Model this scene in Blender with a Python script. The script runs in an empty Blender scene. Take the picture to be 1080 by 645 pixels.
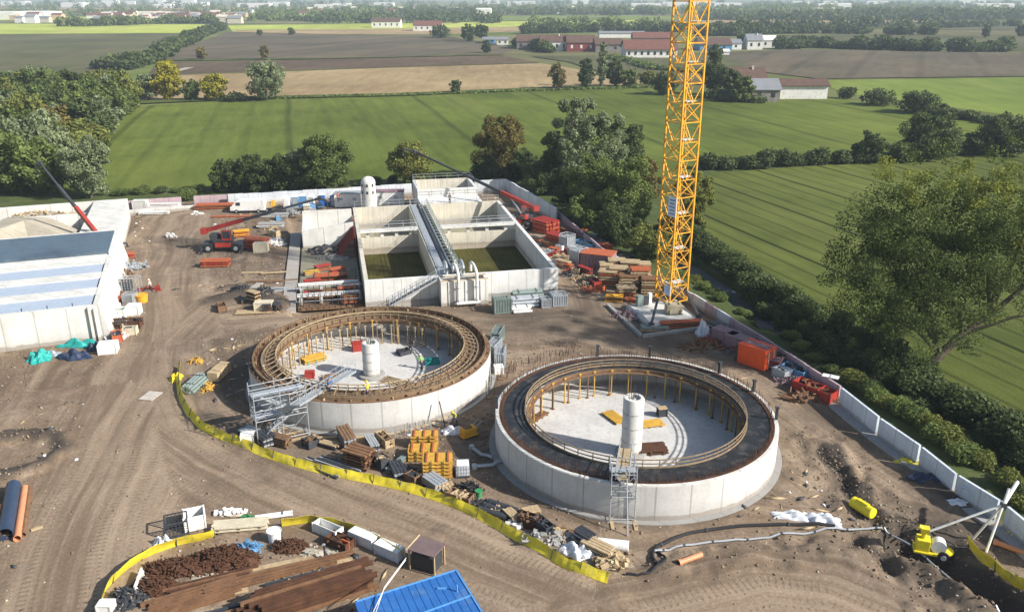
import bpy, math, random
import numpy as np
from mathutils import Vector, Matrix
R = math.radians
PI = math.pi
scene = bpy.context.scene
col = scene.collection

# ---------------------------------------------------------------- camera
CH = 38.0; FPX = 890.0
PITCH = math.atan(328.5 / FPX); cP, sP = math.cos(PITCH), math.sin(PITCH)
cam_d = bpy.data.cameras.new('camera'); cam = bpy.data.objects.new('camera', cam_d); col.objects.link(cam)
cam.location = (0, 0, CH); cam.rotation_euler = (PI / 2 - PITCH, 0, 0)
cam_d.sensor_width = 36; cam_d.lens = 36 * FPX / 1080
cam_d.clip_start = 0.5; cam_d.clip_end = 60000
scene.camera = cam

# ---------------------------------------------------------------- sky, sun, exposure
SUN = Vector((0.90, -0.36, 0.62)).normalized()
el = math.asin(SUN.z); az = math.atan2(SUN.x, SUN.y)
w = bpy.data.worlds.new('World'); scene.world = w; w.use_nodes = True
nt = w.node_tree; sky = nt.nodes.new('ShaderNodeTexSky'); sky.sky_type = 'NISHITA'; sky.sun_disc = False
sky.sun_elevation = el; sky.sun_rotation = az; sky.air_density = 1.2; sky.dust_density = 1.5
nt.links.new(sky.outputs[0], nt.nodes['Background'].inputs[0]); nt.nodes['Background'].inputs[1].default_value = 0.08
sl = bpy.data.lights.new('sun', 'SUN'); sl.energy = 4.7; sl.angle = R(0.9); sl.color = (1, 0.95, 0.87)
so = bpy.data.objects.new('sun', sl); col.objects.link(so)
so.rotation_euler = SUN.to_track_quat('Z', 'Y').to_euler(); so.location = (60, -40, 90)
scene.view_settings.view_transform = 'Standard'; scene.view_settings.look = 'None'
scene.view_settings.exposure = 0.75; scene.view_settings.gamma = 1
scene.view_settings.use_curve_mapping = False
scene.render.resolution_x = 1024; scene.render.resolution_y = 611
scene.render.engine = 'CYCLES'
scene.cycles.max_bounces = 5; scene.cycles.diffuse_bounces = 3; scene.cycles.volume_bounces = 0
scene.cycles.transparent_max_bounces = 6
HAZE = 0.00017

# ---------------------------------------------------------------- unprojection of photo pixels on a level plane
def G(px, py, z=0.0):
    u = (px - 540) / FPX; v = (py - 322.5) / FPX
    t = (CH - z) / (sP + v * cP)
    return (u * t, t * (cP - v * sP))
def V(px, py, z=0.0, dz=0.0):
    x, y = G(px, py, z); return Vector((x, y, z + dz))
def GY(px, py, y):            # a point on the vertical plane at distance y
    u = (px - 540) / FPX; v = (py - 322.5) / FPX
    t = y / (cP - v * sP)
    return Vector((u * t, y, CH - t * (sP + v * cP)))
def depth(px, py): return (CH) / (sP + (py - 322.5) / FPX * cP)

# ---------------------------------------------------------------- tagging
def tag(o, label=None, cat=None, group=None, kind=None):
    if label: o['label'] = label
    if cat: o['category'] = cat
    if group: o['group'] = group
    if kind: o['kind'] = kind
    return o
def thing(name, label, cat, loc=(0, 0, 0), rz=0.0, group=None):
    o = bpy.data.objects.new(name, None); o.empty_display_size = .3; col.objects.link(o)
    o.location = loc if len(loc) == 3 else (loc[0], loc[1], 0); o.rotation_euler = (0, 0, rz)
    return tag(o, label, cat, group)
KIDS = {}
def link(o, parent=None):
    col.objects.link(o)
    if parent is not None:
        o.parent = parent; KIDS.setdefault(parent.name, []).append(o)
    return o
def copy_tree(o, parent=None):
    c = o.copy(); col.objects.link(c)
    if parent is not None:
        c.parent = parent; KIDS.setdefault(parent.name, []).append(c)
    for ch in list(KIDS.get(o.name, [])): copy_tree(ch, c)
    return c
def dup(root, loc, rz=0, label=None, scale=None, group=None):
    c = copy_tree(root); c.location = loc if len(loc) == 3 else (loc[0], loc[1], 0); c.rotation_euler = (0, 0, rz)
    if label: c['label'] = label
    if group: c['group'] = group
    if scale: c.scale = scale if hasattr(scale, '__len__') else (scale,) * 3
    return c

# ---------------------------------------------------------------- mesh builder
class MB:
    def __init__(s): s.v = []; s.f = []
    def add(s, vs, fs):
        n = len(s.v); s.v += [tuple(p) for p in vs]; s.f += [tuple(n + i for i in q) for q in fs]; return s
    def box(s, c, d, rz=0, M=None):
        hx, hy, hz = d[0] / 2, d[1] / 2, d[2] / 2; ca, sa = math.cos(rz), math.sin(rz); vs = []
        for k in (-1, 1):
            for x, y in ((-1, -1), (1, -1), (1, 1), (-1, 1)):
                X, Y, Z = x * hx, y * hy, k * hz
                if M is not None: q = M @ Vector((X, Y, Z)); X, Y, Z = q
                else: X, Y = X * ca - Y * sa, X * sa + Y * ca
                vs.append((c[0] + X, c[1] + Y, c[2] + Z))
        return s.add(vs, [(3, 2, 1, 0), (4, 5, 6, 7), (0, 1, 5, 4), (1, 2, 6, 5), (2, 3, 7, 6), (3, 0, 4, 7)])
    def beam(s, p, q, w, h=None, up=(0, 0, 1)):
        p, q = Vector(p), Vector(q); h = h or w; d = (q - p)
        if d.length < 1e-6: return s
        d.normalize(); u = Vector(up); a = d.cross(u)
        if a.length < 1e-3: a = d.cross(Vector((1, 0, 0)))
        a.normalize(); b = a.cross(d).normalized(); vs = []
        for e in (p, q):
            for x, y in ((-1, -1), (1, -1), (1, 1), (-1, 1)): vs.append(e + a * x * w / 2 + b * y * h / 2)
        return s.add(vs, [(0, 1, 2, 3), (7, 6, 5, 4), (4, 5, 1, 0), (5, 6, 2, 1), (6, 7, 3, 2), (7, 4, 0, 3)])
    def tube(s, pts, r, n=8, caps=True, r2=None):
        pts = [Vector(p) for p in pts]; m = len(pts); rings = []; pa = None
        for i, p in enumerate(pts):
            d = (pts[min(i + 1, m - 1)] - pts[max(i - 1, 0)])
            d = d.normalized() if d.length > 1e-7 else Vector((0, 0, 1))
            if pa is None:
                a = d.cross(Vector((0, 0, 1)))
                if a.length < 1e-3: a = d.cross(Vector((1, 0, 0)))
            else: a = pa - d * pa.dot(d)
            a.normalize(); pa = a; b = d.cross(a)
            rr = r[i] if hasattr(r, '__len__') else (r + (r2 - r) * i / (m - 1) if r2 is not None else r)
            rings.append([p + (a * math.cos(2 * PI * k / n) + b * math.sin(2 * PI * k / n)) * rr for k in range(n)])
        vs = [x for g in rings for x in g]; fs = []
        for i in range(m - 1):
            for k in range(n):
                fs.append((i * n + k, i * n + (k + 1) % n, (i + 1) * n + (k + 1) % n, (i + 1) * n + k))
        if caps: fs += [tuple(range(n))[::-1], tuple((m - 1) * n + k for k in range(n))]
        return s.add(vs, fs)
    def ring(s, r0, r1, z0, z1, n=96, a0=0, a1=2 * PI, c=(0, 0)):
        full = abs(a1 - a0 - 2 * PI) < 1e-6; m = n if full else n + 1; vs = []
        for k in range(m):
            a = a0 + (a1 - a0) * k / n; ca, sa = math.cos(a), math.sin(a)
            for r, z in ((r0, z0), (r1, z0), (r1, z1), (r0, z1)): vs.append((c[0] + r * ca, c[1] + r * sa, z))
        fs = []
        for k in range(n):
            i = k * 4; j = ((k + 1) % m) * 4
            for q in range(4): fs.append((i + q, j + q, j + (q + 1) % 4, i + (q + 1) % 4))
        if not full: fs += [(0, 3, 2, 1), tuple((m - 1) * 4 + q for q in range(4))]
        return s.add(vs, fs)
    def lathe(s, prof, n=24, c=(0, 0, 0)):
        vs = []; fs = []
        for r, z in prof:
            for k in range(n):
                a = 2 * PI * k / n; vs.append((c[0] + r * math.cos(a), c[1] + r * math.sin(a), c[2] + z))
        for i in range(len(prof) - 1):
            for k in range(n): fs.append((i * n + k, i * n + (k + 1) % n, (i + 1) * n + (k + 1) % n, (i + 1) * n + k))
        fs += [tuple(range(n))[::-1], tuple((len(prof) - 1) * n + k for k in range(n))]
        return s.add(vs, fs)
    def prism(s, poly, z0, z1):
        n = len(poly); vs = [(x, y, z0) for x, y in poly] + [(x, y, z1) for x, y in poly]
        fs = [tuple(range(n))[::-1], tuple(range(n, 2 * n))] + [(i, (i + 1) % n, n + (i + 1) % n, n + i) for i in range(n)]
        return s.add(vs, fs)
    def build(s, name, m, parent=None, smooth=False, bevel=0):
        me = bpy.data.meshes.new(name); me.from_pydata(s.v, [], s.f); me.update()
        me.materials.append(m)
        if smooth:
            me.polygons.foreach_set('use_smooth', [True] * len(me.polygons))
            try: me.set_sharp_from_angle(angle=R(40))
            except Exception: pass
        o = link(bpy.data.objects.new(name, me), parent)
        if bevel:
            b = o.modifiers.new('b', 'BEVEL'); b.width = bevel; b.segments = 2; b.limit_method = 'ANGLE'
        return o

# ---------------------------------------------------------------- materials
def newmat(name):
    m = bpy.data.materials.new(name); m.use_nodes = True; n = m.node_tree
    return m, n, n.nodes['Principled BSDF']
def nd(n, t, **k):
    x = n.nodes.new(t)
    for a, b in k.items():
        if a.startswith('i_'): x.inputs[int(a[2:]) if a[2:].isdigit() else a[2:].replace('_', ' ')].default_value = b
        else: setattr(x, a, b)
    return x
def noise(n, vec, scale, detail=4, rough=.6, dist=0):
    x = nd(n, 'ShaderNodeTexNoise'); x.inputs['Scale'].default_value = scale; x.inputs['Detail'].default_value = detail
    x.inputs['Roughness'].default_value = rough; x.inputs['Distortion'].default_value = dist
    n.links.new(vec, x.inputs['Vector']); return x.outputs['Fac']
def ramp(n, fac, stops):
    x = nd(n, 'ShaderNodeValToRGB'); e = x.color_ramp.elements
    while len(e) < len(stops): e.new(.5)
    for q, (p, c) in zip(e, stops): q.position = p; q.color = (*c, 1) if len(c) == 3 else c
    n.links.new(fac, x.inputs[0]); return x.outputs[0]
def mixc(n, fac, a, b, mode='MIX'):
    x = nd(n, 'ShaderNodeMix', data_type='RGBA', blend_type=mode)
    for s_, v in ((0, fac), (6, a), (7, b)):
        if hasattr(v, 'links'): n.links.new(v, x.inputs[s_])
        else: x.inputs[s_].default_value = v if s_ == 0 else (*v, 1)
    return x.outputs[2]
def g3(v): return (v, v, v)
def coords(n, kind='Object'): return nd(n, 'ShaderNodeTexCoord').outputs[kind]
def mapping(n, vec, scale=(1, 1, 1), rot=(0, 0, 0)):
    x = nd(n, 'ShaderNodeMapping'); x.inputs['Scale'].default_value = scale; x.inputs['Rotation'].default_value = rot
    n.links.new(vec, x.inputs['Vector']); return x.outputs[0]
def bump(n, bs, h, strength=.4, dist=.05):
    b = nd(n, 'ShaderNodeBump'); b.inputs['Strength'].default_value = strength; b.inputs['Distance'].default_value = dist
    n.links.new(h, b.inputs['Height']); n.links.new(b.outputs[0], bs.inputs['Normal'])
MC = {}
def mat(name, c, rough=.7, metal=0, var=.25, scale=1.5, dirt=None, dscale=.7, bmp=.2, fine=12.0, spec=.3):
    """general worn surface: two scales of mottling plus optional dirt colour"""
    if name in MC: return MC[name]
    m, n, bs = newmat(name); v = coords(n)
    a = noise(n, v, scale, 5); b = noise(n, v, fine, 4)
    lo = tuple(max(0, x * (1 - var)) for x in c); hi = tuple(min(1, x * (1 + var * .6)) for x in c)
    cc = ramp(n, a, [(.3, lo), (.7, hi)])
    cc = mixc(n, .3, cc, ramp(n, b, [(.35, tuple(x * .6 for x in c)), (.65, hi)]))
    if dirt:
        d = noise(n, v, dscale, 6, .7, .4)
        cc = mixc(n, ramp(n, d, [(.5, g3(0)), (.68, g3(.8))]), cc, dirt)
    n.links.new(cc, bs.inputs['Base Color']); bs.inputs['Roughness'].default_value = rough; bs.inputs['Metallic'].default_value = metal
    bs.inputs['Specular IOR Level'].default_value = spec
    if bmp: bump(n, bs, b, bmp, .02)
    MC[name] = m; return m

def concrete(name, c, panel=0, stain=(.16, .14, .10), amt=.55, radial=False, pz=50):
    """cast concrete: board joints, vertical streaks of rain dirt, cloudy tone"""
    m, n, bs = newmat(name); v = coords(n)
    a = noise(n, v, .35, 6, .62); b = noise(n, v, 5, 5)
    cc = ramp(n, a, [(.3, tuple(x * .78 for x in c)), (.7, tuple(min(1, x * 1.12) for x in c))])
    st = noise(n, mapping(n, v, (2.2, 2.2, .16)), 1.0, 5, .7)
    cc = mixc(n, ramp(n, st, [(.52, g3(0)), (.78, g3(amt))]), cc, stain)
    cc = mixc(n, .18, cc, ramp(n, b, [(.35, tuple(x * .55 for x in c)), (.6, c)]))
    if panel:
        sep = nd(n, 'ShaderNodeSeparateXYZ'); n.links.new(v, sep.inputs[0])
        if radial:
            at = nd(n, 'ShaderNodeMath', operation='ARCTAN2'); n.links.new(sep.outputs[1], at.inputs[0]); n.links.new(sep.outputs[0], at.inputs[1])
            src = at.outputs[0]
        else:
            ad = nd(n, 'ShaderNodeMath', operation='ADD'); n.links.new(sep.outputs[0], ad.inputs[0]); n.links.new(sep.outputs[1], ad.inputs[1]); src = ad.outputs[0]
        k = nd(n, 'ShaderNodeMath', operation='MULTIPLY'); k.inputs[1].default_value = panel; n.links.new(src, k.inputs[0])
        fr = nd(n, 'ShaderNodeMath', operation='FRACT'); n.links.new(k.outputs[0], fr.inputs[0])
        ln = ramp(n, fr.outputs[0], [(0, g3(.75)), (.035, g3(0)), (.965, g3(0)), (1, g3(.75))])
        cc = mixc(n, ln, cc, tuple(x * .38 for x in c))
        kz = nd(n, 'ShaderNodeMath', operation='MULTIPLY'); kz.inputs[1].default_value = 1 / pz; n.links.new(sep.outputs[2], kz.inputs[0])
        fz = nd(n, 'ShaderNodeMath', operation='FRACT'); n.links.new(kz.outputs[0], fz.inputs[0])
        cc = mixc(n, ramp(n, fz.outputs[0], [(0, g3(.5)), (.03, g3(0))]), cc, tuple(x * .5 for x in c))
    if name in ('concrete_floor', 'concrete_grey', 'sandy_concrete', 'basin_floor_grey'): v = mapping(n, v, (1, 1, 0)); off_ = 5
    else: off_ = 0
    # mud splash along the foot
    sp = nd(n, 'ShaderNodeSeparateXYZ'); n.links.new(v, sp.inputs[0]); ms = nd(n, 'ShaderNodeMath', operation='MULTIPLY_ADD'); n.links.new(noise(n, v, .9, 5, .7), ms.inputs[0]); ms.inputs[1].default_value = -.8; n.links.new(sp.outputs[2], ms.inputs[2])
    cc = mixc(n, ramp(n, ms.outputs[0], [(0, g3(0 if off_ else .55)), (.12, g3(0))]), cc, (.20, .155, .11))
    n.links.new(cc, bs.inputs['Base Color']); bs.inputs['Roughness'].default_value = .85; bs.inputs['Specular IOR Level'].default_value = .25
    bump(n, bs, b, .25, .02); return m

CON = concrete('concrete_pale', (.69, .69, .67), .42, amt=.45)
CON_T = concrete('concrete_tank', (.60, .59, .57), 28 / (2 * PI), amt=.35, radial=True)
CON_B = concrete('concrete_basin_cream', (.60, .56, .47), .8, stain=(.12, .11, .09), amt=.6)
CON_W = concrete('concrete_white', (.66, .65, .61), .3, amt=.35)
CON_G = concrete('concrete_grey', (.40, .39, .37), .33, amt=.5)
CON_P = concrete('concrete_pale_blue', (.60, .63, .67), .33, amt=.3)
CON_M = concrete('concrete_mauve', (.46, .35, .38), .33, amt=.5)
FLOOR = concrete('concrete_floor', (.56, .55, .53), 0, stain=(.22, .19, .15), amt=.8)
YEL = mat('crane_yellow', (.76, .38, .03), .55, var=.28, scale=.6, dirt=(.30, .17, .06), dscale=1.1)
YEL2 = mat('signal_yellow', (.75, .62, .03), .5, var=.15)
NET = mat('netting_yellow', (.82, .67, .045), .7, var=.25, scale=.8, fine=14, dirt=(.35, .3, .10))
ORA = mat('orange_paint', (.46, .12, .05), .65, var=.4, dirt=(.2, .09, .05), dscale=1.5)
RED = mat('red_paint', (.36, .04, .03), .45, var=.2, dirt=(.2, .05, .04))
RUST = mat('rust', (.10, .045, .024), .85, var=.6, dirt=(.03, .02, .016), dscale=3)
RUST2 = mat('rust_orange', (.20, .105, .055), .8, var=.4, dirt=(.10, .055, .03), dscale=1.2)
STEEL = mat('galvanised_steel', (.42, .45, .48), .45, metal=.3, var=.2)
DARK = mat('black_rubber', (.022, .022, .025), .7, var=.3)
DKS = mat('dark_steel', (.06, .065, .075), .5, metal=.2, var=.3)
TIM = mat('timber', (.46, .35, .21), .8, var=.3, dirt=(.22, .15, .09), scale=3)
TIMD = mat('timber_dark', (.20, .12, .07), .85, var=.35, dirt=(.08, .05, .035), scale=3)
PLY = mat('timber_panel_yellow', (.62, .37, .06), .6, var=.3, dirt=(.3, .16, .06))
PLYO = mat('formwork_orange', (.68, .25, .07), .6, var=.35, dirt=(.35, .12, .05))
WHT = mat('white_paint', (.78, .78, .76), .5, var=.1, dirt=(.45, .42, .36))
PLAS = mat('white_plastic_sheet', (.72, .74, .78), .35, var=.2, bmp=.6, fine=3)
BLU = mat('blue_paint', (.03, .14, .42), .5, var=.22, dirt=(.10, .20, .38), dscale=.5)
BLUP = mat('blue_plastic', (.12, .28, .48), .5, var=.3)
TEAL = mat('teal_tarpaulin', (.03, .33, .30), .45, var=.3)
NAVY = mat('navy_tarpaulin', (.03, .045, .09), .5, var=.4)
GREN = mat('green_plastic', (.05, .26, .10), .5, var=.2)
SALM = mat('salmon_pipe', (.62, .27, .14), .5, var=.15)
PIPEB = mat('dark_blue_pipe', (.035, .055, .10), .4, var=.3)
MEMB = mat('black_membrane', (.022, .025, .03), .55, var=.5, dirt=(.10, .09, .08), dscale=1.2)
WIREG = mat('grey_green_wire', (.24, .30, .28), .5, metal=.2, var=.3)
GLASS = mat('dark_glass', (.03, .04, .05), .08, var=.1, bmp=0, spec=.6)
SKIN = mat('skin', (.45, .27, .19), .6, var=.1)
HIVI = mat('high_visibility_yellow', (.65, .72, .05), .6, var=.1)
DENIM = mat('dark_work_cloth', (.04, .05, .08), .8, var=.2)
SOILM = mat('rubble_soil', (.22, .18, .14), .95, var=.5, scale=2, dirt=(.10, .085, .07), bmp=.8, fine=6)
SAND = mat('pale_rubble', (.42, .38, .31), .95, var=.5, scale=2, bmp=.8, fine=6)
MAUVE = mat('mauve_board', (.26, .17, .19), .7, var=.3)

m_, n_, b_ = MC['netting_yellow'], MC['netting_yellow'].node_tree, MC['netting_yellow'].node_tree.nodes['Principled BSDF']
t_ = n_.nodes.new('ShaderNodeBsdfTransparent'); x_ = n_.nodes.new('ShaderNodeMixShader'); x_.inputs[0].default_value = .1
n_.links.new(b_.outputs[0], x_.inputs[1]); n_.links.new(t_.outputs[0], x_.inputs[2]); n_.links.new(x_.outputs[0], n_.nodes['Material Output'].inputs[0])
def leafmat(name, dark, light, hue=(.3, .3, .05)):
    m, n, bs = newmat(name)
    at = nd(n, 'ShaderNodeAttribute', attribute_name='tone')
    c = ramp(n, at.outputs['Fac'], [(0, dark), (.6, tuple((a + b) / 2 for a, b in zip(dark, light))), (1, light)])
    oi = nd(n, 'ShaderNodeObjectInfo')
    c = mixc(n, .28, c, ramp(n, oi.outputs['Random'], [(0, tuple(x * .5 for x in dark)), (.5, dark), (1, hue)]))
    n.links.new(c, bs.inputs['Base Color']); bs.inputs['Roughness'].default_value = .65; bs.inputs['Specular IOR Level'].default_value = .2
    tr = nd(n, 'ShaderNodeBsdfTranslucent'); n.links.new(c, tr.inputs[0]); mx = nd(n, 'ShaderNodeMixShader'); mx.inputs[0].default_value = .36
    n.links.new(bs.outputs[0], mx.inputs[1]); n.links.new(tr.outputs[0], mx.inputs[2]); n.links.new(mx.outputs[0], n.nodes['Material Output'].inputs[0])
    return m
LEAF = {'mid': leafmat('leaves_mid', (.08, .115, .032), (.24, .31, .09), (.16, .17, .04)),
        'dark': leafmat('leaves_dark', (.048, .072, .026), (.145, .19, .065), (.09, .10, .03)),
        'grey': leafmat('leaves_grey', (.13, .16, .08), (.38, .44, .24), (.15, .17, .08)),
        'yellow': leafmat('leaves_yellow', (.17, .16, .02), (.52, .48, .05), (.42, .36, .04)),
        'brown': leafmat('leaves_brown', (.10, .09, .028), (.30, .25, .08), (.2, .12, .03)),
        'olive': leafmat('leaves_olive', (.095, .11, .028), (.31, .34, .085), (.16, .14, .03))}
LEAF['feather'] = leafmat('leaves_feather', (.060, .088, .026), (.21, .26, .07), (.14, .16, .04)); LEAF['tips'] = leafmat('leaves_tips', (.16, .18, .035), (.42, .45, .09), (.3, .3, .05))
BARK = mat('bark', (.10, .08, .06), .9, var=.4)

# ---------------------------------------------------------------- fields and ground
def fieldmat(name, c1, c2, ang=0, stripe=0, samt=.4, sc=.03, c3=None, fine=.9, tram=0):
    m, n, bs = newmat(name); v = coords(n)
    rv = mapping(n, v, (1, 1, 1), (0, 0, R(ang)))
    st = mapping(n, rv, (1, .12, 1))
    cc = ramp(n, noise(n, v, sc, 6, .6), [(.36, tuple(x * .82 for x in c1)), (.5, tuple((a + b) / 2 for a, b in zip(c1, c2))), (.66, tuple(x * 1.12 for x in c2))])
    cc = mixc(n, ramp(n, noise(n, v, sc * 5, 5, .7), [(.5, g3(0)), (.66, g3(.45))]), cc, tuple(x * .7 for x in c1))
    if c3: cc = mixc(n, ramp(n, noise(n, st, sc * 3, 5, .65), [(.5, g3(0)), (.7, g3(.75))]), cc, c3)
    cc = mixc(n, .25, cc, ramp(n, noise(n, st, fine, 6, .7), [(.35, tuple(x * .55 for x in c1)), (.65, tuple(min(1, x * 1.35) for x in c2))]))
    if stripe:
        wv = nd(n, 'ShaderNodeTexWave', wave_type='BANDS', bands_direction='X'); wv.inputs['Scale'].default_value = stripe
        wv.inputs['Distortion'].default_value = .5; wv.inputs['Detail'].default_value = 1; wv.inputs['Detail Scale'].default_value = .1
        n.links.new(rv, wv.inputs['Vector'])
        cc = mixc(n, ramp(n, wv.outputs['Fac'], [(.0, g3(samt)), (.10, g3(0)), (1, g3(0))]), cc, tuple(x * .35 for x in c1))
        if tram:
            w2 = nd(n, 'ShaderNodeTexWave', wave_type='BANDS', bands_direction='X'); w2.inputs['Scale'].default_value = stripe / 4
            w2.inputs['Distortion'].default_value = .5; n.links.new(rv, w2.inputs['Vector'])
            cc = mixc(n, ramp(n, w2.outputs['Fac'], [(.0, g3(tram)), (.008, g3(0)), (1, g3(0))]), cc, tuple(x * .25 for x in c1))
    n.links.new(cc, bs.inputs['Base Color']); bs.inputs['Roughness'].default_value = .95; bs.inputs['Specular IOR Level'].default_value = .1
    bump(n, bs, noise(n, v, 2.5, 4), .5, .15); return m

FZ = [0.02]
def field(name, pts, m, world=False):
    z = FZ[0]; FZ[0] += .02
    P = pts if world else [G(*p) for p in pts]
    me = bpy.data.meshes.new(name); me.from_pydata([(x, y, z) for x, y in P], [], [tuple(range(len(P)))]); me.update()
    if me.polygons[0].normal.z < 0: me.flip_normals()
    me.materials.append(m); o = link(bpy.data.objects.new(name, me)); tag(o, kind='structure'); return o

X0, X1, Y0, Y1 = -130., 92., 30., 232.
# base sheet of farmland to the horizon (with the site grid let into it)
m, n, bs = newmat('farmland'); v = coords(n)
vo = nd(n, 'ShaderNodeTexVoronoi', feature='F1', distance='MANHATTAN'); vo.inputs['Scale'].default_value = .0032; n.links.new(mapping(n, v, (.6, 1, 1), (0, 0, R(12))), vo.inputs['Vector'])
sep = nd(n, 'ShaderNodeSeparateColor'); n.links.new(vo.outputs['Color'], sep.inputs[0])
cc = ramp(n, sep.outputs[0], [(0, (.10, .13, .045)), (.25, (.16, .22, .05)), (.45, (.12, .12, .06)), (.6, (.30, .24, .12)), (.75, (.15, .12, .08)), (1, (.22, .27, .07))])
cc = mixc(n, .5, cc, ramp(n, noise(n, v, .02, 6, .7), [(.35, (.05, .07, .03)), (.65, (.19, .19, .09))]))
n.links.new(cc, bs.inputs['Base Color']); bs.inputs['Roughness'].default_value = 1; bs.inputs['Specular IOR Level'].default_value = 0
FARM = m
L = 26000
me = bpy.data.meshes.new('ground')
me.from_pydata([(-L, -2000, -.03), (L, -2000, -.03), (L, Y0, -.03), (-L, Y0, -.03), (X0, Y0, -.03), (X1, Y0, -.03), (X0, Y1, -.03), (X1, Y1, -.03), (-L, Y1, -.03), (L, Y1, -.03), (-L, L, -.03), (L, L, -.03)], [],
               [(0, 1, 2, 5, 4, 3), (3, 4, 6, 8), (5, 2, 9, 7), (8, 6, 7, 9, 11, 10)]); me.update(); me.materials.append(FARM)
tag(link(bpy.data.objects.new('ground', me)), kind='structure')

# site grid: churned soil inside the perimeter, rough grass outside it, the ditch and the trenches cut into it
def pdist(X, Y, pts):
    """distance and signed side offset to a polyline"""
    best = np.full(X.shape, 1e9); sg = np.zeros(X.shape); al = np.zeros(X.shape); acc = 0
    for (ax, ay), (bx, by) in zip(pts[:-1], pts[1:]):
        dx, dy = bx - ax, by - ay; l2 = dx * dx + dy * dy; t = np.clip(((X - ax) * dx + (Y - ay) * dy) / l2, 0, 1)
        ex, ey = X - ax - t * dx, Y - ay - t * dy; d = np.hypot(ex, ey); k = d < best
        best[k] = d[k]; sg[k] = (np.sign(dx * ey - dy * ex) * d)[k]; al[k] = (acc + t * math.sqrt(l2))[k]; acc += math.sqrt(l2)
    return best, sg, al
rng = np.random.RandomState(3)
def vnoise(X, Y, sc, seed):
    r = np.random.RandomState(seed).rand(256, 256); x = X / sc + 1000; y = Y / sc + 1000
    i = np.floor(x).astype(int); j = np.floor(y).astype(int); fx = x - i; fy = y - j; fx = fx * fx * (3 - 2 * fx); fy = fy * fy * (3 - 2 * fy)
    g = lambda a, b: r[a % 256, b % 256]
    return (g(i, j) * (1 - fx) + g(i + 1, j) * fx) * (1 - fy) + (g(i, j + 1) * (1 - fx) + g(i + 1, j + 1) * fx) * fy - .5
def sstep(a, b, x): t = np.clip((x - a) / (b - a), 0, 1); return t * t * (3 - 2 * t)
step = .32
xs = np.arange(X0, X1 + .01, step); ys = np.arange(Y0, Y1 + .01, step); xs[-1] = X1; ys[-1] = Y1
GX, GYY = np.meshgrid(xs, ys); nx, ny = len(xs), len(ys)
SITE = [G(*p) for p in [(-500, 232), (0, 222), (115, 216), (520, 197), (540, 193), (590, 226), (640, 265), (740, 325), (885, 415), (1062, 548), (1200, 640)]]
SITE = [(-400, SITE[0][1])] + SITE + [(SITE[-1][0] + 5, -50), (-400, -50)]
def inside(X, Y, poly):
    c_ = np.zeros(X.shape, bool); n_ = len(poly)
    for i in range(n_):
        x1, y1 = poly[i]; x2, y2 = poly[(i + 1) % n_]
        k = ((y1 > Y) != (y2 > Y)) & (X < (x2 - x1) * (Y - y1) / ((y2 - y1) + 1e-12) + x1); c_ ^= k
    return c_
ins = inside(GX, GYY, SITE)
dS, _, _ = pdist(GX, GYY, SITE); site = np.where(ins, sstep(0, 1.2, dS), 0)
ROADS = [[(720, 700), (640, 640), (560, 605), (480, 572), (400, 545), (300, 508), (235, 480), (185, 440), (165, 400), (175, 360), (215, 325), (260, 315)],
         [(60, 700), (85, 600), (110, 520), (140, 450), (170, 390), (180, 340), (180, 290), (190, 250), (200, 228)],
         [(250, 330), (330, 325), (520, 345), (620, 340), (700, 368), (780, 395), (850, 440), (900, 480), (960, 520)],
         [(600, 640), (700, 620), (800, 600), (880, 610), (960, 640), (1040, 700)],
         [(640, 340), (620, 300), (590, 260), (560, 235)]]
rd = np.full(GX.shape, 1e9); rsg = np.zeros(GX.shape); ral = np.zeros(GX.shape)
for r_ in ROADS:
    d, sg, al = pdist(GX, GYY, [G(*p) for p in r_]); k = d < rd; rd[k] = d[k]; rsg[k] = sg[k]; ral[k] = al[k]
onroad = 1 - sstep(3.0, 8.0, rd)
Z = np.zeros(GX.shape)
wob = vnoise(GX, GYY, 9, 5) * 2.5
ruts = (np.sin((rsg + wob) * 2.6) * .5 + np.sin((rsg + wob * .6) * 5.7 + 1) * .35) * .09 * np.clip(vnoise(GX, GYY, 7, 9) * 2 + .5, 0, 1)
lump = vnoise(GX, GYY, 5, 1) * .22 + vnoise(GX, GYY, 1.9, 2) * .10 + vnoise(GX, GYY, .9, 4) * .08
Z += site * (onroad * (ruts * .8 + lump * .2) + (1 - onroad) * lump * 1.15)
damp_shade = np.zeros(GX.shape)  # wet soil, plus shade painted dark in the trench and lower right
def carve(pts, width, dep, soft=1.2, z=0, damp_shade_amt=0):
    global Z, damp_shade
    d, _, _ = pdist(GX, GYY, [G(*p) for p in pts]); d = d + vnoise(GX, GYY, 2.2, 11) * 1.1
    k = 1 - sstep(width / 2 - soft / 2, width / 2 + soft / 2, d); Z = Z + k * dep; damp_shade = np.maximum(damp_shade, k * damp_shade_amt)
    return k
# bank and trench at the right, spoil ridge, small hole
carve([(878, 472), (905, 508), (935, 545), (962, 570)], 1.6, .45, 1.6, damp_shade_amt=.2)
carve([(872, 478), (897, 512), (925, 545), (950, 572)], 2.2, -.35, 2.0, damp_shade_amt=1.15)
carve([(985, 560), (1010, 590), (1050, 620), (1100, 655)], 2.6, -.2, 2.0, damp_shade_amt=1.2)
carve([(958, 572), (985, 586), (1025, 608), (1100, 655)], 2.6, -1.8, 1.4, damp_shade_amt=1.2)  # trench shade is painted in together with the wet soil
carve([(985, 600), (1040, 640), (1090, 690)], 2.0, .55, 1.8, damp_shade_amt=.2)
carve([(905, 567), (930, 582), (940, 596)], 1.6, -.9, 1.2, damp_shade_amt=.7)
carve([(860, 585), (900, 590), (925, 612)], 2.2, .35, 2.0)
carve([(700, 600), (780, 592), (860, 580)], 1.4, .28, 1.5)
carve([(470, 560), (560, 600), (650, 625)], 1.1, .22, 1.2)
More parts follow.
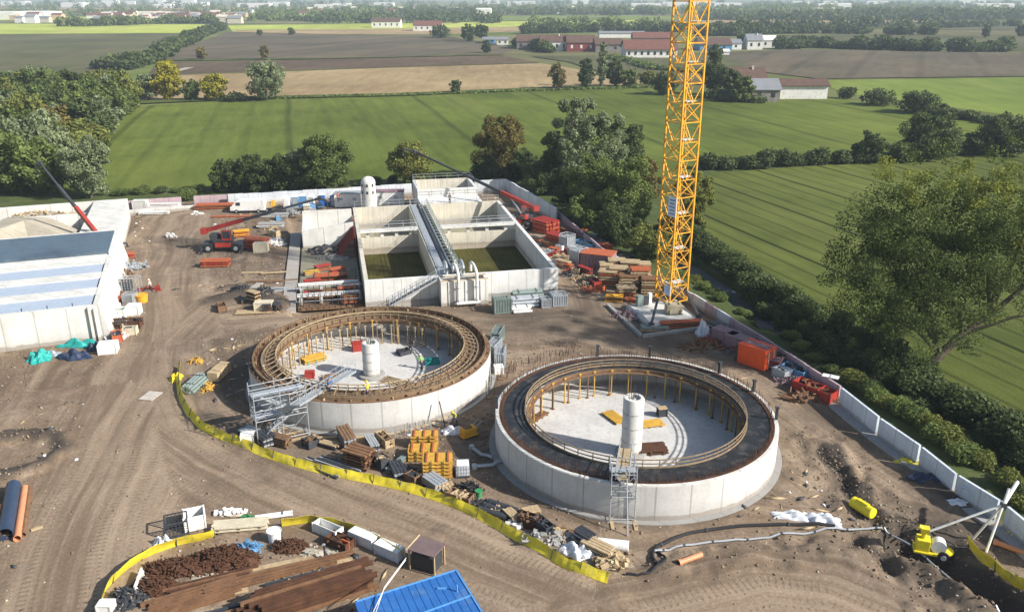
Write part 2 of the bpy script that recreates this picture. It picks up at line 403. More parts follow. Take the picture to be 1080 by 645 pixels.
_d1, _, _ = pdist(GX, GYY, [G(*p) for p in [(868, 470), (905, 520), (950, 575), (1010, 606), (1100, 665)]])
_d2, _, _ = pdist(GX, GYY, [G(*p) for p in [(690, 596), (780, 588), (880, 572), (925, 600), (990, 650)]])
_k = np.clip(1 - sstep(1.0, 4.6, _d1) + .75 * (1 - sstep(.6, 3.2, _d2)), 0, 1); SPOIL = _k
rid = (np.abs(vnoise(GX, GYY, 2.6, 51)) * 1.3 + np.abs(vnoise(GX, GYY, 1.2, 52)) * .9 + np.abs(vnoise(GX, GYY, .7, 53)) * .6 - .45)
Z += _k * rid * .75 * site; damp_shade = np.maximum(damp_shade, _k * .42 * (vnoise(GX, GYY, 3, 55) + .7))
# ring of spoil round the hollow at the left
carve([(-30, 500), (10, 500), (45, 492), (68, 474), (62, 462), (35, 456), (-5, 460)], 1.3, .5, 1.6, damp_shade_amt=.8)
carve([(5, 480), (30, 475)], 4.5, -.35, 3)
carve([(236, 318), (262, 312), (292, 322)], 3.6, 1.0, 4.2, damp_shade_amt=1.1)
carve([(240, 305), (285, 302)], 1.6, .7, 2.4, damp_shade_amt=.7)
carve([(215, 440), (250, 452), (262, 470)], 2.4, .35, 2.5, damp_shade_amt=.6)
carve([(560, 570), (590, 580), (640, 600)], 1.8, .35, 1.4, damp_shade_amt=.3)
carve([(955, 500), (985, 515), (1010, 530)], 2.2, .35, 1.8, damp_shade_amt=.7)
DITCH = [(560, 168), (640, 205), (700, 262), (742, 290), (808, 331), (880, 375), (960, 425), (1060, 492), (1150, 560)]
dd, _, _ = pdist(GX, GYY, [G(*p) for p in DITCH]); op_ = np.exp(-((GX - G(742, 290)[0]) ** 2 + (GYY - G(742, 290)[1]) ** 2) / 40) + np.exp(-((GX - G(808, 331)[0]) ** 2 + (GYY - G(808, 331)[1]) ** 2) / 22); Z -= (1 - sstep(.6, 2.6, dd - op_ * 1.6 + vnoise(GX, GYY, 4, 8) * 1.5)) * 1.3
Z += np.clip(damp_shade, 0, 1) * (vnoise(GX, GYY, 1.1, 21) * .45 + vnoise(GX, GYY, .6, 22) * .3) * .8 * site
edge = np.minimum(np.minimum(GX - X0, X1 - GX), np.minimum(GYY - Y0, Y1 - GYY)); Z = Z * sstep(0, 3, edge) - .03 * (1 - sstep(0, 1, edge))
# level pads under the tanks and the structures
TR = (10.93, 67.6); TL = (-14.71, 81.45); TRAD = 12.45
for cx_, cy_ in (TR, TL):
    d = np.hypot(GX - cx_, GYY - cy_); Z *= sstep(TRAD + .3, TRAD + 2, d); Z -= .08 * (1 - sstep(TRAD - 1, TRAD + .2, d)); damp_shade = np.maximum(damp_shade, .35 * (1 - sstep(TRAD, TRAD + 2.6, d)))
BASE_QUAD = [G(300, 335), G(600, 312), G(512, 214), G(300, 222)]
kq = inside(GX, GYY, BASE_QUAD); dq, _, _ = pdist(GX, GYY, BASE_QUAD + BASE_QUAD[:1]); Z = np.where(kq, Z - .9 * sstep(.4, 1.2, dq), Z)
for dcx, dcy, dw, dv in [(560, 337, 7, .6), (610, 335, 8, .5), (230, 360, 6, .35), (470, 470, 6, .45), (300, 480, 5, .4), (1010, 560, 6, .6), (700, 360, 6, .5), (245, 400, 5, .6), (330, 275, 7, .5), (575, 455, 5, .6), (250, 275, 10, .45), (190, 260, 8, .3), (880, 450, 6, .35)]:
    wx, wy = G(dcx, dcy); damp_shade = np.maximum(damp_shade, dv * np.exp(-((GX - wx) ** 2 + (GYY - wy) ** 2) / dw ** 2 / 1.2))
co = np.stack([GX, GYY, Z], -1).reshape(-1, 3)
idx = np.arange(nx * ny).reshape(ny, nx); quads = np.stack([idx[:-1, :-1], idx[:-1, 1:], idx[1:, 1:], idx[1:, :-1]], -1).reshape(-1, 4)
def npmesh(name, co, quads, m, smooth=True):
    me = bpy.data.meshes.new(name); k = quads.shape[1]
    me.vertices.add(len(co)); me.vertices.foreach_set('co', co.astype(np.float32).ravel())
    me.loops.add(len(quads) * k); me.loops.foreach_set('vertex_index', quads.astype(np.int32).ravel())
    me.polygons.add(len(quads)); me.polygons.foreach_set('loop_start', np.arange(0, len(quads) * k, k, dtype=np.int32))
    me.polygons.foreach_set('loop_total', np.full(len(quads), k, dtype=np.int32))
    me.update(calc_edges=True); me.materials.append(m)
    if smooth: me.polygons.foreach_set('use_smooth', np.ones(len(quads), dtype=bool))
    return me
m, n, bs = newmat('site_soil'); v = coords(n)
def attr(nm): return nd(n, 'ShaderNodeAttribute', attribute_name=nm).outputs['Fac']
big = noise(n, v, .055, 7, .62, .3); med = noise(n, v, .35, 6, .7, .3); fin = noise(n, v, 3.2, 6, .75)
soil = ramp(n, big, [(.34, (.125, .086, .056)), (.48, (.215, .152, .102)), (.60, (.315, .235, .165)), (.72, (.42, .33, .24))])
soil = mixc(n, ramp(n, med, [(.44, g3(0)), (.56, g3(.55))]), soil, (.145, .106, .074))
soil = mixc(n, ramp(n, med, [(.34, g3(.55)), (.44, g3(0))]), soil, (.35, .28, .21))
cmb = nd(n, 'ShaderNodeCombineXYZ'); n.links.new(attr('across'), cmb.inputs[0]); n.links.new(attr('along'), cmb.inputs[1])
trk = noise(n, mapping(n, cmb.outputs[0], (.75, .05, 1)), 1.0, 7, .68, 1.6)
trk2 = noise(n, mapping(n, cmb.outputs[0], (2.6, .12, 1)), 1.0, 6, .7, 1.4)
road = mixc(n, ramp(n, trk, [(.30, g3(0)), (.70, g3(1))]), (.235, .172, .118), (.46, .355, .255))
road = mixc(n, ramp(n, trk2, [(.52, g3(0)), (.70, g3(.35))]), road, (.14, .10, .07))
soil = mixc(n, attr('road'), soil, mixc(n, .45, road, soil))
soil = mixc(n, .34, soil, ramp(n, fin, [(.32, (.06, .042, .029)), (.52, (.20, .15, .108)), (.68, (.42, .34, .26))]))
ovr = noise(n, mapping(n, cmb.outputs[0], (.45, .022, 1)), 1.0, 4, .6, .5)
soil = mixc(n, ramp(n, ovr, [(.40, g3(.55)), (.50, g3(0))]), soil, (.115, .080, .053))
soil = mixc(n, ramp(n, ovr, [(.54, g3(0)), (.66, g3(.4))]), soil, (.40, .31, .225))
dm = nd(n, 'ShaderNodeMath', operation='MULTIPLY_ADD'); n.links.new(attr('damp_shade'), dm.inputs[0]); dm.inputs[1].default_value = 1.0
mm = nd(n, 'ShaderNodeMath', operation='MULTIPLY_ADD'); n.links.new(med, mm.inputs[0]); mm.inputs[1].default_value = .8; mm.inputs[2].default_value = -.36; n.links.new(mm.outputs[0], dm.inputs[2])
soil = mixc(n, ramp(n, dm.outputs[0], [(.12, g3(0)), (.8, g3(.92))]), soil, (.062, .052, .044))
grass = ramp(n, noise(n, v, .25, 6, .7), [(.3, (.035, .052, .018)), (.55, (.07, .095, .03)), (.72, (.15, .145, .07))])
grass = mixc(n, .4, grass, ramp(n, fin, [(.3, (.02, .03, .01)), (.7, (.13, .15, .05))]))
tw = nd(n, 'ShaderNodeMath', operation='MULTIPLY_ADD'); n.links.new(attr('along'), tw.inputs[0]); tw.inputs[1].default_value = 13.0; w1 = nd(n, 'ShaderNodeMath', operation='MULTIPLY'); n.links.new(med, w1.inputs[0]); w1.inputs[1].default_value = 9.0; n.links.new(w1.outputs[0], tw.inputs[2])
ts = nd(n, 'ShaderNodeMath', operation='SINE'); n.links.new(tw.outputs[0], ts.inputs[0])
band = noise(n, mapping(n, cmb.outputs[0], (1.7, .035, 1)), 1.0, 2, .5, .8)
tm_ = nd(n, 'ShaderNodeMath', operation='MULTIPLY'); n.links.new(ramp(n, ts.outputs[0], [(.35, g3(0)), (.7, g3(.6))]), tm_.inputs[0]); n.links.new(ramp(n, band, [(.55, g3(0)), (.62, g3(1))]), tm_.inputs[1])
tm2 = nd(n, 'ShaderNodeMath', operation='MULTIPLY'); n.links.new(tm_.outputs[0], tm2.inputs[0]); n.links.new(attr('road'), tm2.inputs[1])
soil = mixc(n, tm2.outputs[0], soil, (.13, .094, .064))
cc = mixc(n, attr('site'), grass, soil)
n.links.new(cc, bs.inputs['Base Color']); bs.inputs['Roughness'].default_value = .95; bs.inputs['Specular IOR Level'].default_value = .15
add = nd(n, 'ShaderNodeMath', operation='ADD'); n.links.new(fin, add.inputs[0]); n.links.new(med, add.inputs[1])
bump(n, bs, add.outputs[0], .7, .08)
me = npmesh('site_ground', co, quads, m)
for nm, arr in (('site', site), ('road', onroad * site), ('across', rsg + wob * .5), ('along', ral), ('damp_shade', damp_shade)):
    a = me.attributes.new(nm, 'FLOAT', 'POINT'); a.data.foreach_set('value', arr.astype(np.float32).ravel())
tag(link(bpy.data.objects.new('site_ground', me)), kind='structure')
def zat(x, y):
    i = int(round((x - X0) / step)); j = int(round((y - Y0) / step))
    return float(Z[min(max(j, 0), ny - 1), min(max(i, 0), nx - 1)])

# water in the ditch
WAT = mat('ditch_water_surface', (.16, .18, .19), .04, var=.15, scale=.3, bmp=.05, spec=.8)
me = MB()
dp = [Vector((*G(*p), -.85)) for p in DITCH[1:]]
for a, b in zip(dp[:-1], dp[1:]):
    d = (b - a).normalized(); s_ = Vector((-d.y, d.x, 0)) * 2.1; me.add([a - s_, b - s_, b + s_, a + s_], [(0, 1, 2, 3)])
o = me.build('ditch_water', WAT); tag(o, kind='structure')

# fields (each a thin sheet a little above the base sheet)
F_G = fieldmat('crop_green', (.066, .094, .016), (.132, .162, .030), -14.6, .026, .16, c3=(.15, .165, .04), sc=.012, fine=.35, tram=.4)
F_S = fieldmat('crop_rows', (.066, .086, .018), (.118, .138, .032), -19.5, .075, .55, sc=.018, c3=(.13, .14, .04), fine=.5, tram=.9)
F_B = fieldmat('crop_bright', (.115, .165, .028), (.165, .215, .04), 5, sc=.01, c3=(.24, .27, .07), fine=.2)
F_Y = fieldmat('meadow_yellow_green', (.28, .34, .06), (.42, .46, .09), 0, sc=.006, c3=(.45, .38, .16), fine=.1)  # sun on the far strips is put into this brighter green
F_T = fieldmat('stubble_tan', (.26, .19, .10), (.36, .27, .15), 0, sc=.012, c3=(.24, .17, .09), fine=.3)
F_D = fieldmat('ploughed_brown', (.085, .060, .040), (.13, .095, .064), 0, sc=.012, c3=(.075, .055, .037), fine=.3)
F_P = fieldmat('ploughed_grey', (.085, .076, .050), (.135, .112, .078), 25, sc=.010, c3=(.18, .13, .088), fine=.2, stripe=.01, samt=.25)
F_O = fieldmat('fallow_olive', (.07, .075, .036), (.12, .118, .056), 0, sc=.01, c3=(.15, .12, .075), fine=.2)
F_V = fieldmat('verge_grass', (.05, .075, .02), (.12, .14, .04), 0, sc=.05, fine=1.2)
field('green_field', [(40, 203), (75, 165), (128, 113), (260, 105), (420, 101.5), (600, 94), (700, 93), (800, 104), (880, 104), (1000, 119), (1200, 141), (1080, 153), (900, 168), (745, 179), (700, 188), (640, 186), (545, 186), (430, 188), (250, 196)], F_G)
field('row_field', [(745, 183), (900, 172), (1080, 158), (1500, 135), (1900, 520), (1180, 520), (1080, 440), (1000, 402), (940, 365), (860, 318), (780, 270), (735, 243)], F_S)
field('bright_field', [(862, 85), (1080, 82), (1500, 80), (1500, 128), (1080, 124), (980, 110), (890, 99)], F_B)
field('stubble_field', [(128, 108), (150, 98), (190, 79), (400, 72), (570, 67), (650, 80), (700, 88), (600, 92), (420, 99.5), (260, 103)], F_T)
field('brown_field', [(150, 90), (165, 66), (350, 62.5), (530, 58.5), (570, 66.5), (400, 71.5), (190, 78.5)], F_D)
field('ploughed_field', [(158, 63.5), (240, 34), (360, 37), (470, 38), (545, 51), (530, 57.5), (350, 61)], F_P)
field('grey_field', [(-300, 38), (225, 35.5), (150, 66), (90, 84), (-300, 80)], F_O)
field('left_green_strip', [(-300, 24), (215, 26), (225, 35), (-300, 37.5)], F_Y)
field('far_green_strip', [(240, 27), (690, 21), (700, 28), (500, 33), (470, 36), (245, 33.5)], F_Y)
field('far_tan_strip', [(250, 32), (420, 30.5), (640, 27), (640, 30), (470, 36.5), (350, 36.6), (245, 33.9)], F_T)
field('far_meadow', [(430, 17.5), (700, 17), (720, 20), (560, 22), (440, 21.5)], F_B)
field('far_yellow_strip', [(-300, 17), (250, 18), (250, 21.5), (-300, 22.5)], F_Y)
field('far_yellow_strip', [(430, 12.2), (1500, 11), (1500, 12.6), (430, 13.6)], F_Y)
field('far_pale_strip', [(740, 21), (1000, 20.5), (1000, 23.5), (740, 24.5)], F_T)
field('far_pale_strip', [(-300, 9), (600, 8), (600, 9), (-300, 10.5)], F_T)
field('right_grey_field', [(760, 56), (830, 52.5), (1080, 56), (1500, 58), (1500, 79), (1080, 81), (862, 83.5), (800, 76)], F_P)
field('right_olive_field', [(810, 37.5), (1500, 36), (1500, 57), (1070, 54), (830, 50)], F_O)
field('right_far_field', [(780, 25), (1000, 24), (1500, 27), (1500, 33), (1000, 32), (780, 29)], F_O)
field('farm_yard', [(560, 60), (760, 56), (800, 76), (740, 90), (650, 82), (600, 66)], F_O)
TRK = mat('farm_track_gravel', (.38, .33, .26), .95, var=.3, scale=.3)
def strip(name, pts, w_, m_):
    z = FZ[0]; FZ[0] += .02; mb = MB(); P = [Vector((*G(*p), z)) for p in pts]; rr = []
    for i, p in enumerate(P):
        d = (P[min(i + 1, len(P) - 1)] - P[max(0, i - 1)]).normalized(); s_ = Vector((-d.y, d.x, 0)) * w_ / 2; rr += [p - s_, p + s_]
    mb.add(rr, [(2 * i, 2 * i + 2, 2 * i + 3, 2 * i + 1) for i in range(len(P) - 1)]); o = mb.build(name, m_); tag(o, kind='structure')
strip('farm_track', [(120, 108), (150, 96), (170, 80), (200, 72)], 5, TRK)
strip('drainage_furrow', [(156, 65), (350, 62), (530, 58)], 7, F_V)
strip('field_margin', [(100, 111), (260, 104), (420, 100.5), (600, 93), (700, 91)], 9, F_V)
strip('field_margin', [(190, 79.5), (400, 72), (570, 66.8)], 2, F_V)
strip('country_road', [(-200, 23), (200, 24), (400, 25), (700, 16)], 9, TRK)

# ---------------------------------------------------------------- vegetation
def leafcloud(lobes, count, size, seed, flat=.35, tone_h=True):
    """small leaf-clump quads scattered through the shells of many lobes"""
    r = np.random.RandomState(seed); L_ = np.array(lobes, float); wgt = (L_[:, 3] * L_[:, 4] * L_[:, 5]) ** (2 / 3); wgt /= wgt.sum()
    k = r.choice(len(L_), count, p=wgt); d = r.normal(size=(count, 3)); d /= np.linalg.norm(d, axis=1)[:, None]
    rad = 1.08 - np.abs(r.normal(0, .26, count)); rad = np.where(r.rand(count) < .15, r.rand(count), rad)
    rad *= 1 + r.normal(0, .06, count)
    P = L_[k, :3] + d * rad[:, None] * L_[k, 3:6]
    keep = P[:, 2] > .05; P = P[keep]; d = d[keep]; k = k[keep]; c = len(P)
    nrm = d * .55 + np.array([0, 0, .25]) + r.normal(0, .62, (c, 3)); nrm /= np.linalg.norm(nrm, axis=1)[:, None]
    t = np.cross(nrm, r.normal(size=(c, 3))); t /= np.linalg.norm(t, axis=1)[:, None]; b = np.cross(nrm, t)
    s_ = size * (.55 + .9 * r.rand(c))[:, None]; a = s_ * (.6 + .5 * r.rand(c))[:, None]
    co = np.stack([P - t * s_ - b * a * .3, P + b * a * -1 + t * .1 * s_, P + t * s_ + b * .2 * a, P + b * a], 1).reshape(-1, 3)
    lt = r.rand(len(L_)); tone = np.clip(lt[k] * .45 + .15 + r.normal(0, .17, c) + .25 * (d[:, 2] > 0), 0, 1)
    return co, np.arange(c * 4).reshape(-1, 4), np.repeat(tone, 4)
def cloudmesh(name, lobes, count, size, seed, m):
    co, q, tone = leafcloud(lobes, count, size, seed); me = npmesh(name, co, q, m, False)
    a = me.attributes.new('tone', 'FLOAT', 'POINT'); a.data.foreach_set('value', tone.astype(np.float32)); return me
def crown_lobes(h, w_, base, seed, n_=14, shape='round'):
    r = random.Random(seed); out = []
    for i in range(n_ * 3):
        t = r.random(); a = r.uniform(0, 2 * PI); z = base + (h - base) * (.10 + .84 * t)
        if shape == 'round': env = math.sin(PI * (.15 + .75 * t)) ** .7
        elif shape == 'tall': env = (.55 + .45 * math.sin(PI * t))
        else: env = 1 - .55 * t
        q = r.uniform(.1, 1) ** .6 * .98 * env * w_ / 2; s_ = r.uniform(.12, .27) * w_ / 2 * (.6 + .5 * env)
        out.append((q * math.cos(a), q * math.sin(a), min(z, h - s_ * .6), s_, s_, s_ * r.uniform(.7, 1.1)))
    out.append((0, 0, base + (h - base) * .45, w_ * .3, w_ * .3, (h - base) * .42))
    return out
def trunk_mb(h, r0, seed, limbs=5, lean=(0, 0)):
    r = random.Random(seed); mb = MB(); top = Vector((lean[0], lean[1], h * .72)); pts = [Vector((0, 0, -.3))]
    for i in range(1, 6): t = i / 5; pts.append(Vector((top.x * t + r.uniform(-.1, .1) * r0 * 3, top.y * t + r.uniform(-.1, .1) * r0 * 3, top.z * t)))
    mb.tube(pts, [r0 * 1.25, r0, r0 * .85, r0 * .65, r0 * .45, r0 * .2], 7)
    for i in range(limbs):
        t = r.uniform(.3, .8); p = top * t; a = r.uniform(0, 2 * PI); l = h * r.uniform(.2, .34)
        q = p + Vector((math.cos(a) * l * .8, math.sin(a) * l * .8, l * .7)); md = (p + q) / 2 + Vector((0, 0, l * .08))
        mb.tube([p, md, q], [r0 * .4, r0 * .25, r0 * .08], 5)
    return mb
CROWNS = {}
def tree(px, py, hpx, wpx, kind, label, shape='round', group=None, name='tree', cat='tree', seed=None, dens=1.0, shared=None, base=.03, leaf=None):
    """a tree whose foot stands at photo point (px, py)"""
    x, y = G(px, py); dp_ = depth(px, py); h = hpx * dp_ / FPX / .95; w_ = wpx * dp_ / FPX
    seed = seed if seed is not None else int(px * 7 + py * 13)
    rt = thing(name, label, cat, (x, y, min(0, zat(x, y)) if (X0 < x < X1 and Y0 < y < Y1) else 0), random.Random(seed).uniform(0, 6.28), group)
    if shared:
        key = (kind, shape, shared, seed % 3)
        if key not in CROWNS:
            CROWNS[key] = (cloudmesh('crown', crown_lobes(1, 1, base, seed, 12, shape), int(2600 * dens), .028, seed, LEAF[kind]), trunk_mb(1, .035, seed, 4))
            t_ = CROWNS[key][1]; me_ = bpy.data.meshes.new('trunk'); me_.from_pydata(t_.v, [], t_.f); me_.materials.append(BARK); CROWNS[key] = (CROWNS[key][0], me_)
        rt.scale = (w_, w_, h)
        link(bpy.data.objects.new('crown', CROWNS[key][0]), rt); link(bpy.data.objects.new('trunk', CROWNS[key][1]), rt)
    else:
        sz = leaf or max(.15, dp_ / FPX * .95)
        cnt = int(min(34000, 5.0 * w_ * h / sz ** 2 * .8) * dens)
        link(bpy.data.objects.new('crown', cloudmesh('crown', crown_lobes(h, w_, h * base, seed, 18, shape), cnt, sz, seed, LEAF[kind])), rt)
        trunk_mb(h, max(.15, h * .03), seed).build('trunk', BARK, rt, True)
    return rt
def shrubrow(name, label, cat, pts, hgt, wid, kind, seed, dens=1.0, group=None, size=None):
    """a hedge: one thing with one continuous mass of foliage and woody stems"""
    r = random.Random(seed); P = [Vector((*G(*p), 0)) for p in pts]; c0 = P[0]; lobes = []; stems = MB(); area = 0
    for a, b in zip(P[:-1], P[1:]):
        l = (b - a).length; k = max(2, int(l / (wid * .42)))
        for i in range(k):
            p = a.lerp(b, (i + r.random()) / k) - c0; hh = hgt * r.uniform(.55, 1.15)
            lobes.append((p.x + r.uniform(-.25, .25) * wid, p.y + r.uniform(-.25, .25) * wid, hh * .48, wid * r.uniform(.35, .55), wid * r.uniform(.35, .55), hh * .52))
            area += hh * wid
            if i % 3 == 0: stems.tube([p + Vector((0, 0, -.2)), p + Vector((r.uniform(-.3, .3), 0, hh * .7))], .12, 5, r2=.04)
    dp_ = (P[0].length + P[-1].length) / 2; sz = size or max(.18, dp_ / FPX * 1.15)
    cnt = int(min(42000, area * 3.0 / sz ** 2 * dens))
    rt = thing(name, label, cat, (c0.x, c0.y, 0), 0, group)
    link(bpy.data.objects.new('foliage', cloudmesh('foliage', lobes, cnt, sz, seed, LEAF[kind])), rt)
    stems.build('stems', BARK, rt); return rt

# ================================================================ ROUND TANKS
def circle_pts(r, z, n=96, a0=0, a1=2 * PI):
    return [(r * math.cos(a0 + (a1 - a0) * k / n), r * math.sin(a0 + (a1 - a0) * k / n), z) for k in range(n + 1)]
TH = 3.05
def tank_common(c, label, name='round_tank'):
    t = thing(name, label, 'tank', (c[0], c[1], 0))
    MB().ring(12.05, TRAD, -.5, TH, 128).build('wall', CON_T, t, True)
    fl = MB().prism([(12.1 * math.cos(2 * PI * k / 96), 12.1 * math.sin(2 * PI * k / 96)) for k in range(96)], -.4, .03).build('floor_slab', FLOOR, t)
    MB().ring(TRAD + .002, TRAD + .55, -.5, .06, 96).build('footing', CON_G, t)
    return t
def props(t, r, n, zt, m_, jit=0, a0=0, a1=2 * PI, seed=1):
    rd_ = random.Random(seed)
    for k in range(n):
        a = a0 + (a1 - a0) * k / n + rd_.uniform(-.01, .01); x, y = r * math.cos(a), r * math.sin(a); mb = MB()
        mb.box((x, y, zt / 2), (.10, .10, zt), a); mb.box((x, y, .05), (.3, .3, .06), a); mb.box((x, y, zt - .08), (.16, .3, .08), a)
        mb.build('prop', m_, t)
# --- right tank
tr = tank_common(TR, 'right-hand round concrete tank with a black ring deck and timber guard rails inside its rim')
MB().ring(9.75, 11.75, TH - .22, TH - .02, 128).build('ring_deck', MEMB, tr)
MB().ring(11.752, 12.06, TH - .30, TH + .05, 128).build('rebar_bed', RUST, tr)
rd_ = random.Random(4); mb = MB()
for k in range(640):
    a = 2 * PI * k / 640 + rd_.uniform(-.004, .004); rr = rd_.choice([11.85, 12.0]); hh = rd_.uniform(.35, .95)
    mb.tube([(rr * math.cos(a), rr * math.sin(a), TH - .1), (rr * math.cos(a) + rd_.uniform(-.05, .05), rr * math.sin(a) + rd_.uniform(-.05, .05), TH + hh)], .018, 4)
tag(mb.build('rebar_starters', RUST, tr), kind='stuff')
TIMR = mat('timber_rail', (.27, .20, .125), .85, var=.35, dirt=(.15, .10, .07), scale=3)
TIMQ = TIM
def rail(t, r, z, m_=TIMR, th=.05, hh=.16, name='guard_rail', n=96): return MB().ring(r - th / 2, r + th / 2, z, z + hh, n).build(name, m_, t)
rail(tr, 9.78, TH + .02, TIMR, .07, .14, 'toe_board'); rail(tr, 9.74, TH + .34, TIMR, .05, .09); rail(tr, 9.72, TH + .68, TIMR, .08, .08)
rail(tr, 9.60, TH - .5, TIMD, .12, .25, 'waling')
MB().ring(9.2, 9.62, TH - .62, TH - .55, 96).build('inner_catwalk', TIMD, tr)
for k in range(46):
    a = 2 * PI * k / 46; MB().box((9.74 * math.cos(a), 9.74 * math.sin(a), TH + .34), (.06, .06, .75), a).build('rail_post', TIMD, tr)
props(tr, 9.5, 34, TH - .3, PLY, seed=5); props(tr, 9.3, 26, TH - .6, RUST2, seed=15)
MB().ring(12.1, 12.4, TH + .004, TH + .05, 128).build('wall_cap', CON_W, tr)
for a in (R(100), R(40), R(75), R(18), R(-8), R(178)):
    mb = MB(); x, y = 12.3 * math.cos(a), 12.3 * math.sin(a); mb.box((x, y, TH + .55), (.22, .22, 1.2), a); mb.box((x, y, TH + 1.2), (.34, .34, .12), a); mb.build('anchor_post', DKS, tr)
# --- left tank
tl = tank_common(TL, 'left-hand round concrete tank ringed by timber formwork and light radial walers')
MB().ring(12.1, 12.43, TH + .004, TH + .08, 128).build('wall_cap', TIMD, tl)
MB().ring(11.2, 12.04, TH - .35, TH - .12, 128).build('rebar_bed', TIMD, tl)
MB().ring(9.8, 10.9, TH - .28, TH - .18, 128).build('walkway_boards', TIMD, tl)
rail(tl, 11.15, TH - .05, TIMR, .12, .24, 'outer_waling'); rail(tl, 10.75, TH + .1, TIMR, .06, .12); rail(tl, 9.75, TH + .22, TIMR, .07, .12); rail(tl, 9.70, TH + .55, TIM, .08, .09)
rail(tl, 9.62, TH - .5, TIMD, .14, .25, 'waling')
for k in range(64):
    a = 2 * PI * (k + .3) / 64; ca, sa = math.cos(a), math.sin(a)
    MB().beam((9.7 * ca, 9.7 * sa, TH + .6), (11.2 * ca, 11.2 * sa, TH + .02), .07, .12).beam((9.72 * ca, 9.72 * sa, TH - .3), (9.72 * ca, 9.72 * sa, TH + .62), .07).build('bracket', TIMR, tl)
mb = MB()
for k in range(520):
    a = 2 * PI * k / 520; rr = rd_.choice([11.5, 11.8, 12.0]); hh = rd_.uniform(.3, .75)
    mb.tube([(rr * math.cos(a), rr * math.sin(a), TH - .2), (rr * math.cos(a) + rd_.uniform(-.06, .06), rr * math.sin(a) + rd_.uniform(-.06, .06), TH + hh)], .022, 4)
tag(mb.build('rebar_starters', RUST, tl), kind='stuff')
for k in range(60):
    a = 2 * PI * k / 60; MB().box((11.97 * math.cos(a), 11.97 * math.sin(a), TH + .1), (.7, .12, .26), a + .04 * (k % 5 - 2)).build('stop_board', [TIMD, RUST2, TIMD, TIM, RUST][k % 5], tl)
FORM = concrete('ribbed_formwork', (.22, .15, .09), 130 / (2 * PI), stain=(.10, .06, .035), amt=.7, radial=True)
MB().ring(11.88, 12.04, TH - .1, TH + .42, 128).build('formwork_ring', FORM, tl); MB().ring(9.84, 9.9, TH - .9, TH + .1, 128).build('inner_formwork', FORM, tl)
props(tl, 9.5, 22, TH - .3, PLY, seed=8); props(tl, 9.45, 30, TH - .4, TIMR, seed=18)
props(tl, 8.9, 22, TH - .7, TIM, seed=9, a0=R(60), a1=R(200))
# --- central shafts
def shaft(c, label, ztop, r):
    t = thing('concrete_shaft', label, 'shaft', (c[0], c[1], 0.03))
    MB().lathe([(r, 0), (r, ztop - .1), (r - .06, ztop), (r - .3, ztop), (r - .3, ztop - .25)], 40).build('drum', CON_W, t, True)
    mb = MB()
    for z in (ztop * .25, ztop * .5, ztop * .75): mb.ring(r + .003, r + .03, z, z + .05, 40)
    mb.build('band', CON_G, t)
    mb = MB(); [mb.tube([(r * .4 * math.cos(a), r * .4 * math.sin(a), ztop - .3), (r * .42 * math.cos(a), r * .42 * math.sin(a), ztop + .3)], .03, 5) for a in np.linspace(0, 5.2, 6)]
    mb.tube([(0, .2, ztop - .3), (.05, .2, ztop + 1.0)], .05, 6).build('lifting_bars', DKS, t)
    MB().lathe([(r + .5, 0), (r + .5, .25), (r + .3, .3)], 32).build('base_ring', CON_G, t)
    return t
z_r = GY(668.5, 421, TR[1]).z; z_l = GY(392, 361, TL[1]).z
sx_r = GY(668, 440, TR[1]).x; sx_l = GY(392, 390, TL[1]).x
z_r = GY(668.5, 419, TR[1] - 2.2).z; sx_r = GY(667.5, 440, TR[1] - 2.2).x
shaft((sx_r, TR[1] - 2.2), 'white round shaft in the middle of the right-hand round tank', z_r, .9)
shaft((sx_l, TL[1]), 'white round shaft in the middle of the left-hand round tank', z_l, .88)

# --- scaffolding
def lattice_tower(name, label, cat, loc, rz, w_, d_, h, lifts, m_=STEEL, stairs=True, decks=STEEL):
    t = thing(name, label, cat, loc, rz); xs_ = (-w_ / 2, 0, w_ / 2) if w_ > 3 else (-w_ / 2, w_ / 2)
    for x in xs_:
        for y in (-d_ / 2, d_ / 2): MB().tube([(x, y, 0), (x, y, h)], .045, 6).box((x, y, .03), (.35, .35, .05)).build('standard', m_, t)
    mb = MB(); br = MB()
    for i in range(lifts + 1):
        z = .25 + (h - 1.1) * i / lifts
        for zz in ((z,) if i == 0 else (z, z + .5, z + 1.0)):
            if zz > h: continue
            for y in (-d_ / 2, d_ / 2): mb.tube([(-w_ / 2, y, zz), (w_ / 2, y, zz)], .032, 5)
            for x in (-w_ / 2, w_ / 2): mb.tube([(x, -d_ / 2, zz), (x, d_ / 2, zz)], .032, 5)
        if i < lifts:
            z2 = .25 + (h - 1.1) * (i + 1) / lifts
            for y in (-d_ / 2, d_ / 2):
                for a, b in zip(xs_[:-1], xs_[1:]): br.tube([(a, y, z), (b, y, z2)], .026, 5)
            for x in (-w_ / 2, w_ / 2): br.tube([(x, -d_ / 2, z2), (x, d_ / 2, z)], .026, 5)
        if i: MB().box((0 if i == lifts else (w_ * .25 * (-1) ** i), 0, z), (w_ if i == lifts else w_ * .5, d_ * .5, .06)).build('deck', decks if i == lifts else STEEL, t)
        if stairs and i < lifts:
            s_ = (-1) ** i; z2 = .25 + (h - 1.1) * (i + 1) / lifts; st = MB(); a = Vector((-s_ * w_ * .35, d_ * .18 * s_, z)); b = Vector((s_ * w_ * .35, d_ * .18 * s_, z2))
            for q in (-.35, .35): st.beam(a + Vector((0, q, 0)), b + Vector((0, q, 0)), .05, .16)
            for k in range(9): p = a.lerp(b, (k + .5) / 9); st.box(p, (.26, .7, .04))
            st.build('stair_flight', STEEL, t)
    mb.build('ledgers', m_, t); br.build('braces', m_, t); return t
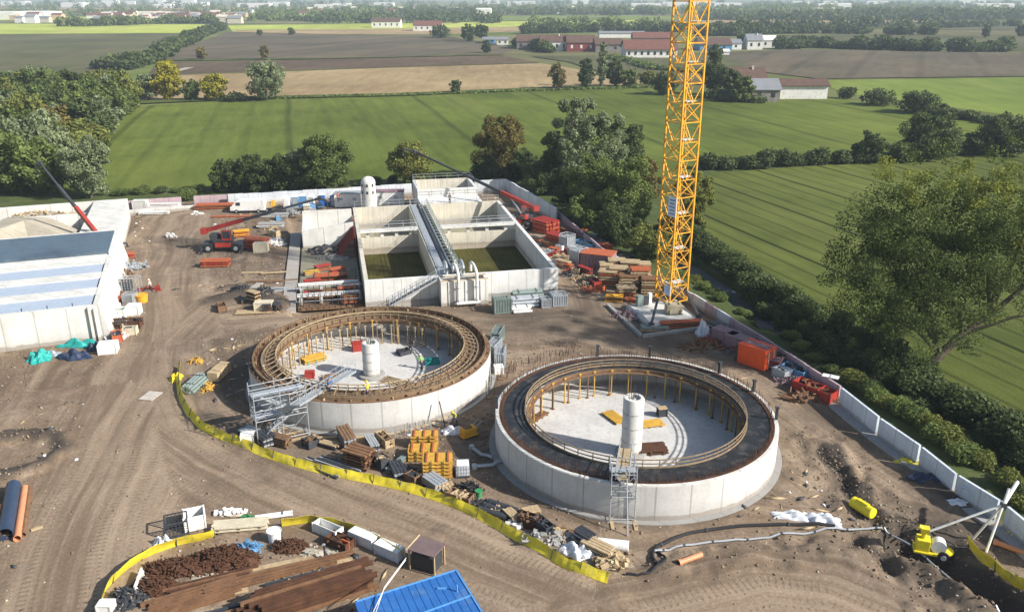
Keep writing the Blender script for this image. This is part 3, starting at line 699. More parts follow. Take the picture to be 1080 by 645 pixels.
p = G(297, 459); sc1 = lattice_tower('stair_tower', 'silver scaffold stair tower with crossing flights at the left-hand tank wall', 'scaffold', (p[0], p[1], 0), R(28), 4.6, 2.2, 5.4, 2)
MB().box((0, 0, -.02), (5.6, .25, .12)).box((0, 1.3, -.02), (5.6, .25, .12)).box((0, -1.3, -.02), (5.6, .25, .12)).build('sole_board', TIM, sc1)
p = G(655.5, 548); sc2 = lattice_tower('stair_tower', 'narrow silver scaffold tower against the near wall of the right-hand tank', 'scaffold', (p[0], p[1] + .5, 0), R(0), 1.9, 1.5, 5.0, 2, stairs=True)
MB().beam((-.8, -1.9, .04), (-.8, .9, .04), .28, .08).beam((.95, -1.9, .04), (.95, .9, .04), .28, .08).build('sole_board', TIM, sc2)
MB().tube([(.2, -.8, 3.9), (.2, -2.6, .05)], .05, 6).build('raking_tube', STEEL, sc2)
def footbridge(name, label, a, b, w_=.9):
    a, b = Vector(a), Vector(b); t = thing(name, label, 'footbridge', a); d = b - a; s_ = Vector((-d.y, d.x, 0)).normalized() * w_ / 2
    MB().beam((0, 0, 0), d, w_, .1).build('deck', TIM if 'timber' in label else STEEL, t)
    mb = MB()
    for q in (s_, -s_):
        mb.beam(q, q + d, .07, .2)
        for zz in (.5, 1.0): mb.tube([q + Vector((0, 0, zz)), q + d + Vector((0, 0, zz))], .03, 5)
        k = max(2, int(d.length / 1.4))
        for i in range(k + 1): p_ = q + d * i / k; mb.tube([p_, p_ + Vector((0, 0, 1.0))], .03, 5)
    mb.build('handrails', STEEL, t); return t
footbridge('footbridge', 'sloping silver footbridge from the stair tower into the left-hand tank', (*G(311, 427, 4.2), 4.2), (*G(371, 391, 1.6), 1.6), .9)
footbridge('footbridge', 'short timber-decked footbridge between narrow scaffold tower and white shaft', (*G(656, 505, 3.7), 3.7), (*G(660.5, 473, 3.1), 3.1), 1.0)

# --- things on the tank floors
def plank_pack(loc, rz, n_, L_, W_, m_, label, cat='formwork', layers=1, tilt=0, group=None, name='formwork_pack', rail_m=None, gap=.75):
    t = thing(name, label, cat, loc, rz, group)
    for l in range(layers):
        mb = MB(); z = .12 + l * .26
        for i in range(n_): mb.box((0, (i - (n_ - 1) / 2) * W_ / n_, z + .06), (L_ * (1 - .03 * ((i * 7 + l) % 3)), W_ / n_ * gap, .12))
        mb.build('boards', m_, t)
        mb = MB(); [mb.box((x, 0, z - .06), (.12, W_ * 1.02, .11)) for x in (-L_ * .36, 0, L_ * .36)]; mb.build('bearer', rail_m or TIMD, t)
    return t
def P3(px, py, z=0.03, dz=0): x, y = G(px, py, z); return (x, y, z + dz)
plank_pack(P3(683, 448), R(12), 6, 3.0, 1.3, PLY, 'bright yellow board pack to the right of the white shaft in the right-hand tank')
plank_pack(P3(648, 441), R(-62), 6, 2.6, 1.3, PLY, 'yellow board pack behind and left of the white shaft in the right-hand tank', rail_m=DKS)
plank_pack(P3(569, 440), R(52), 5, 2.2, .8, RUST2, 'brown timber bundle under the left rim of the right-hand tank')
plank_pack(P3(684, 476), R(8), 7, 3.2, 1.6, RUST, 'dark rusty steel mesh pack near the foot of the right-hand shaft', layers=2)
plank_pack(P3(331, 380), R(35), 4, 2.6, 1.6, PLY, 'yellow board pack on the floor of the left-hand tank', layers=2, rail_m=TEAL)
plank_pack(P3(418, 404), R(-30), 5, 3.6, 1.6, TIM, 'open timber frame lying right of the left-hand shaft', gap=.3)
plank_pack(P3(350, 398), R(20), 5, 2.2, 1.2, TIMD, 'weathered timber stack below the silver footbridge')
def crate(loc, rz, s_, m_, label, cat='box', group=None, name='crate', lid=None, inner=None):
    t = thing(name, label, cat, loc, rz, group); w_, d_, h = s_; mb = MB(); th = .06
    for x in (-1, 1): mb.box((x * (w_ / 2 - th / 2), 0, h / 2), (th, d_, h))
    for y in (-1, 1): mb.box((0, y * (d_ / 2 - th / 2), h / 2), (w_ - 2 * th, th, h))
    mb.box((0, 0, .05), (w_ - 2 * th, d_ - 2 * th, .08)); mb.build('shell', m_, t)
    r_ = MB()
    for x in (-w_ / 2, w_ / 2):
        for y in (-d_ / 2, d_ / 2): r_.box((x, y, h / 2), (.1, .1, h + .04))
    r_.build('corner_posts', m_, t)
    if lid: MB().box((0, 0, h + .04), (w_ + .08, d_ + .08, .07)).build('lid', lid, t)
    if inner:
        q = random.Random(int(w_ * 100 + loc[0] * 10)); mb = MB()
        for i in range(14): mb.box((q.uniform(-.4, .4) * w_, q.uniform(-.4, .4) * d_, h * q.uniform(.55, .95)), (q.uniform(.2, .5) * w_, .14, .14), q.uniform(0, 3))
        mb.build('contents', inner, t)
    return t
crate(P3(378, 369), .3, (1.2, .9, .9), RED, 'small red tool box on the left-hand tank floor beside the shaft', 'toolbox', lid=RED)
crate(P3(456, 383), .2, (1.5, 1.0, .5), TEAL, 'open teal crate on the left-hand tank floor at the right', 'crate', inner=TEAL)
crate(P3(426, 373), .6, (1.3, 1.0, .5), DKS, 'dark crate of tools behind the shaft of the left-hand tank', 'crate', inner=DKS)
crate(P3(327, 398), .1, (.9, .6, .7), RED, 'red hose reel box near the left rim of the left-hand tank floor', 'toolbox', lid=RED)
crate(P3(698, 438), .2, (.8, .6, .8), DKS, 'dark compressor box behind the yellow pack in the right-hand tank', 'toolbox', lid=TIM)

# ================================================================ RECTANGULAR BASINS
hB = 3.35
A = V(384, 296.5, hB); Bc = V(589, 283, hB); ux = Vector((Bc.x - A.x, Bc.y - A.y, 0)).normalized(); uy = Vector((-ux.y, ux.x, 0)); brz = math.atan2(ux.y, ux.x)
def BL(px, py, z=hB): d = V(px, py, z) - A; return (d.dot(ux), d.dot(uy))
W = (Bc - A).length; D = (BL(360.5, 220)[1] + BL(508, 211.5)[1]) / 2
print('basin', W, D, BL(371, 246.5), BL(532, 233), BL(434, 217.5), BL(474, 291), BL(360.5, 220), BL(508, 211.5))
bs_ = thing('basin_block', 'large block of open rectangular concrete basins with a channel down the middle', 'basin', (A.x, A.y, 0), brz)
T = .55; zb = -1.1
yc = (BL(371, 246.5)[1] + BL(532, 233)[1]) / 2; c0 = 9.6; c1 = c0 + 3.4
def wallbox(name, x0, x1, y0, y1, z0, z1, m_=CON, par=bs_): return MB().box(((x0 + x1) / 2, (y0 + y1) / 2, (z0 + z1) / 2), (x1 - x0, y1 - y0, z1 - z0)).build(name, m_, par)
wallbox('front_wall', 0, W, 0, T, zb, hB); wallbox('left_wall', 0, T, T, D - T, zb, hB, CON_B); wallbox('right_wall', W - T, W, T, D - T, zb, hB, CON); wallbox('rear_wall', 0, W, D - T, D, zb, hB, CON_B)
wallbox('channel_wall', c0, c0 + .4, T, D - T, zb, hB - .02, CON_B); wallbox('channel_wall', c1 - .4, c1, T, D - T, zb, hB - .02, CON_B)
wallbox('channel_floor', c0 + .4, c1 - .4, T, D - T, 1.4, 1.6, CON_G)
for x0, x1 in ((T, c0), (c1, W - T)):
    wallbox('cross_wall', x0, x1, yc, yc + .45, zb, hB - 1.15, CON_B)
    MB().box(((x0 + x1) / 2, yc + .3, hB - .13), (x1 - x0, 1.5, .26)).build('walkway_slab', CON_W, bs_)
    for k in range(4):
        xx = x0 + (x1 - x0) * (k + .5) / 4; MB().box((xx, yc + .22, hB - .7), (.5, .44, .88)).build('pier', CON_W, bs_)
FLO = fieldmat('basin_floor_olive', (.045, .042, .012), (.085, .078, .022), 0, .55, .5, sc=.2, fine=2)
FLOD = concrete('basin_floor_grey', (.30, .28, .20), .3)
wallbox('basin_floor', T, c0, T, yc, zb - .1, -.55, FLO); wallbox('basin_floor', c1, W - T, T, yc, zb - .1, -.55, FLO)
wallbox('basin_floor', T, c0, yc + .45, D - T, zb - .1, -.5, FLOD); wallbox('basin_floor', c1, W - T, yc + .45, D - T, zb - .1, -.5, FLOD)
def railing(name, label, pts, par=None, h=1.05, every=1.9, m_=STEEL, group=None):
    pts = [Vector(p) for p in pts]; mb = MB(); po = MB()
    for a, b in zip(pts[:-1], pts[1:]):
        for z in (.55, h): mb.tube([a + Vector((0, 0, z)), b + Vector((0, 0, z))], .03, 5)
        k = max(1, int((b - a).length / every))
        for i in range(k + 1): p_ = a.lerp(b, i / k); po.tube([p_, p_ + Vector((0, 0, h))], .03, 5)
    if par: mb.build(name, m_, par); po.build('rail_posts', m_, par); return
for pts in ([(T, yc - .4, hB), (c0, yc - .4, hB)], [(T, yc + 1, hB), (c0, yc + 1, hB)], [(c1, yc - .4, hB), (W - T, yc - .4, hB)], [(c1, yc + 1, hB), (W - T, yc + 1, hB)],
            [(.3, D - .2, hB), (W - .2, D - .2, hB)], [(c0 + .2, T, hB), (c0 + .2, D - T, hB)], [(c1 - .2, T, hB), (c1 - .2, D - T, hB)]):
    railing('handrail', None, pts, bs_)
# walkway grating and twin pipes down the channel
g_ = thing('channel_gantry', 'long grey pipe run and grating walkway laid down the channel between the basins', 'walkway', tuple(A + ux * (c0 + 1.7) + Vector((0, 0, hB - A.z))), brz)
MB().box((-.95, D / 2, .06), (1.0, D - 1.5, .08)).build('grating', STEEL, g_)
MB().tube([(-.1, 1.2, .12), (-.1, D - .8, .12)], .22, 12).build('pipe', DKS, g_, True)
MB().tube([(.45, 1.2, .1), (.45, D - .8, .1)], .16, 12).build('pipe', STEEL, g_, True)
mb = MB()
for k in range(22): yk = 1.5 + k * (D - 3) / 21; mb.box((.2, yk, 0), (3.3, .14, .12)); mb.beam((.9, yk, .05), (1.5, yk + 1.2, 1.0), .06); mb.beam((1.5, yk, 0), (1.5, yk, 1.1), .05)
mb.build('cross_members', WIREG, g_)
# front pump box
fb = thing('pump_chamber', 'pale concrete box standing out from the front wall of the basins', 'chamber', tuple(A + ux * 9.6 - uy * .003 + Vector((0, 0, -A.z))), brz)
bw, bd = 6.2, 2.5
MB().box((bw / 2, -bd + .2, hB / 2), (bw, .4, hB + .05)).box((.2, -bd / 2 + .1, hB / 2), (.4, bd - .6, hB + .05)).box((bw - .2, -bd / 2 + .1, hB / 2), (.4, bd - .6, hB + .05)).box((bw / 2, -bd / 2, .6), (bw - .9, bd - .9, 1.2)).build('walls', CON_W, fb)
mb = MB(); [mb.box((x, -bd - .05, hB / 2), (.14, .12, hB)) for x in (1.0, 2.1, 3.2, 4.3, 5.2)]; mb.build('ribs', CON_W, fb)
MB().beam((.2, -bd + .25, hB + .06), (bw, -bd + .25, hB + .06), .3, .08).beam((.3, -.5, hB + .06), (bw, -.5, hB + .06), .3, .08).build('edge_boards', TIM, fb)
pp = thing('pipe_loop', 'pair of tall white pipes arching from the channel down the front of the pump box', 'pipework', tuple(A + ux * 9.6 + Vector((0, 0, -A.z))), brz)
def arc_pipe(x, back, front, top, bot, r_):
    pts = [(x, back, top - 1.0)]
    for k in range(9): a = PI - PI * k / 8; pts.append((x, (back + front) / 2 - math.cos(PI - a) * 0 + (back - front) / 2 * -math.cos(a), top + .5 * math.sin(a) * 1.1))
    pts += [(x, front, top - .5), (x, front, bot)]; return MB().tube(pts, r_, 12)
arc_pipe(2.2, 1.6, -bd - .55, hB + .9, .5, .2).build('riser', WHT, pp, True)
arc_pipe(4.6, 1.8, -bd - .55, hB + .9, .5, .2).build('riser', WHT, pp, True)
arc_pipe(3.4, 3.4, .4, hB + .7, hB - .3, .2).build('elbow', STEEL, pp, True)
arc_pipe(1.2, 3.2, .6, hB + .7, hB - .3, .2).build('elbow', STEEL, pp, True)
MB().tube([(1.9, -bd - .55, .5), (5.0, -bd - .55, .5)], .22, 12).build('manifold', WHT, pp, True)
mb = MB(); [mb.lathe([(.3, 0), (.3, .09)], 16, (x, -bd - .55, z)) for x in (2.2, 4.6) for z in (.9, 2.6)]; mb.build('flanges', STEEL, pp)
# steel stair on the front wall
st = thing('steel_stair', 'straight silver stair climbing the front wall of the basins', 'stair', tuple(A - uy * .62 + Vector((0, 0, -A.z))), brz)
a_, b_ = Vector((3.0, 0, .0)), Vector((9.3, 0, hB - .1)); mb = MB()
for q in (-.45, .45): mb.beam(a_ + Vector((0, q, 0)), b_ + Vector((0, q, 0)), .07, .28)
mb.build('stringers', STEEL, st); mb = MB()
for k in range(17): p = a_.lerp(b_, (k + .5) / 17); mb.box(p, (.3, .84, .05))
mb.build('treads', DKS, st); mb = MB()
for q in (-.45, .45):
    for z in (.55, 1.0): mb.tube([a_ + Vector((0, q, z)), b_ + Vector((0, q, z))], .03, 5)
    for k in range(9): p = a_.lerp(b_, k / 8) + Vector((0, q, 0)); mb.tube([p, p + Vector((0, 0, 1.0))], .03, 5)
mb.build('handrail', STEEL, st)
# raised rear basin
ya = D + 1.0; hb2 = hB + 1.5; x0, x1 = BL(438, 196, hb2)[0], BL(506, 200.5, hb2)[0] ; yb = BL(431, 190, hb2)[1]
yf = BL(470, 199, hb2)[1]; yf = max(yf, D + .3); yb = max(yb, yf + 9); print('rear', x0, x1, yf, yb)
rb = thing('rear_basin', 'smaller raised concrete basin behind the main block, railed along the back', 'basin', (A.x, A.y, 0), brz)
wallbox('front_wall', x0, x1, yf, yf + .5, zb, hb2, CON_W, rb); wallbox('rear_wall', x0, x1, yb - .5, yb, zb, hb2, CON_B, rb)
wallbox('left_wall', x0, x0 + .5, yf + .5, yb - .5, zb, hb2, CON, rb); wallbox('right_wall', x1 - .5, x1, yf + .5, yb - .5, zb, hb2, CON, rb)
wallbox('floor', x0 + .5, x1 - .5, yf + .5, yb - .5, 0, .8, CON_G, rb)
railing('handrail', None, [(x0, yf + .2, hb2), (x0 - .0, yb - .2, hb2), (x1, yb - .2, hb2), (x1 - .0, yf + .2, hb2)], rb, every=2.2)
railing('handrail', None, [(x0, yf - .1, hB + .1), (x1, yf - .1, hB + .1)], rb)
wallbox('front_ledge', x0, x1, D + .003, yf, zb, hB + .08, CON, rb)
# silo-like tower behind
p = GY(389.5, 215, V(389.5, 221, 0).y)
sl_ = thing('round_tower', 'white domed round tower behind the left rear basin', 'tower', (p.x, p.y, 0))
ht = GY(389.5, 186, p.y).z
MB().lathe([(1.45, 0), (1.35, ht - 1.2), (1.25, ht - .7), (.9, ht - .25), (.3, ht)], 32).build('shell', CON_W, sl_, True)
mb = MB()
for z in (ht - 1.5, ht * .55):
    for a in np.linspace(0, 2 * PI, 9)[:-1]: mb.box((1.36 * math.cos(a), 1.36 * math.sin(a), z), (.1, .35, .5), a)
mb.build('openings', DKS, sl_)

# ================================================================ OPEN STRUCTURE LEFT OF THE BASINS
def LF(px, py, z=0): d = V(px, py, z) - A; return (d.dot(ux), d.dot(uy))
os_ = thing('unfinished_structure', 'unfinished concrete structure of half-built walls and beams left of the basins', 'structure', (A.x, A.y, 0), brz)
wallbox('floor_slab', -8.6, -.3, 8.2, D - 6, -.5, .12, FLOD, os_); wallbox('pit_floor', -8.6, -.3, 1.0, 8.197, -.5, -.1, TIMD, os_)
wallbox('strip_footing', -10.6, -8.9, 0, D - 3, -.4, .18, CON, os_)
hw = 4.0
yq = LF(312, 264, 0)[1]; print('os', yq, LF(312, 264, 0), LF(354, 216, 4))
wallbox('rear_wall', -8.4, -.35, D - 5, D - 4.5, -.5, hB + .9, CON_W, os_)
# sloping front wall leaf
MB().add([(-8.4, yq + .5, 0), (-.35, yq + .5, 0), (-.35, yq + .5, hB + .6), (-8.4, yq + .5, hB - .5), (-8.4, yq + 1, 0), (-.35, yq + 1, 0), (-.35, yq + 1, hB + .6), (-8.4, yq + 1, hB - .5)],
         [(0, 1, 2, 3), (7, 6, 5, 4), (3, 2, 6, 7), (1, 5, 6, 2), (0, 3, 7, 4)]).build('middle_wall', CON_W, os_)
wallbox('left_wall', -8.4, -7.9, yq + 1.003, D - 5.003, -.5, hB - .4, CON, os_)
for yy, zz in ((2.2, 1.25), (6.6, 1.25)): MB().box((-4.6, yy, zz), (8.0, .7, .3)).build('beam', CON, os_)
for xx in (-8.2, -5.6, -3.0, -.6):
    for yy in (2.2, 6.6): MB().box((xx, yy, .55), (.4, .5, 1.05)).build('pier', CON, os_)
for i, xx in enumerate(np.linspace(-8.6, -.5, 12)):
    MB().tube([(xx, .7, 0), (xx, .7, 3.0)], .05, 6).build('scaffold_pole', DKS, os_)
mb = MB(); [mb.tube([(-8.8, .7, z), (-.3, .7, z)], .035, 5) for z in (.9, 1.9, 2.8)]; mb.build('scaffold_ledgers', STEEL, os_)
mb = MB(); [mb.tube([(xx, 9.5, 0), (xx, 9.5, 2.2)], .04, 5) for xx in np.linspace(-8.3, -.8, 5)]; mb.tube([(-8.3, 9.5, 2.1), (-.8, 9.5, 2.1)], .04, 5); mb.build('scaffold_poles', DKS, os_)
sf = thing('shoring_frame', 'dark red raking shoring frames against the side wall of the basins', 'shoring', (A.x, A.y, 0), brz)
for i in range(9):
    yy = yq - 6 + i * 1.25; MB().beam((-.35, yy, 3.4), (-3.2, yy, .15), .16, .2).beam((-.4, yy, .15), (-3.2, yy, .15), .12).beam((-.42, yy, .1), (-.42, yy, 3.4), .16).build('raking_strut', mat('oxide_red', (.26, .04, .03), .7), sf)
MB().box((-.3, yq - 1, 1.8), (.1, 12, 3.2)).build('shutter_panel', mat('dull_red', (.13, .03, .028), .8), sf)
def stackthing(pos, rz, L_, W_, layers, m_, label, cat='timber stack', lh=.28, group=None, seed=0, bearer=TIMD, n_=5, name='material_stack'):
    t = thing(name, label, cat, pos, rz, group); q = random.Random(seed)
    for l in range(layers):
        mb = MB(); z = l * lh
        for i in range(n_): mb.box((q.uniform(-.04, .04) * L_, (i - (n_ - 1) / 2) * W_ / n_, z + lh * .68), (L_ * q.uniform(.92, 1.0), W_ / n_ * .82, lh * .55), q.uniform(-.015, .015))
        mb.build('layer', m_ if not isinstance(m_, (list, tuple)) else m_[l % len(m_)], t)
    mb = MB(); [mb.box((x, 0, l * lh + lh * .2), (.14, W_, lh * .36)) for x in (-L_ * .33, L_ * .33) for l in range(layers)]; mb.build('bearers', bearer, t)
    return t
def onB(x, y, z=0): p_ = A + ux * x + uy * y; return (p_.x, p_.y, z)
stackthing(onB(-4.2, 4.4, .12), brz, 6.2, 1.5, 3, [RUST2, ORA], 'long orange and brown formwork stack between the two white beams', 'formwork', seed=1)
stackthing(onB(-4.4, 11.6, .12), brz, 4.6, 1.6, 3, [ORA, RUST], 'orange formwork stack behind the rear white beam', 'formwork', seed=2)
stackthing(onB(-1.9, 1.3, .12), brz, 2.2, 1.0, 4, [ORA, RUST2], 'small orange stack at the corner beside the basin front wall', 'formwork', seed=3)
stackthing(onB(-7.0, 14.4, .12), brz + .3, 2.2, 1.2, 2, [TIM, PLY], 'yellowish timber bundle beside the strip footing', seed=4)
stackthing(onB(-1.9, 8.6, .12), brz, 2.0, .8, 3, [ORA, RED], 'short orange stack by the raking frames', 'formwork', seed=6)
for i_, (x_, y_, l_) in enumerate([(-6.6, 4.5, 'orange stack at the left end between the white beams'), (-2.2, 4.6, 'red stack at the right end between the white beams'), (-6.8, 9.6, 'brown and orange stack beside the scaffold poles at the rear beam'), (-3.2, 13.6, 'red-brown stack in the middle of the slab of the unfinished structure'), (-5.4, 16.2, 'orange stack deep inside the unfinished structure')]): stackthing(onB(x_, y_, .12), brz + .1 * i_, 2.4, 1.0, 3 + i_ % 2, [ORA, RUST2, RED], l_, 'formwork', seed=130 + i_)
def rubble(name, label, cat, pos, rx, ry, h, m_, n_=60, seed=1, size=.35, parts=None, group=None):
    """a heap: mound of soil with separate lumps bedded in it"""
    t = thing(name, label, cat, pos, 0, group); q = random.Random(seed); k = 26; rows = 9; vs = []; fs = []
    for j in range(rows + 1):
        rr = j / rows
        for i in range(k):
            a = 2 * PI * i / k; e = 1 + .18 * math.sin(a * 3 + seed) + .1 * math.sin(a * 7 + seed * 2)
            vs.append((rx * rr * e * math.cos(a), ry * rr * e * math.sin(a), h * (1 - rr ** 1.6) * (1 + q.uniform(-.22, .22)) - .12 * rr))
    for j in range(rows):
        for i in range(k): fs.append((j * k + i, (j + 1) * k + i, (j + 1) * k + (i + 1) % k, j * k + (i + 1) % k))
    MB().add(vs, fs).build('mound', m_, t)
    mb = MB()
    for i in range(n_):
        a = q.uniform(0, 2 * PI); rr = q.random() ** .5; s_ = size * q.uniform(.4, 1.3); M = Matrix.Rotation(q.uniform(0, 3), 3, 'X') @ Matrix.Rotation(q.uniform(0, 3), 3, 'Z')
        e_ = 2.2 if name in ('scrap_pile', 'material_pile') else 1.0
        mb.box((rx * rr * math.cos(a), ry * rr * math.sin(a), h * (1 - rr ** 1.6) + s_ * .15), (s_ * e_, s_ * q.uniform(.4, 1) / e_, s_ * q.uniform(.3, .7) / e_), 0, M)
    mb.build('lumps', parts or m_, t); return t
rubble('rubble_heap', 'grey rubble heap with green scrub below the half-built wall', 'rubble', onB(-5.2, yq - 2.2, .1), 2.6, 1.8, .9, SOILM, 60, 3, .5, DKS)
rubble('rubble_heap', 'pale rubble spread on the slab below the shoring frames', 'rubble', onB(-3.8, yq - 6.0, .1), 2.6, 1.4, .4, SAND, 50, 4, .4, CON_G)

# ================================================================ BUILDING ON THE LEFT
hL = 4.3
FLc = V(98, 320.5, hL); d_ = (V(98, 320.5, hL) - V(0, 331, hL)).normalized(); lx = Vector((d_.x, d_.y, 0)).normalized(); ly = Vector((-lx.y, lx.x, 0)); lrz = math.atan2(lx.y, lx.x)
def LB(px, py, z): d = V(px, py, z) - FLc; return (d.dot(lx), d.dot(ly))
print('left bld', LB(0, 331, hL), LB(108, 272, hL), LB(119, 264.5, hL), LB(120, 246.5, hL), LB(0, 256, hL), LB(100, 209, hL), LB(118, 247, hL), 'ground', G(0, 374), G(111, 371), FLc)
lb = thing('settling_building', 'white concrete building at the left with pale blue channels across its top', 'building', (FLc.x, FLc.y, 0), lrz)
XL = -34; yT = LB(103, 272, hL)[1]; yU = LB(110, 247, hL)[1]; yE = LB(98, 209.5, hL)[1]; Wd = 0.0; xr = 1.7
BLUEW = mat('water_sky_blue', (.40, .47, .57), .5, var=.12, dirt=(.46, .50, .56), dscale=.25, bmp=.05, spec=.5)  # channel water; the sky it mirrors is put into the base colour
WETROOF = mat('blue_grey_roof', (.085, .125, .165), .35, var=.25, dirt=(.035, .05, .08), dscale=.12, bmp=.05, spec=.5)  # wet roof; reflected sky and trees painted as blue-grey and dark patches
def wl(name, x0, x1, y0, y1, z0, z1, m_=CON_W, par=lb): return MB().box(((x0 + x1) / 2, (y0 + y1) / 2, (z0 + z1) / 2), (x1 - x0, y1 - y0, z1 - z0)).build(name, m_, par)
wl('front_wall', XL, 0, -.5, 0, -.6, hL, CON_W)
MB().add([(0, -.5, -.6), (xr, -.9, -.6), (0, -.5, hL), (.6, -.5, hL), (0, yU, -.6), (xr, yU, -.6), (0, yU, hL), (.6, yU, hL)],
         [(0, 1, 3, 2), (1, 5, 7, 3), (5, 4, 6, 7), (2, 3, 7, 6), (4, 0, 2, 6)]).build('side_wall', CON_W, lb)
wl('buttress', -.55, -.25, -.85, -.503, -.3, hL - .1, CON_W); wl('buttress', .05, .3, -.95, -.505, -.3, hL - .3, CON)
nB = 3; seg = yT / nB
for i in range(nB):
    y0_ = i * seg; wl('water_strip', XL, -.25, y0_ + .003, y0_ + seg * .62, -.6, hL - .16, BLUEW)
    wl('channel_beam', XL, -.05, y0_ + seg * .62 + .003, y0_ + seg - .003, -.6, hL - .05, CON_W)
for k in range(10): wl('seam_post', -2.2 - k * 2.6, -2.1 - k * 2.6, .03, .14, hL - .44, hL + .35, DKS)
wl('parapet', XL, -.05, yT + .003, yT + 1.2, -.6, hL + .15, CON_W)
wl('upper_roof', XL, .2, yT + 1.203, yU - .3, -.6, hL + .55, WETROOF)
wl('upper_edge', XL, .2, yU - .297, yU, -.6, hL + .6, CON_W)
wl('side_ledge', .205, .8, yT + 1.3, yU + .003, -.5, hL + .45, CON)
rw = thing('open_hall', 'roofless white concrete hall behind the blue-grey roof at the left', 'building', (FLc.x, FLc.y, 0), lrz)
yH = yU + .01
wl('rear_wall', XL, .4, yE - .5, yE, -.5, hL - .4, CON_W, rw); wl('side_wall', -.1, .4, yH, yE - .503, -.5, hL - .4, CON_W, rw)
wl('inner_wall', XL, -5.5, yE - 5.2, yE - 4.8, -.5, hL - 1.3, CON_W, rw); wl('inner_wall', -5.5, -5.0, yE - 5.2, yE - .503, -.5, hL - .9, CON_W, rw)
wl('floor', XL, -.103, yH, yE - 5.203, -.5, .4, CON_G, rw)
MB().add([(-5.2, yH + .2, hL - .4), (-5.0, yE - 5, hL - .4), (-.103, yH + .2, hL - .4), (-.103, yE - 5, hL - .4), (-.103, yE - .6, hL - .4), (-5, yE - .6, hL - .4)],
         [(0, 2, 3, 1), (1, 3, 4, 5)]).build('side_slab', CON_W, rw)
hop = thing('concrete_hopper', 'ridged concrete hopper with sand and timber strewn over it inside the open hall', 'hopper', (FLc.x, FLc.y, 0), lrz)
hp_ = [(25, 232.5, 4.3), (72, 249, 3.4), (30, 253, 2.6), (0, 241, 4.0), (-30, 246, 3.2), (-30, 256, 2.6), (52, 229, 3.4), (84, 243, 3.0), (0, 256, 2.6), (8, 229, 3.4)]
hv = [V(*p) - FLc for p in hp_]; hop.location.z = FLc.z; Mi = Matrix.Rotation(-lrz, 3, 'Z'); hv = [Mi @ v_ for v_ in hv]; lo_ = [Vector((v_.x, v_.y, .42 - FLc.z)) for v_ in hv]
n_ = len(hv); rim_ = [4, 5, 8, 2, 1, 7, 6, 9]; fs_ = [(3, 8, 2, 0), (0, 2, 1), (0, 1, 7, 6), (4, 5, 8, 3), (3, 0, 9), (0, 6, 9), (4, 3, 9)] + [(a, n_ + a, n_ + b, b) for a, b in zip(rim_, rim_[1:] + rim_[:1])]
MB().add(hv + lo_, fs_).build('sloping_slabs', concrete('sandy_concrete', (.50, .44, .34), .5), hop)
rubble('sand_heap', 'heap of orange timber scraps and sand in the open hall at the far left', 'rubble', tuple(FLc + lx * -21 + ly * (yE - 7.5) - Vector((0, 0, FLc.z - 1.6))), 3.5, 1.6, 1.2, SAND, 60, 8, .6, PLYO)
rubble('sand_heap', 'low ridge of pale rubble along the rear wall of the open hall', 'rubble', tuple(FLc + lx * -12 + ly * (yE - 2.4) - Vector((0, 0, FLc.z - 2.4))), 6.5, 1.1, .7, SAND, 70, 9, .5, TIM)

# ================================================================ PERIMETER WALLS
def wall_run(name, label, pts, h, th, mats, pan=3.0, z0=-.3):
    P = [Vector(p) for p in pts]; t = thing(name, label, 'wall', (P[0].x, P[0].y, 0)); j = 0; o0 = Vector((P[0].x, P[0].y, 0))
    for a, b in zip(P[:-1], P[1:]):
        l = (b - a).length; k = max(1, round(l / pan)); d = (b - a).normalized(); rz = math.atan2(d.y, d.x)
        for i in range(k):
            c = a.lerp(b, (i + .5) / k); m_ = mats(j) if callable(mats) else mats; j += 1; hh = h * (1 + .012 * ((j * 37) % 5 - 2))
            if m_ is None: continue
            MB().box((c.x - o0.x, c.y - o0.y, (hh + z0) / 2), (l / k - .03, th, hh - z0), rz).build('panel', m_, t)
    return t
def GW(pts, z): return [(*G(x, y, z), 0) for x, y in pts]
WZ = 1.5
wall_run('perimeter_wall', 'long precast perimeter wall along the east side, mauve and grey panels beside the ditch', GW([(587, 221), (636, 262), (689, 291), (732, 310), (800, 352), (887, 407)], WZ), WZ, .22,
         lambda j: CON_M if (j < 9 or j > 18 or j % 7 == 3) else CON_P, 3.2)
wall_run('yard_wall', 'tall bluish concrete wall round the rear yard corner behind the long-boom telehandler', GW([(500, 190.5), (534, 189), (587, 219)], 2.7), 2.7, .3, CON_P, 3)
wall_run('perimeter_wall', 'pale grey precast wall closing the back of the yard behind the white van', GW([(434, 193.5), (350, 199), (240, 205)], 2.2), 2.2, .25, lambda j: CON_P, 3)
wall_run('perimeter_wall', 'short mauve stretch of the back wall left of the pale wall', GW([(239, 205), (204, 207)], 1.9), 1.9, .25, CON_M, 3)
wall_run('perimeter_wall', 'mauve back wall beyond the shrub gap at the far left of the yard', GW([(191, 207.5), (112, 213.5)], 1.9), 1.9, .25, CON_M, 3)
wall_run('barrier_wall', 'low white kerb wall in front of the back wall', GW([(300, 209), (192, 217), (116, 223)], .9), .9, .5, CON_W, 4)
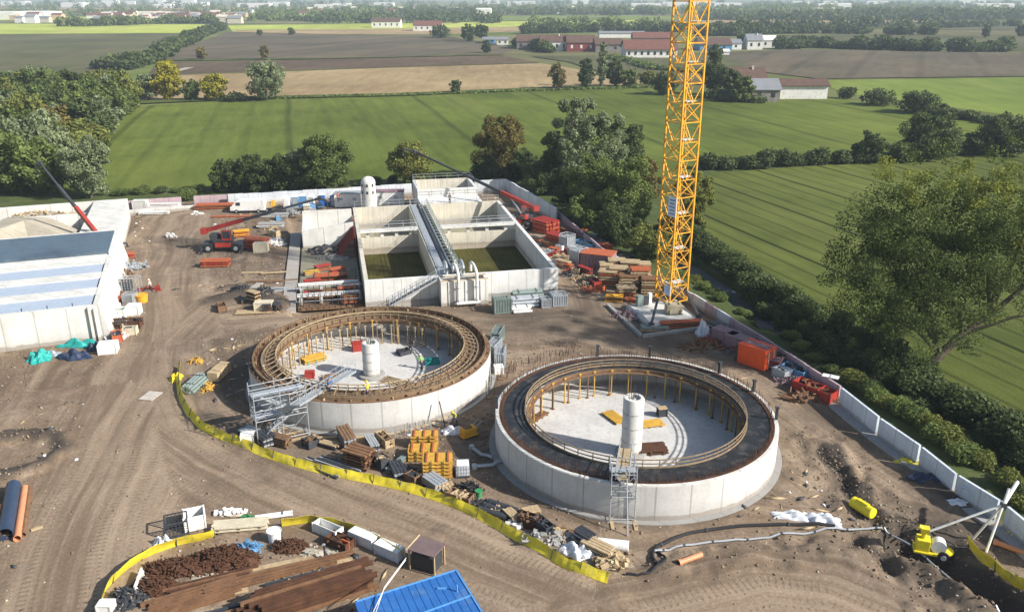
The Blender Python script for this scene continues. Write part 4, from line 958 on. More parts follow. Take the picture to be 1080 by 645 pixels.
# L-shaped retaining units at the lower right
def lunit(a, b, h, label, grp=None):
    a, b = Vector((*a, 0)), Vector((*b, 0)); l = (b - a).length; rz = math.atan2((b - a).y, (b - a).x); t = thing('retaining_unit', label, 'retaining wall', tuple(a), rz, grp)
    MB().box((l / 2, 0, h / 2), (l - .3, .22, h + .06 * math.sin(a.x * 3))).build('stem', CONBL, t); MB().box((l / 2, -.6, .1), (l - .05, .95, .22)).build('foot', CONBL, t)
CONBL = concrete('concrete_bluish', (.58, .64, .72), .45, amt=.4)
RW = [(887, 408), (928, 440), (972, 470), (1010, 500), (1056, 528)]
RP = [G(x, y, 2.0) for x, y in RW]
names = ['bluish concrete retaining unit next to the end of the mauve wall', 'second bluish retaining unit counting from the mauve wall', 'third bluish retaining unit counting from the mauve wall', 'last bluish retaining unit before the leaning sheet, nearest the pole tripod']
for a, b, nm in zip(RP[:-1], RP[1:], names): lunit(a, b, 2.0, nm)
lunit(G(1062, 532, 2), G(1120, 580, 2), 2.0, 'bluish retaining unit cut off by the right edge, beyond the pole tripod')
def slab(label, px, py, z, s_, rz, M, m_, cat='sheet', name='leaning_sheet'):
    t = thing(name, label, cat, tuple(V(px, py, z)), rz); MB().box((0, 0, 0), s_, 0, M).build('board', m_, t)
    q = MB(); q.box((0, 0, -.06), (s_[0] * .96, .08, .06), 0, M).build('batten', m_, t); return t
slab('light blue-grey sheet leaning on the last retaining unit', 1037, 523, .9, (3.0, 2.0, .1), R(-45), Matrix.Rotation(R(-38), 3, 'X'), mat('light_blue_board', (.50, .60, .74), .5, var=.15))

# ================================================================ TOWER CRANE
cx_, cy_ = G(707.5, 315, .8); CR = R(30)
cr = thing('tower_crane', 'tall yellow lattice tower crane mast standing on its white foundation', 'tower crane', (cx_, cy_, .75), CR)
S = 1.42; secH = 4.55
for x in (-S, S):
    for y in (-S, S): MB().box((x, y, 27), (.2, .2, 54)).build('leg', YEL, cr)
for i in range(12):
    z = i * secH; mb = MB()
    for a, b in (((-S, -S), (S, -S)), ((S, -S), (S, S)), ((S, S), (-S, S)), ((-S, S), (-S, -S))):
        mb.beam((*a, z + .1), (*b, z + .1), .12); mb.beam((*a, z + secH / 2), (*b, z + secH / 2), .09)
        mx_, my_ = (a[0] + b[0]) / 2, (a[1] + b[1]) / 2
        mb.beam((*a, z + .1), (*b, z + secH / 2), .1); mb.beam((*b, z + .1), (*a, z + secH / 2), .08)
        mb.beam((*a, z + secH), (mx_, my_, z + secH / 2), .1); mb.beam((*b, z + secH), (mx_, my_, z + secH / 2), .1)
    mb.build('bracing', YEL, cr)
    zz = z + secH * .55
    MB().box((.45, -.4, zz), (1.6, 1.1, .06)).build('ladder_platform', WHT if i % 1 == 0 else STEEL, cr)
    l = MB(); s_ = (-1) ** i
    for q in (-.2, .2): l.beam((.9 + q, .3 - .5 * s_, z + .3), (.9 + q, .3 + .5 * s_, z + secH + .2), .05)
    for k in range(14): l.box((.9, .3 - .5 * s_ + s_ * (k + .5) / 14, z + .3 + (secH - .1) * (k + .5) / 14), (.4, .04, .04))
    l.build('ladder', PLY, cr)
# signs on the mast
SGN = mat('sign_pale_blue', (.60, .68, .80), .4, var=.05, bmp=0)
def mastsign(zc, h_, w_):
    s = MB().box((-S - .14, -S + w_ / 2 - .2, zc), (.05, w_, h_)).build('sign', SGN, cr)
    q = MB(); [q.box((-S - .17, -S + w_ / 2 - .2, zc + h_ * (.33 - .17 * k)), (.012, w_ * (.75 - .13 * (k % 2)), h_ * .055)) for k in range(5)]; q.build('sign_lines', BLU, s)
zs = GY(703, 217, cy_ - 1).z - .75; mastsign(zs, 2.5, 1.5); zs2 = GY(697, 311, cy_ - 1).z - .75; mastsign(1.8, 1.3, 1.2)
# foundation and ballast
fo = thing('crane_foundation', 'white-topped chamfered concrete foundation pad under the crane', 'foundation', (*G(699, 329, .75), 0))
q4 = [V(663.5, 321.7, .75), V(688, 341.5, .75), V(735, 334.7, .75), V(713, 315.5, .75)]; o_ = Vector((*G(699, 329, .75), 0)); vs = [(v_ - o_) for v_ in q4]
cn = sum(vs, Vector()) / 4; lo = [cn + (v_ - cn) * 1.1 for v_ in vs]
MB().add([(v_.x, v_.y, .75) for v_ in vs] + [(v_.x, v_.y, .35) for v_ in lo] + [(v_.x, v_.y, -.8) for v_ in lo], [(0, 1, 2, 3), (4, 5, 1, 0), (5, 6, 2, 1), (6, 7, 3, 2), (7, 4, 0, 3), (8, 9, 5, 4), (9, 10, 6, 5), (10, 11, 7, 6), (11, 8, 4, 7)]).build('pad', CON_W, fo)
kb = MB(); kp = [V(641, 322, .1), V(677, 355, .1), V(742, 346, .1)]
for a, b in zip(kp[:-1], kp[1:]): kb.beam(a - o_, b - o_, .45, .5)
kb.build('kerb', CON_G, fo)
bl = thing('ballast_block', 'beige concrete ballast block beside the crane feet', 'ballast', tuple(V(710, 330, .75, .004)), R(4))
MB().box((0, 0, .6), (2.0, 1.3, 1.2)).build('block', mat('beige_concrete', (.42, .37, .25), .85, var=.2), bl, bevel=.06)
MB().box((-.6, 0, 1.22), (.12, .5, .12)).box((.6, 0, 1.22), (.12, .5, .12)).build('lifting_loops', DKS, bl); MB().box((0, -.68, .06), (2.1, .12, .12)).box((-.7, -.7, .3), (.1, .1, .6)).box((.7, -.7, .3), (.1, .1, .6)).build('strap', DKS, bl)
cb = thing('control_cabinet', 'grey-green electrical cabinets left of the crane foot', 'cabinet', tuple(V(678, 322, .75, .004)), R(20))
MB().box((-.5, 0, .7), (.8, .6, 1.4)).build('cabinet', WIREG, cb); MB().box((.4, .2, .5), (.7, .6, 1.0)).build('cabinet', DKS, cb); MB().box((1.1, .3, .8), (.4, .5, 1.3)).build('cabinet', WHT, cb)
for (a, b, lab) in (((718, 309), (737, 334), 'dark diagonal brace running from the crane foot to the right corner of the pad'), ((693, 328), (687, 342), 'short dark diagonal brace at the near corner of the crane pad')):
    p = V(*b, .8); q = V(*a, 1.0, 1.5) if a[0] > 700 else V(*a, .9, 1.6); t = thing('brace', lab, 'brace', tuple(p)); MB().beam((0, 0, .1), q - p, .26, .3).box((0, 0, .05), (.7, .7, .1)).build('strut', DKS, t)
    MB().box((0, 0, .2), (.35, .35, .3)).build('shoe', DKS, t)

# ================================================================ VEHICLES
def wheel(par, x, y, r, w_=.4, hub=STEEL):
    t = MB().tube([(x, y - w_ / 2, r), (x, y + w_ / 2, r)], r, 18).build('wheel', DARK, par, True)
    s_ = 1 if y > 0 else -1
    MB().tube([(x, y + s_ * (w_ / 2 - .02), r), (x, y + s_ * (w_ / 2 + .05), r)], r * .5, 12).build('rim', hub, t, True)
def telehandler(loc, rz, label, tip, pivot=(-2.6, 0, 2.5), split=.45, jib=None, rot_cab=0):
    t = thing('telehandler', label, 'telehandler', loc, rz)
    MB().box((0, 0, .95), (6.2, 1.5, .7)).box((2.6, 0, 1.25), (1.0, 2.2, .35)).box((-2.6, 0, 1.25), (1.0, 2.2, .35)).build('chassis', DKS, t, bevel=.05)
    MB().box((.1, -.95, 1.15), (2.4, .4, .7)).box((.1, .95, 1.15), (2.4, .4, .7)).build('side_box', RED, t, bevel=.05)
    for x in (-2.15, 2.15):
        for y in (-1.05, 1.05): wheel(t, x, y, .68, .5)
    for x in (-3.1, 3.1):
        for y in (-1, 1): MB().beam((x, 0, .9), (x, y * 1.9, .55), .25, .22).box((x, y * 1.95, .3), (.2, .2, .55)).box((x, y * 1.95, .04), (.55, .55, .07)).build('outrigger', DKS, t)
    MB().lathe([(.95, 1.3), (.95, 1.6)], 24).box((0, 0, 1.85), (3.0, 1.9, .5)).box((-1.3, 0, 2.3), (1.2, 1.6, .9)).build('turret', DKS, t, bevel=.04)
    MB().box((-1.2, .55, 2.2), (1.7, .7, .8)).build('engine_cover', RED, t, bevel=.06)
    c = MB().box((.75, -.62, 2.05), (1.4, .75, .3)).box((.75, -.62, 3.35), (1.3, .78, .08)).box((.12, -.27, 2.7), (.08, .06, 1.25)).box((.12, -.97, 2.7), (.08, .06, 1.25)).box((1.38, -.27, 2.7), (.08, .06, 1.25)).box((1.38, -.97, 2.7), (.08, .06, 1.25)).build('cab', RED, t)
    MB().box((.75, -.62, 2.75), (1.22, .7, 1.1)).build('cab_glass', GLASS, c)
    inv = Matrix.Rotation(-rz, 3, 'Z'); tp = inv @ (Vector(tip) - Vector(loc)); pv = Vector(pivot); d = tp - pv
    MB().beam(pv, pv + d * split, .5, .62).box(pv, (.8, 1.0, .9)).build('boom', RED, t)
    MB().beam(pv + d * (split - .02), pv + d * (split + .3), .38, .46).beam(pv + d * (split + .28), tp, .26, .32).build('boom_extension', DKS, t)
    MB().beam(Vector((.2, 0, 1.9)), pv + d * .2, .2).build('lift_cylinder', STEEL, t)
    j = inv @ (Vector(jib) - Vector(loc)) if jib else tp + Vector((.8, 0, -1.0))
    MB().beam(tp, j, .3, .3).box(tp, (.6, .6, .6)).tube([j, j - Vector((0, 0, .8))], .06, 6).box(j - Vector((0, 0, 1.0)), (.25, .25, .4)).build('jib_head', DKS, t)
    return t
bx, by = G(237, 264); y0_ = by + .3
telehandler((bx, by, 0), R(2), 'red telehandler with black boom reaching right, standing in the open yard', GY(337, 209, by + 1.5), pivot=(-3.0, .4, 3.1), jib=GY(345, 212, by + 1.5), split=.34)
bx, by = G(552, 239)
telehandler((bx, by, 0), R(120), 'red telehandler between the basins and the rear wall with its very long boom raised', GY(438, 160, by + 14), pivot=(-2.2, -1.1, 3.6), jib=GY(425, 157, by + 14), split=.27)
p = FLc + lx * -1.9 + ly * (yH + 4)
telehandler((p.x, p.y, .4), lrz + R(70), 'red telehandler inside the open hall at the left, dark boom pointing up-left', GY(42, 172, p.y + 8), pivot=(-2.0, -.3, 3.2), jib=GY(38, 176, p.y + 8), split=.38)
def hooked_sling(p, l, lab):
    t = thing('lifting_chain', lab, 'chain', tuple(p)); MB().tube([(0, 0, 0), (0, 0, -l)], .04, 5).box((0, 0, -l), (.2, .2, .3)).build('chain', DKS, t); MB().ring(.08, .16, -l - .35, -l - .25, 12).build('hook', STEEL, t)

# white van
bx, by = G(263, 223.5); van = thing('van', 'white panel van parked in front of the back wall', 'van', (bx, by, 0), R(4))
prof = [(-3.1, .45), (-3.1, 2.15), (-2.9, 2.45), (1.7, 2.4), (2.2, 2.25), (2.95, 1.3), (3.2, 1.2), (3.25, .45)]
# profile drawn with the nose to the left in the photo
vs = [(-x, s_ * 1.0, z) for s_ in (-1, 1) for x, z in prof]; n_ = len(prof)
MB().add(vs, [tuple(range(n_))[::-1], tuple(range(n_, 2 * n_))] + [(i, (i + 1) % n_, n_ + (i + 1) % n_, n_ + i) for i in range(n_)]).build('body', WHT, van, bevel=.06)
MB().add([(-2.24, -.9, 2.22), (-2.24, .9, 2.22), (-2.98, .88, 1.33), (-2.98, -.88, 1.33)], [(0, 1, 2, 3)]).box((-1.7, -1.01, 1.75), (.8, .03, .6)).box((-1.7, 1.01, 1.75), (.8, .03, .6)).build('windows', GLASS, van)
MB().box((0, 0, .42), (6.3, 2.03, .22)).build('sill', DKS, van)
for x in (-2.1, 1.9):
    for y in (-.92, .92): wheel(van, x, y, .36, .24)
for y in (-.7, .7): MB().box((-3.2, y, .95), (.12, .32, .2)).build('headlight', GLASS, van)
pk = thing('loaded_trailer', 'small trailer loaded with tan boards behind the white van', 'trailer', (*G(281, 222), 0), R(4))
MB().box((0, 0, .6), (3.2, 1.9, .15)).box((-2.1, 0, .5), (1.2, .1, .1)).build('bed', DKS, pk); MB().box((.2, 0, 1.1), (2.0, 1.6, .8)).build('load', TIM, pk); MB().box((1.3, .2, 1.3), (.5, 1.2, 1.0)).build('load', YEL, pk)
for y in (-.95, .95): wheel(pk, .3, y, .35, .22)
# blue portable toilets and tanks along the back
for i, (x, y, m_, lab) in enumerate([(303, 212, WHT, 'white portable cabin leftmost of the small cabins by the back wall'), (312, 211, BLUP, 'blue portable toilet beside the leftmost white cabin'), (320, 210, BLUP, 'second blue portable toilet from the left along the back wall'), (329, 210, WHT, 'white portable toilet between the blue ones'), (340, 209, BLU, 'darker blue portable toilet behind the tip of the boom'), (352, 209, BLU, 'blue portable toilet nearest the white round tower')]):
    t = thing('portable_toilet', lab, 'portable toilet', (*G(x, y + 8), 0), R(4 + i), 'cabins lined up at the back wall')
    MB().box((0, 0, 1.1), (1.15, 1.15, 2.2)).build('walls', m_, t); MB().add([(-.6, -.6, 2.2), (.6, -.6, 2.2), (.6, .6, 2.2), (-.6, .6, 2.2), (-.35, -.35, 2.5), (.35, -.35, 2.5), (.35, .35, 2.5), (-.35, .35, 2.5)], [(0, 1, 5, 4), (1, 2, 6, 5), (2, 3, 7, 6), (3, 0, 4, 7), (4, 5, 6, 7)]).build('roof', WHT, t)
    MB().box((0, -.6, 1.05), (.8, .05, 1.9)).build('door', STEEL if i % 2 else m_, t)
for x, y, s_, lab in ((368, 209, 5, 'white site hut with dark windows just left of the round tower'), (410, 207, 6, 'long white site hut right of the round tower')):
    t = thing('site_hut', lab, 'hut', (*G(x, y + 8), 0), R(4)); MB().box((0, 0, 1.3), (s_, 2.4, 2.5)).build('walls', WHT, t); MB().box((0, 0, 2.6), (s_ + .2, 2.6, .1)).build('roof', MAUVE if s_ > 5 else STEEL, t)
    for k in range(2): MB().box((-s_ / 2 + s_ * (k + .5) / 2, -1.21, 1.6), (.7, .06, .45)).build('window', STEEL, t)
# white load, banner and blocks in front of the back wall at the left
def PG(px, py): x, y = G(px, py); return (x, y, max(-.05, zat(x, y)))
t = thing('banner', 'white banner with faint grey lettering lines hung at the back of the yard', 'banner', PG(174, 222), R(6)); MB().box((0, 0, 1.0), (6.2, .05, 1.0)).build('sheet', WHT, t); MB().box((-3.1, 0, .75), (.08, .08, 1.5)).box((3.1, 0, .75), (.08, .08, 1.5)).build('posts', STEEL, t)
MB().box((0, -.035, 1.12), (5.0, .012, .12)).box((-.5, -.035, .85), (3.6, .012, .08)).build('printed_lines', MAUVE, t)
crate(PG(149, 222), R(5), (2.4, 1.6, 1.9), CON_W, 'pale concrete box beside the white banner', 'box', lid=CON_W)
plank_pack(PG(163, 226), R(6), 5, 5.5, 1.2, WHT, 'stack of white panels lying in front of the white banner', layers=2)
stackthing(PG(232, 220), R(6), 9.0, 2.0, 3, [ORA, RUST2], 'long orange formwork pile between banner and white van', 'formwork', seed=11)
plank_pack(PG(248, 229), R(3), 3, 8.5, .8, ORA, 'thin red-orange beams lying on the ground in front of the white van')
rubble('rubble_heap', 'white stones beside a pale patch in the open yard', 'rubble', PG(180, 250), .9, .6, .5, SAND, 14, 5, .5, WHT)
rubble('rubble_heap', 'small pile of whitish sacks near the kerb wall', 'rubble', PG(208, 226), 1.0, .5, .4, SAND, 14, 6, .4, WHT)
# orange stacks near the yard telehandler
stackthing(PG(228, 281), R(3), 4.2, 1.6, 3, [ORA, RED], 'orange formwork stack on the ground below the yard telehandler', 'formwork', seed=12, lh=.35)
stackthing(PG(271, 262), R(-12), 3.8, 2.0, 5, [ORA, RED], 'orange and red formwork pile right of the yard telehandler', 'formwork', seed=13, lh=.32)
stackthing(PG(255, 250), R(20), 2.6, 1.4, 4, [ORA, YEL], 'orange and yellow pile behind the yard telehandler', 'formwork', seed=14)
crate(PG(276, 266), R(2), (2.1, 1.2, 1.4), mat('cream_paint', (.62, .56, .42), .6), 'cream box in front of the orange pile in the yard', 'box', lid=mat('cream_paint', (.62, .56, .42), .6))
stackthing(PG(286, 240), R(3), 4.5, 1.8, 3, [CON_G, WHT], 'stack of grey and white slabs in the shade left of the unfinished structure', 'slab stack', seed=15)
stackthing(PG(289, 228), R(3), 5.5, 1.6, 2, [WHT, CON_G], 'long low stack of white panels under the telehandler boom', 'slab stack', seed=16)
plank_pack(PG(270, 308), R(80), 3, 3.0, 1.0, CON, 'pale concrete slab on edge of the dark spoil heap')
plank_pack(PG(272, 330), R(5), 5, 5.5, 1.4, TIM, 'timber boards on the ground behind the left-hand tank')
crate(PG(279, 328), R(4), (2.2, 1.2, 1.0), mat('cream_paint', (.62, .56, .42), .6), 'cream box on the timber boards behind the left-hand tank', 'box', lid=mat('cream_paint', (.62, .56, .42), .6))
for i in range(6): plank_pack(PG(270 + i * 7, 288 + (i % 3) * 9), R(2 + i * 3), 2, 4.2, .5, [TIM, TIMD, STEEL][i % 3], ['light boards laid beside the pale slab near the dark spoil heap', 'brown board pair laid in the yard left of the strip footing', 'grey bars laid in the yard left of the strip footing', 'light board pair close to the strip footing', 'brown board pair touching the strip footing', 'grey bars beside the strip footing'][i])

# ---------------------------------------------------------------- clutter beside the left building
def frame_rack(loc, rz, s_, m_, label, cat='frame', group=None, name='wire_cage'):
    t = thing(name, label, cat, loc, rz, group); w_, d_, h = s_; mb = MB()
    for x in (-w_ / 2, w_ / 2):
        for y in (-d_ / 2, d_ / 2): mb.beam((x, y, 0), (x, y, h), .09)
    for z in (.08, h):
        for y in (-d_ / 2, d_ / 2): mb.beam((-w_ / 2, y, z), (w_ / 2, y, z), .09)
        for x in (-w_ / 2, w_ / 2): mb.beam((x, -d_ / 2, z), (x, d_ / 2, z), .09)
    mb.build('frame', m_, t); mb = MB()
    for k in range(1, 6): mb.beam((-w_ / 2 + w_ * k / 6, -d_ / 2, .08), (-w_ / 2 + w_ * k / 6, -d_ / 2, h), .04); mb.beam((-w_ / 2 + w_ * k / 6, d_ / 2, .08), (-w_ / 2 + w_ * k / 6, d_ / 2, h), .04); mb.beam((-w_ / 2, -d_ / 2, h * k / 6), (w_ / 2, -d_ / 2, h * k / 6), .03)
    mb.build('bars', m_, t)
    if 'cage' in label or 'bundle' in label:
        mb = MB(); k_ = 6
        for i in range(k_):
            for j in range(4): mb.box((-w_ / 2 + w_ * (i + .5) / k_, -d_ / 2 + d_ * (j + .5) / 4, h * .46), (w_ / k_ * .72, d_ / 4 * .72, h * .84))
        mb.build('contents', m_, t)
    return t
def basin_drum(loc, r_, h, m_, label, cat='tub', name='tub', inner=None):
    t = thing(name, label, cat, loc); MB().lathe([(r_ * .85, 0), (r_, h), (r_ + .05, h), (r_ + .05, h - .08), (r_, h - .08)], 24).lathe([(r_ * .8, .1), (r_ * .93, h - .02)], 24).build('shell', m_, t, True)
    MB().lathe([(r_ * .9, h - .3), (r_ * .9, h - .25)], 24).build('fill', inner or DARK, t); return t
stackthing(PG(131, 272), R(20), 3.0, 1.2, 3, [ORA, RED], 'red-orange formwork stack by the upper corner of the left building', 'formwork', seed=21)
rubble('scrap_pile', 'tangle of bent silver rods beside the left building', 'scrap pile', PG(141, 283), 2.2, 1.2, .5, SOILM, 40, 22, .7, STEEL)
rubble('scrap_pile', 'pinkish brick rubble against the left building wall', 'rubble', PG(127, 291), 1.5, 1.8, .7, SAND, 50, 23, .5, RUST2)
frame_rack(PG(140, 307), R(10), (2.2, 1.4, 2.0), STEEL, 'tall silver frame rack right of the left building')
stackthing(PG(129, 319), R(30), 2.6, 1.4, 3, [ORA, DKS], 'orange and black pile beside the silver frame rack', 'formwork', seed=24)
crate(PG(133, 306), R(0), (1.6, 1.2, 1.4), DKS, 'black waste box behind the silver frame rack', 'box', inner=RUST2)
basin_drum(PG(150, 318), .8, 1.0, YEL, 'yellow-orange tub standing right of the silver frame rack', inner=YEL)
rubble('scrap_pile', 'small heap of dark red hoses and white bags right of the yellow tub', 'scrap pile', PG(159, 306), 1.5, .7, .4, SOILM, 24, 25, .45, RED)
frame_rack(PG(138, 320), R(-8), (1.4, 1.2, 1.4), STEEL, 'small silver cage left of the yellow tub', 'cage')
for x, y, lab in ((120, 331, 'white slab box nearest the left building buttress'), (127, 334, 'white upright panel box second from the buttress'), (142, 331, 'white box at the outer end of the white row')): crate(PG(x, y), R(5), (1.5, 1.3, 1.2), WHT, lab, 'box', lid=WHT if x != 127 else None, inner=GREN if x == 127 else None)
crate(PG(132, 345), R(6), (3.9, 1.3, .95), RUST, 'long rusty brown skip beside the left building', 'skip', name='skip', inner=DKS)
crate(PG(138, 352), R(8), (1.5, .9, .9), mat('cream_paint', (.62, .56, .42), .6), 'cream box in front of the rusty skip', 'box', inner=DKS)
rubble('scrap_pile', 'white and maroon plastic bits before the rusty skip', 'scrap pile', PG(124, 357), 1.3, .7, .4, SOILM, 30, 26, .4, PLAS)
crate(PG(115, 371), R(14), (1.9, 1.5, 1.1), WHT, 'white box at the front corner of the left building', 'box', lid=WHT)
def tarp(label, pos, rx, ry, h, m_, seed, cat='tarpaulin', name='tarpaulin_heap', rz=0, n=26):
    """crumpled cloth over a heap: a dense closed grid with folds, its hem on the ground"""
    q = np.random.RandomState(seed); t = thing(name, label, cat, pos, rz); g = np.linspace(-1, 1, n); XX, YY = np.meshgrid(g, g)
    ph = q.rand(6) * 6; rr = np.sqrt(XX ** 2 + YY ** 2)
    ed = 1 + .12 * np.sin(np.arctan2(YY, XX) * 5 + ph[0]) + .08 * np.sin(np.arctan2(YY, XX) * 9 + ph[1])
    k = np.maximum(np.abs(XX), np.abs(YY)) / np.maximum(rr, 1e-6); Xd, Yd = XX * k * ed, YY * k * ed; e = np.clip(1 - np.maximum(np.abs(XX), np.abs(YY)) ** 2.2, 0, 1)
    zz = h * e * (.7 + .3 * np.sin(XX * 7 + YY * 3 + ph[2]) + .25 * np.sin(YY * 11 - XX * 4 + ph[3])) + q.normal(0, .05, XX.shape) * h
    zz = np.where(np.maximum(np.abs(XX), np.abs(YY)) > .97, -.05, np.maximum(zz, .02))
    co_ = np.stack([Xd * rx, Yd * ry, zz], -1).reshape(-1, 3); ii = np.arange(n * n).reshape(n, n); qd = np.stack([ii[:-1, :-1], ii[:-1, 1:], ii[1:, 1:], ii[1:, :-1]], -1).reshape(-1, 4)
    o = link(bpy.data.objects.new('cloth', npmesh('cloth', co_, qd, m_)), t); s_ = o.modifiers.new('s', 'SOLIDIFY'); s_.thickness = .03; return t
tarp('teal tarpaulin heap at the left end of the building front', PG(42, 378), 1.3, 1.5, 1.0, TEAL, 1)
tarp('long teal tarpaulin roll against the front wall of the left building', PG(84, 365), 2.5, .6, .9, TEAL, 2, rz=.1)
tarp('dark navy tarpaulin heap in front of the long teal roll', PG(79, 376), 2.0, .9, .9, NAVY, 3)
tarp('black tarpaulin next to the white corner box', PG(101, 368), 1.0, .8, .9, NAVY, 4)
tarp('grey bundle between the two teal tarpaulins', PG(55, 374), 1.6, .6, .5, STEEL, 5)

# ---------------------------------------------------------------- east yard: formwork, frames, pallets
stackthing(PG(575, 244), R(-50), 4.2, 3.0, 6, [ORA, RED], 'tall orange-red formwork stack just behind the long-boom telehandler', 'formwork', seed=31, lh=.36)
stackthing(PG(588, 254), R(-50), 4.0, 2.2, 4, [ORA, RED], 'orange formwork stack with black gaps below the tall orange-red stack', 'formwork', seed=32, lh=.3, bearer=DKS)
stackthing(PG(601, 245), R(-48), 4.6, 1.4, 2, [ORA, RUST2], 'low line of orange beams along the perimeter wall', 'formwork', seed=33)
frame_rack(PG(598, 262), R(-48), (1.8, 1.8, 2.4), STEEL, 'first tall silver cage in the east yard, nearest the orange stacks', 'cage')
frame_rack(PG(606, 270), R(-48), (1.6, 1.6, 1.6), STEEL, 'low silver cage between the two tall silver cages', 'cage')
frame_rack(PG(610, 278), R(-48), (1.9, 1.9, 2.6), STEEL, 'second tall silver cage in the east yard, nearest the orange box', 'cage')
crate(PG(592, 263), R(-48), (1.4, 1.2, .8), WHT, 'small white box at the foot of the first silver cage', 'box', inner=WHT)
crate(PG(600, 268), R(-48), (1.2, .9, .8), RED, 'small red box between the silver cages', 'toolbox', lid=RED)
crate(PG(620, 281), R(-40), (2.8, 1.2, 1.0), ORA, 'orange trough left of the orange-roofed box', 'crate', inner=RUST2)
t = thing('container', 'container with an orange roof and mauve sides in the east yard', 'container', PG(631, 281), R(-22)); MB().box((0, 0, 1.1), (4.6, 3.0, 2.2)).build('body', MAUVE, t); MB().box((0, 0, 2.25), (4.8, 3.2, .12)).build('roof', ORA, t)
q_ = MB(); [q_.box((x, -1.54, 1.1), (.08, .08, 2.1)) for x in np.linspace(-2.1, 2.1, 9)]; q_.build('ribs', MAUVE, t)
crate(PG(618, 262), R(-48), (4.0, 1.2, 1.1), BLUP, 'long blue-grey bin against the perimeter wall in the east yard', 'bin', inner=DKS)
frame_rack(PG(609, 252), R(-48), (3.0, 1.0, 1.3), DKS, 'dark rack against the mauve perimeter wall', 'rack')
plts = [(641, 300, 6), (652, 299, 7), (650, 288, 6), (662, 305, 6), (674, 303, 8), (664, 293, 7), (676, 292, 6), (686, 308, 6), (660, 312, 4), (642, 290, 5)]
pls = ['pallet stack at the near left of the timber stacks', 'pallet stack second from the left at the front', 'pallet stack in the rear row by the orange-roofed container', 'squat pallet stack in the front row middle', 'tallest pallet stack, right end of the front row', 'pallet stack in the rear row middle', 'pallet stack in the rear row right, by the wall', 'pallet stack closest to the crane foot', 'lowest pallet stack in front of all the others', 'leaning pallet stack right beside the orange-roofed container']
for i, ((x, y, l), lab) in enumerate(zip(plts, pls)): stackthing(PG(x, y), R(-12 + (i * 17) % 14), 2.7, 1.9, l, [TIM, TIM, RUST2] if i % 2 else [TIM, ORA, TIM], lab, 'pallet stack', lh=.36, group='timber pallet stacks beside the crane', seed=40 + i, bearer=TIMD, n_=4)
stackthing(PG(648, 317), R(-8), 2.4, 1.3, 3, [YEL, TIMD], 'yellow drum-like formwork stack at the left corner of the crane kerb', 'formwork', seed=55)
stackthing(PG(666, 318), R(-8), 1.8, 1.0, 2, [ORA], 'salmon pile by the left edge of the crane pad', 'formwork', seed=56)
rubble('scrap_pile', 'dark red rods and hoses in the gap left of the crane pad', 'scrap pile', PG(664, 335), 2.4, 1.4, .4, SOILM, 50, 57, .5, MAUVE)
stackthing(PG(718, 345), R(8), 5.4, 1.0, 3, [ORA, RUST2], 'orange beam stack lying along the near kerb of the crane pad', 'formwork', seed=58)
stackthing(PG(690, 348), R(-2), 3.4, 1.2, 2, [TIM, WIREG], 'greenish-yellow board stack left of the orange beams at the crane pad', 'formwork', seed=59)
tarp('white sheeted bag right of the crane pad', PG(741, 353), .9, .9, 1.7, PLAS, 7)
rubble('scrap_pile', 'red and brown scrap in front of the mauve panels right of the crane', 'scrap pile', PG(741, 368), 2.4, 1.3, .5, SOILM, 60, 60, .6, RUST2)
rubble('scrap_pile', 'thin pile of red tubes beside the white sheeted bag', 'scrap pile', PG(752, 362), 1.6, .8, .5, SOILM, 40, 61, .5, RED)
for x, y, lab in ((765, 362, 'mauve container panel leaning at the perimeter wall left of the orange container'), (779, 369, 'mauve box touching the orange container')): crate(PG(x, y), R(-50), (3.0, 1.6, 1.7), MAUVE, lab, 'container', lid=MAUVE)
t = thing('container', 'bright orange-red container standing by the perimeter wall', 'container', PG(797, 384), R(-48)); MB().box((0, 0, 1.15), (3.4, 2.2, 2.3)).build('body', mat('vermilion', (.80, .10, .02), .5, var=.12), t, bevel=.04)
MB().box((0, 0, 2.32), (3.0, .9, .06)).build('roof_hatch', MAUVE, t); MB().box((1.72, 0, 1.7), (.05, 2.0, .6)).build('end_panel', ORA, t); MB().box((1.76, -.5, 1.1), (.06, .06, 2.0)).box((1.76, .5, 1.1), (.06, .06, 2.0)).build('lock_bars', WHT, t); MB().box((-1.9, 0, 1.0), (.35, 2.0, 1.9)).build('dark_end', DKS, t)
jk = [(816, 380, 'dark bin of scrap right after the orange container', DKS, RUST), (828, 388, 'second dark bin of scrap after the orange container', DKS, MAUVE), (838, 396, 'dark bin beside the red skip', BLUP, DKS), (852, 414, 'red-rimmed skip full of rusty scrap', RED, RUST2), (865, 419, 'red skip nearest the bluish retaining units', RED, RUST)]
for x, y, lab, m_, inn in jk: crate(PG(x, y), R(-50), (2.8, 1.5, 1.1), m_, lab, 'skip', name='skip', inner=inn)
rubble('scrap_pile', 'rusty rods scattered before the red-rimmed skip', 'scrap pile', PG(846, 420), 2.6, 1.0, .4, SOILM, 50, 62, .6, RUST2)
t = thing('flat_board', 'small white board lying on top of the mauve perimeter wall', 'board', tuple(V(876, 397, 1.56)), R(-30)); MB().box((0, 0, .04), (1.6, .8, .06)).build('board', WHT, t); MB().box((0, 0, .09), (.1, .8, .04)).build('batten', STEEL, t)

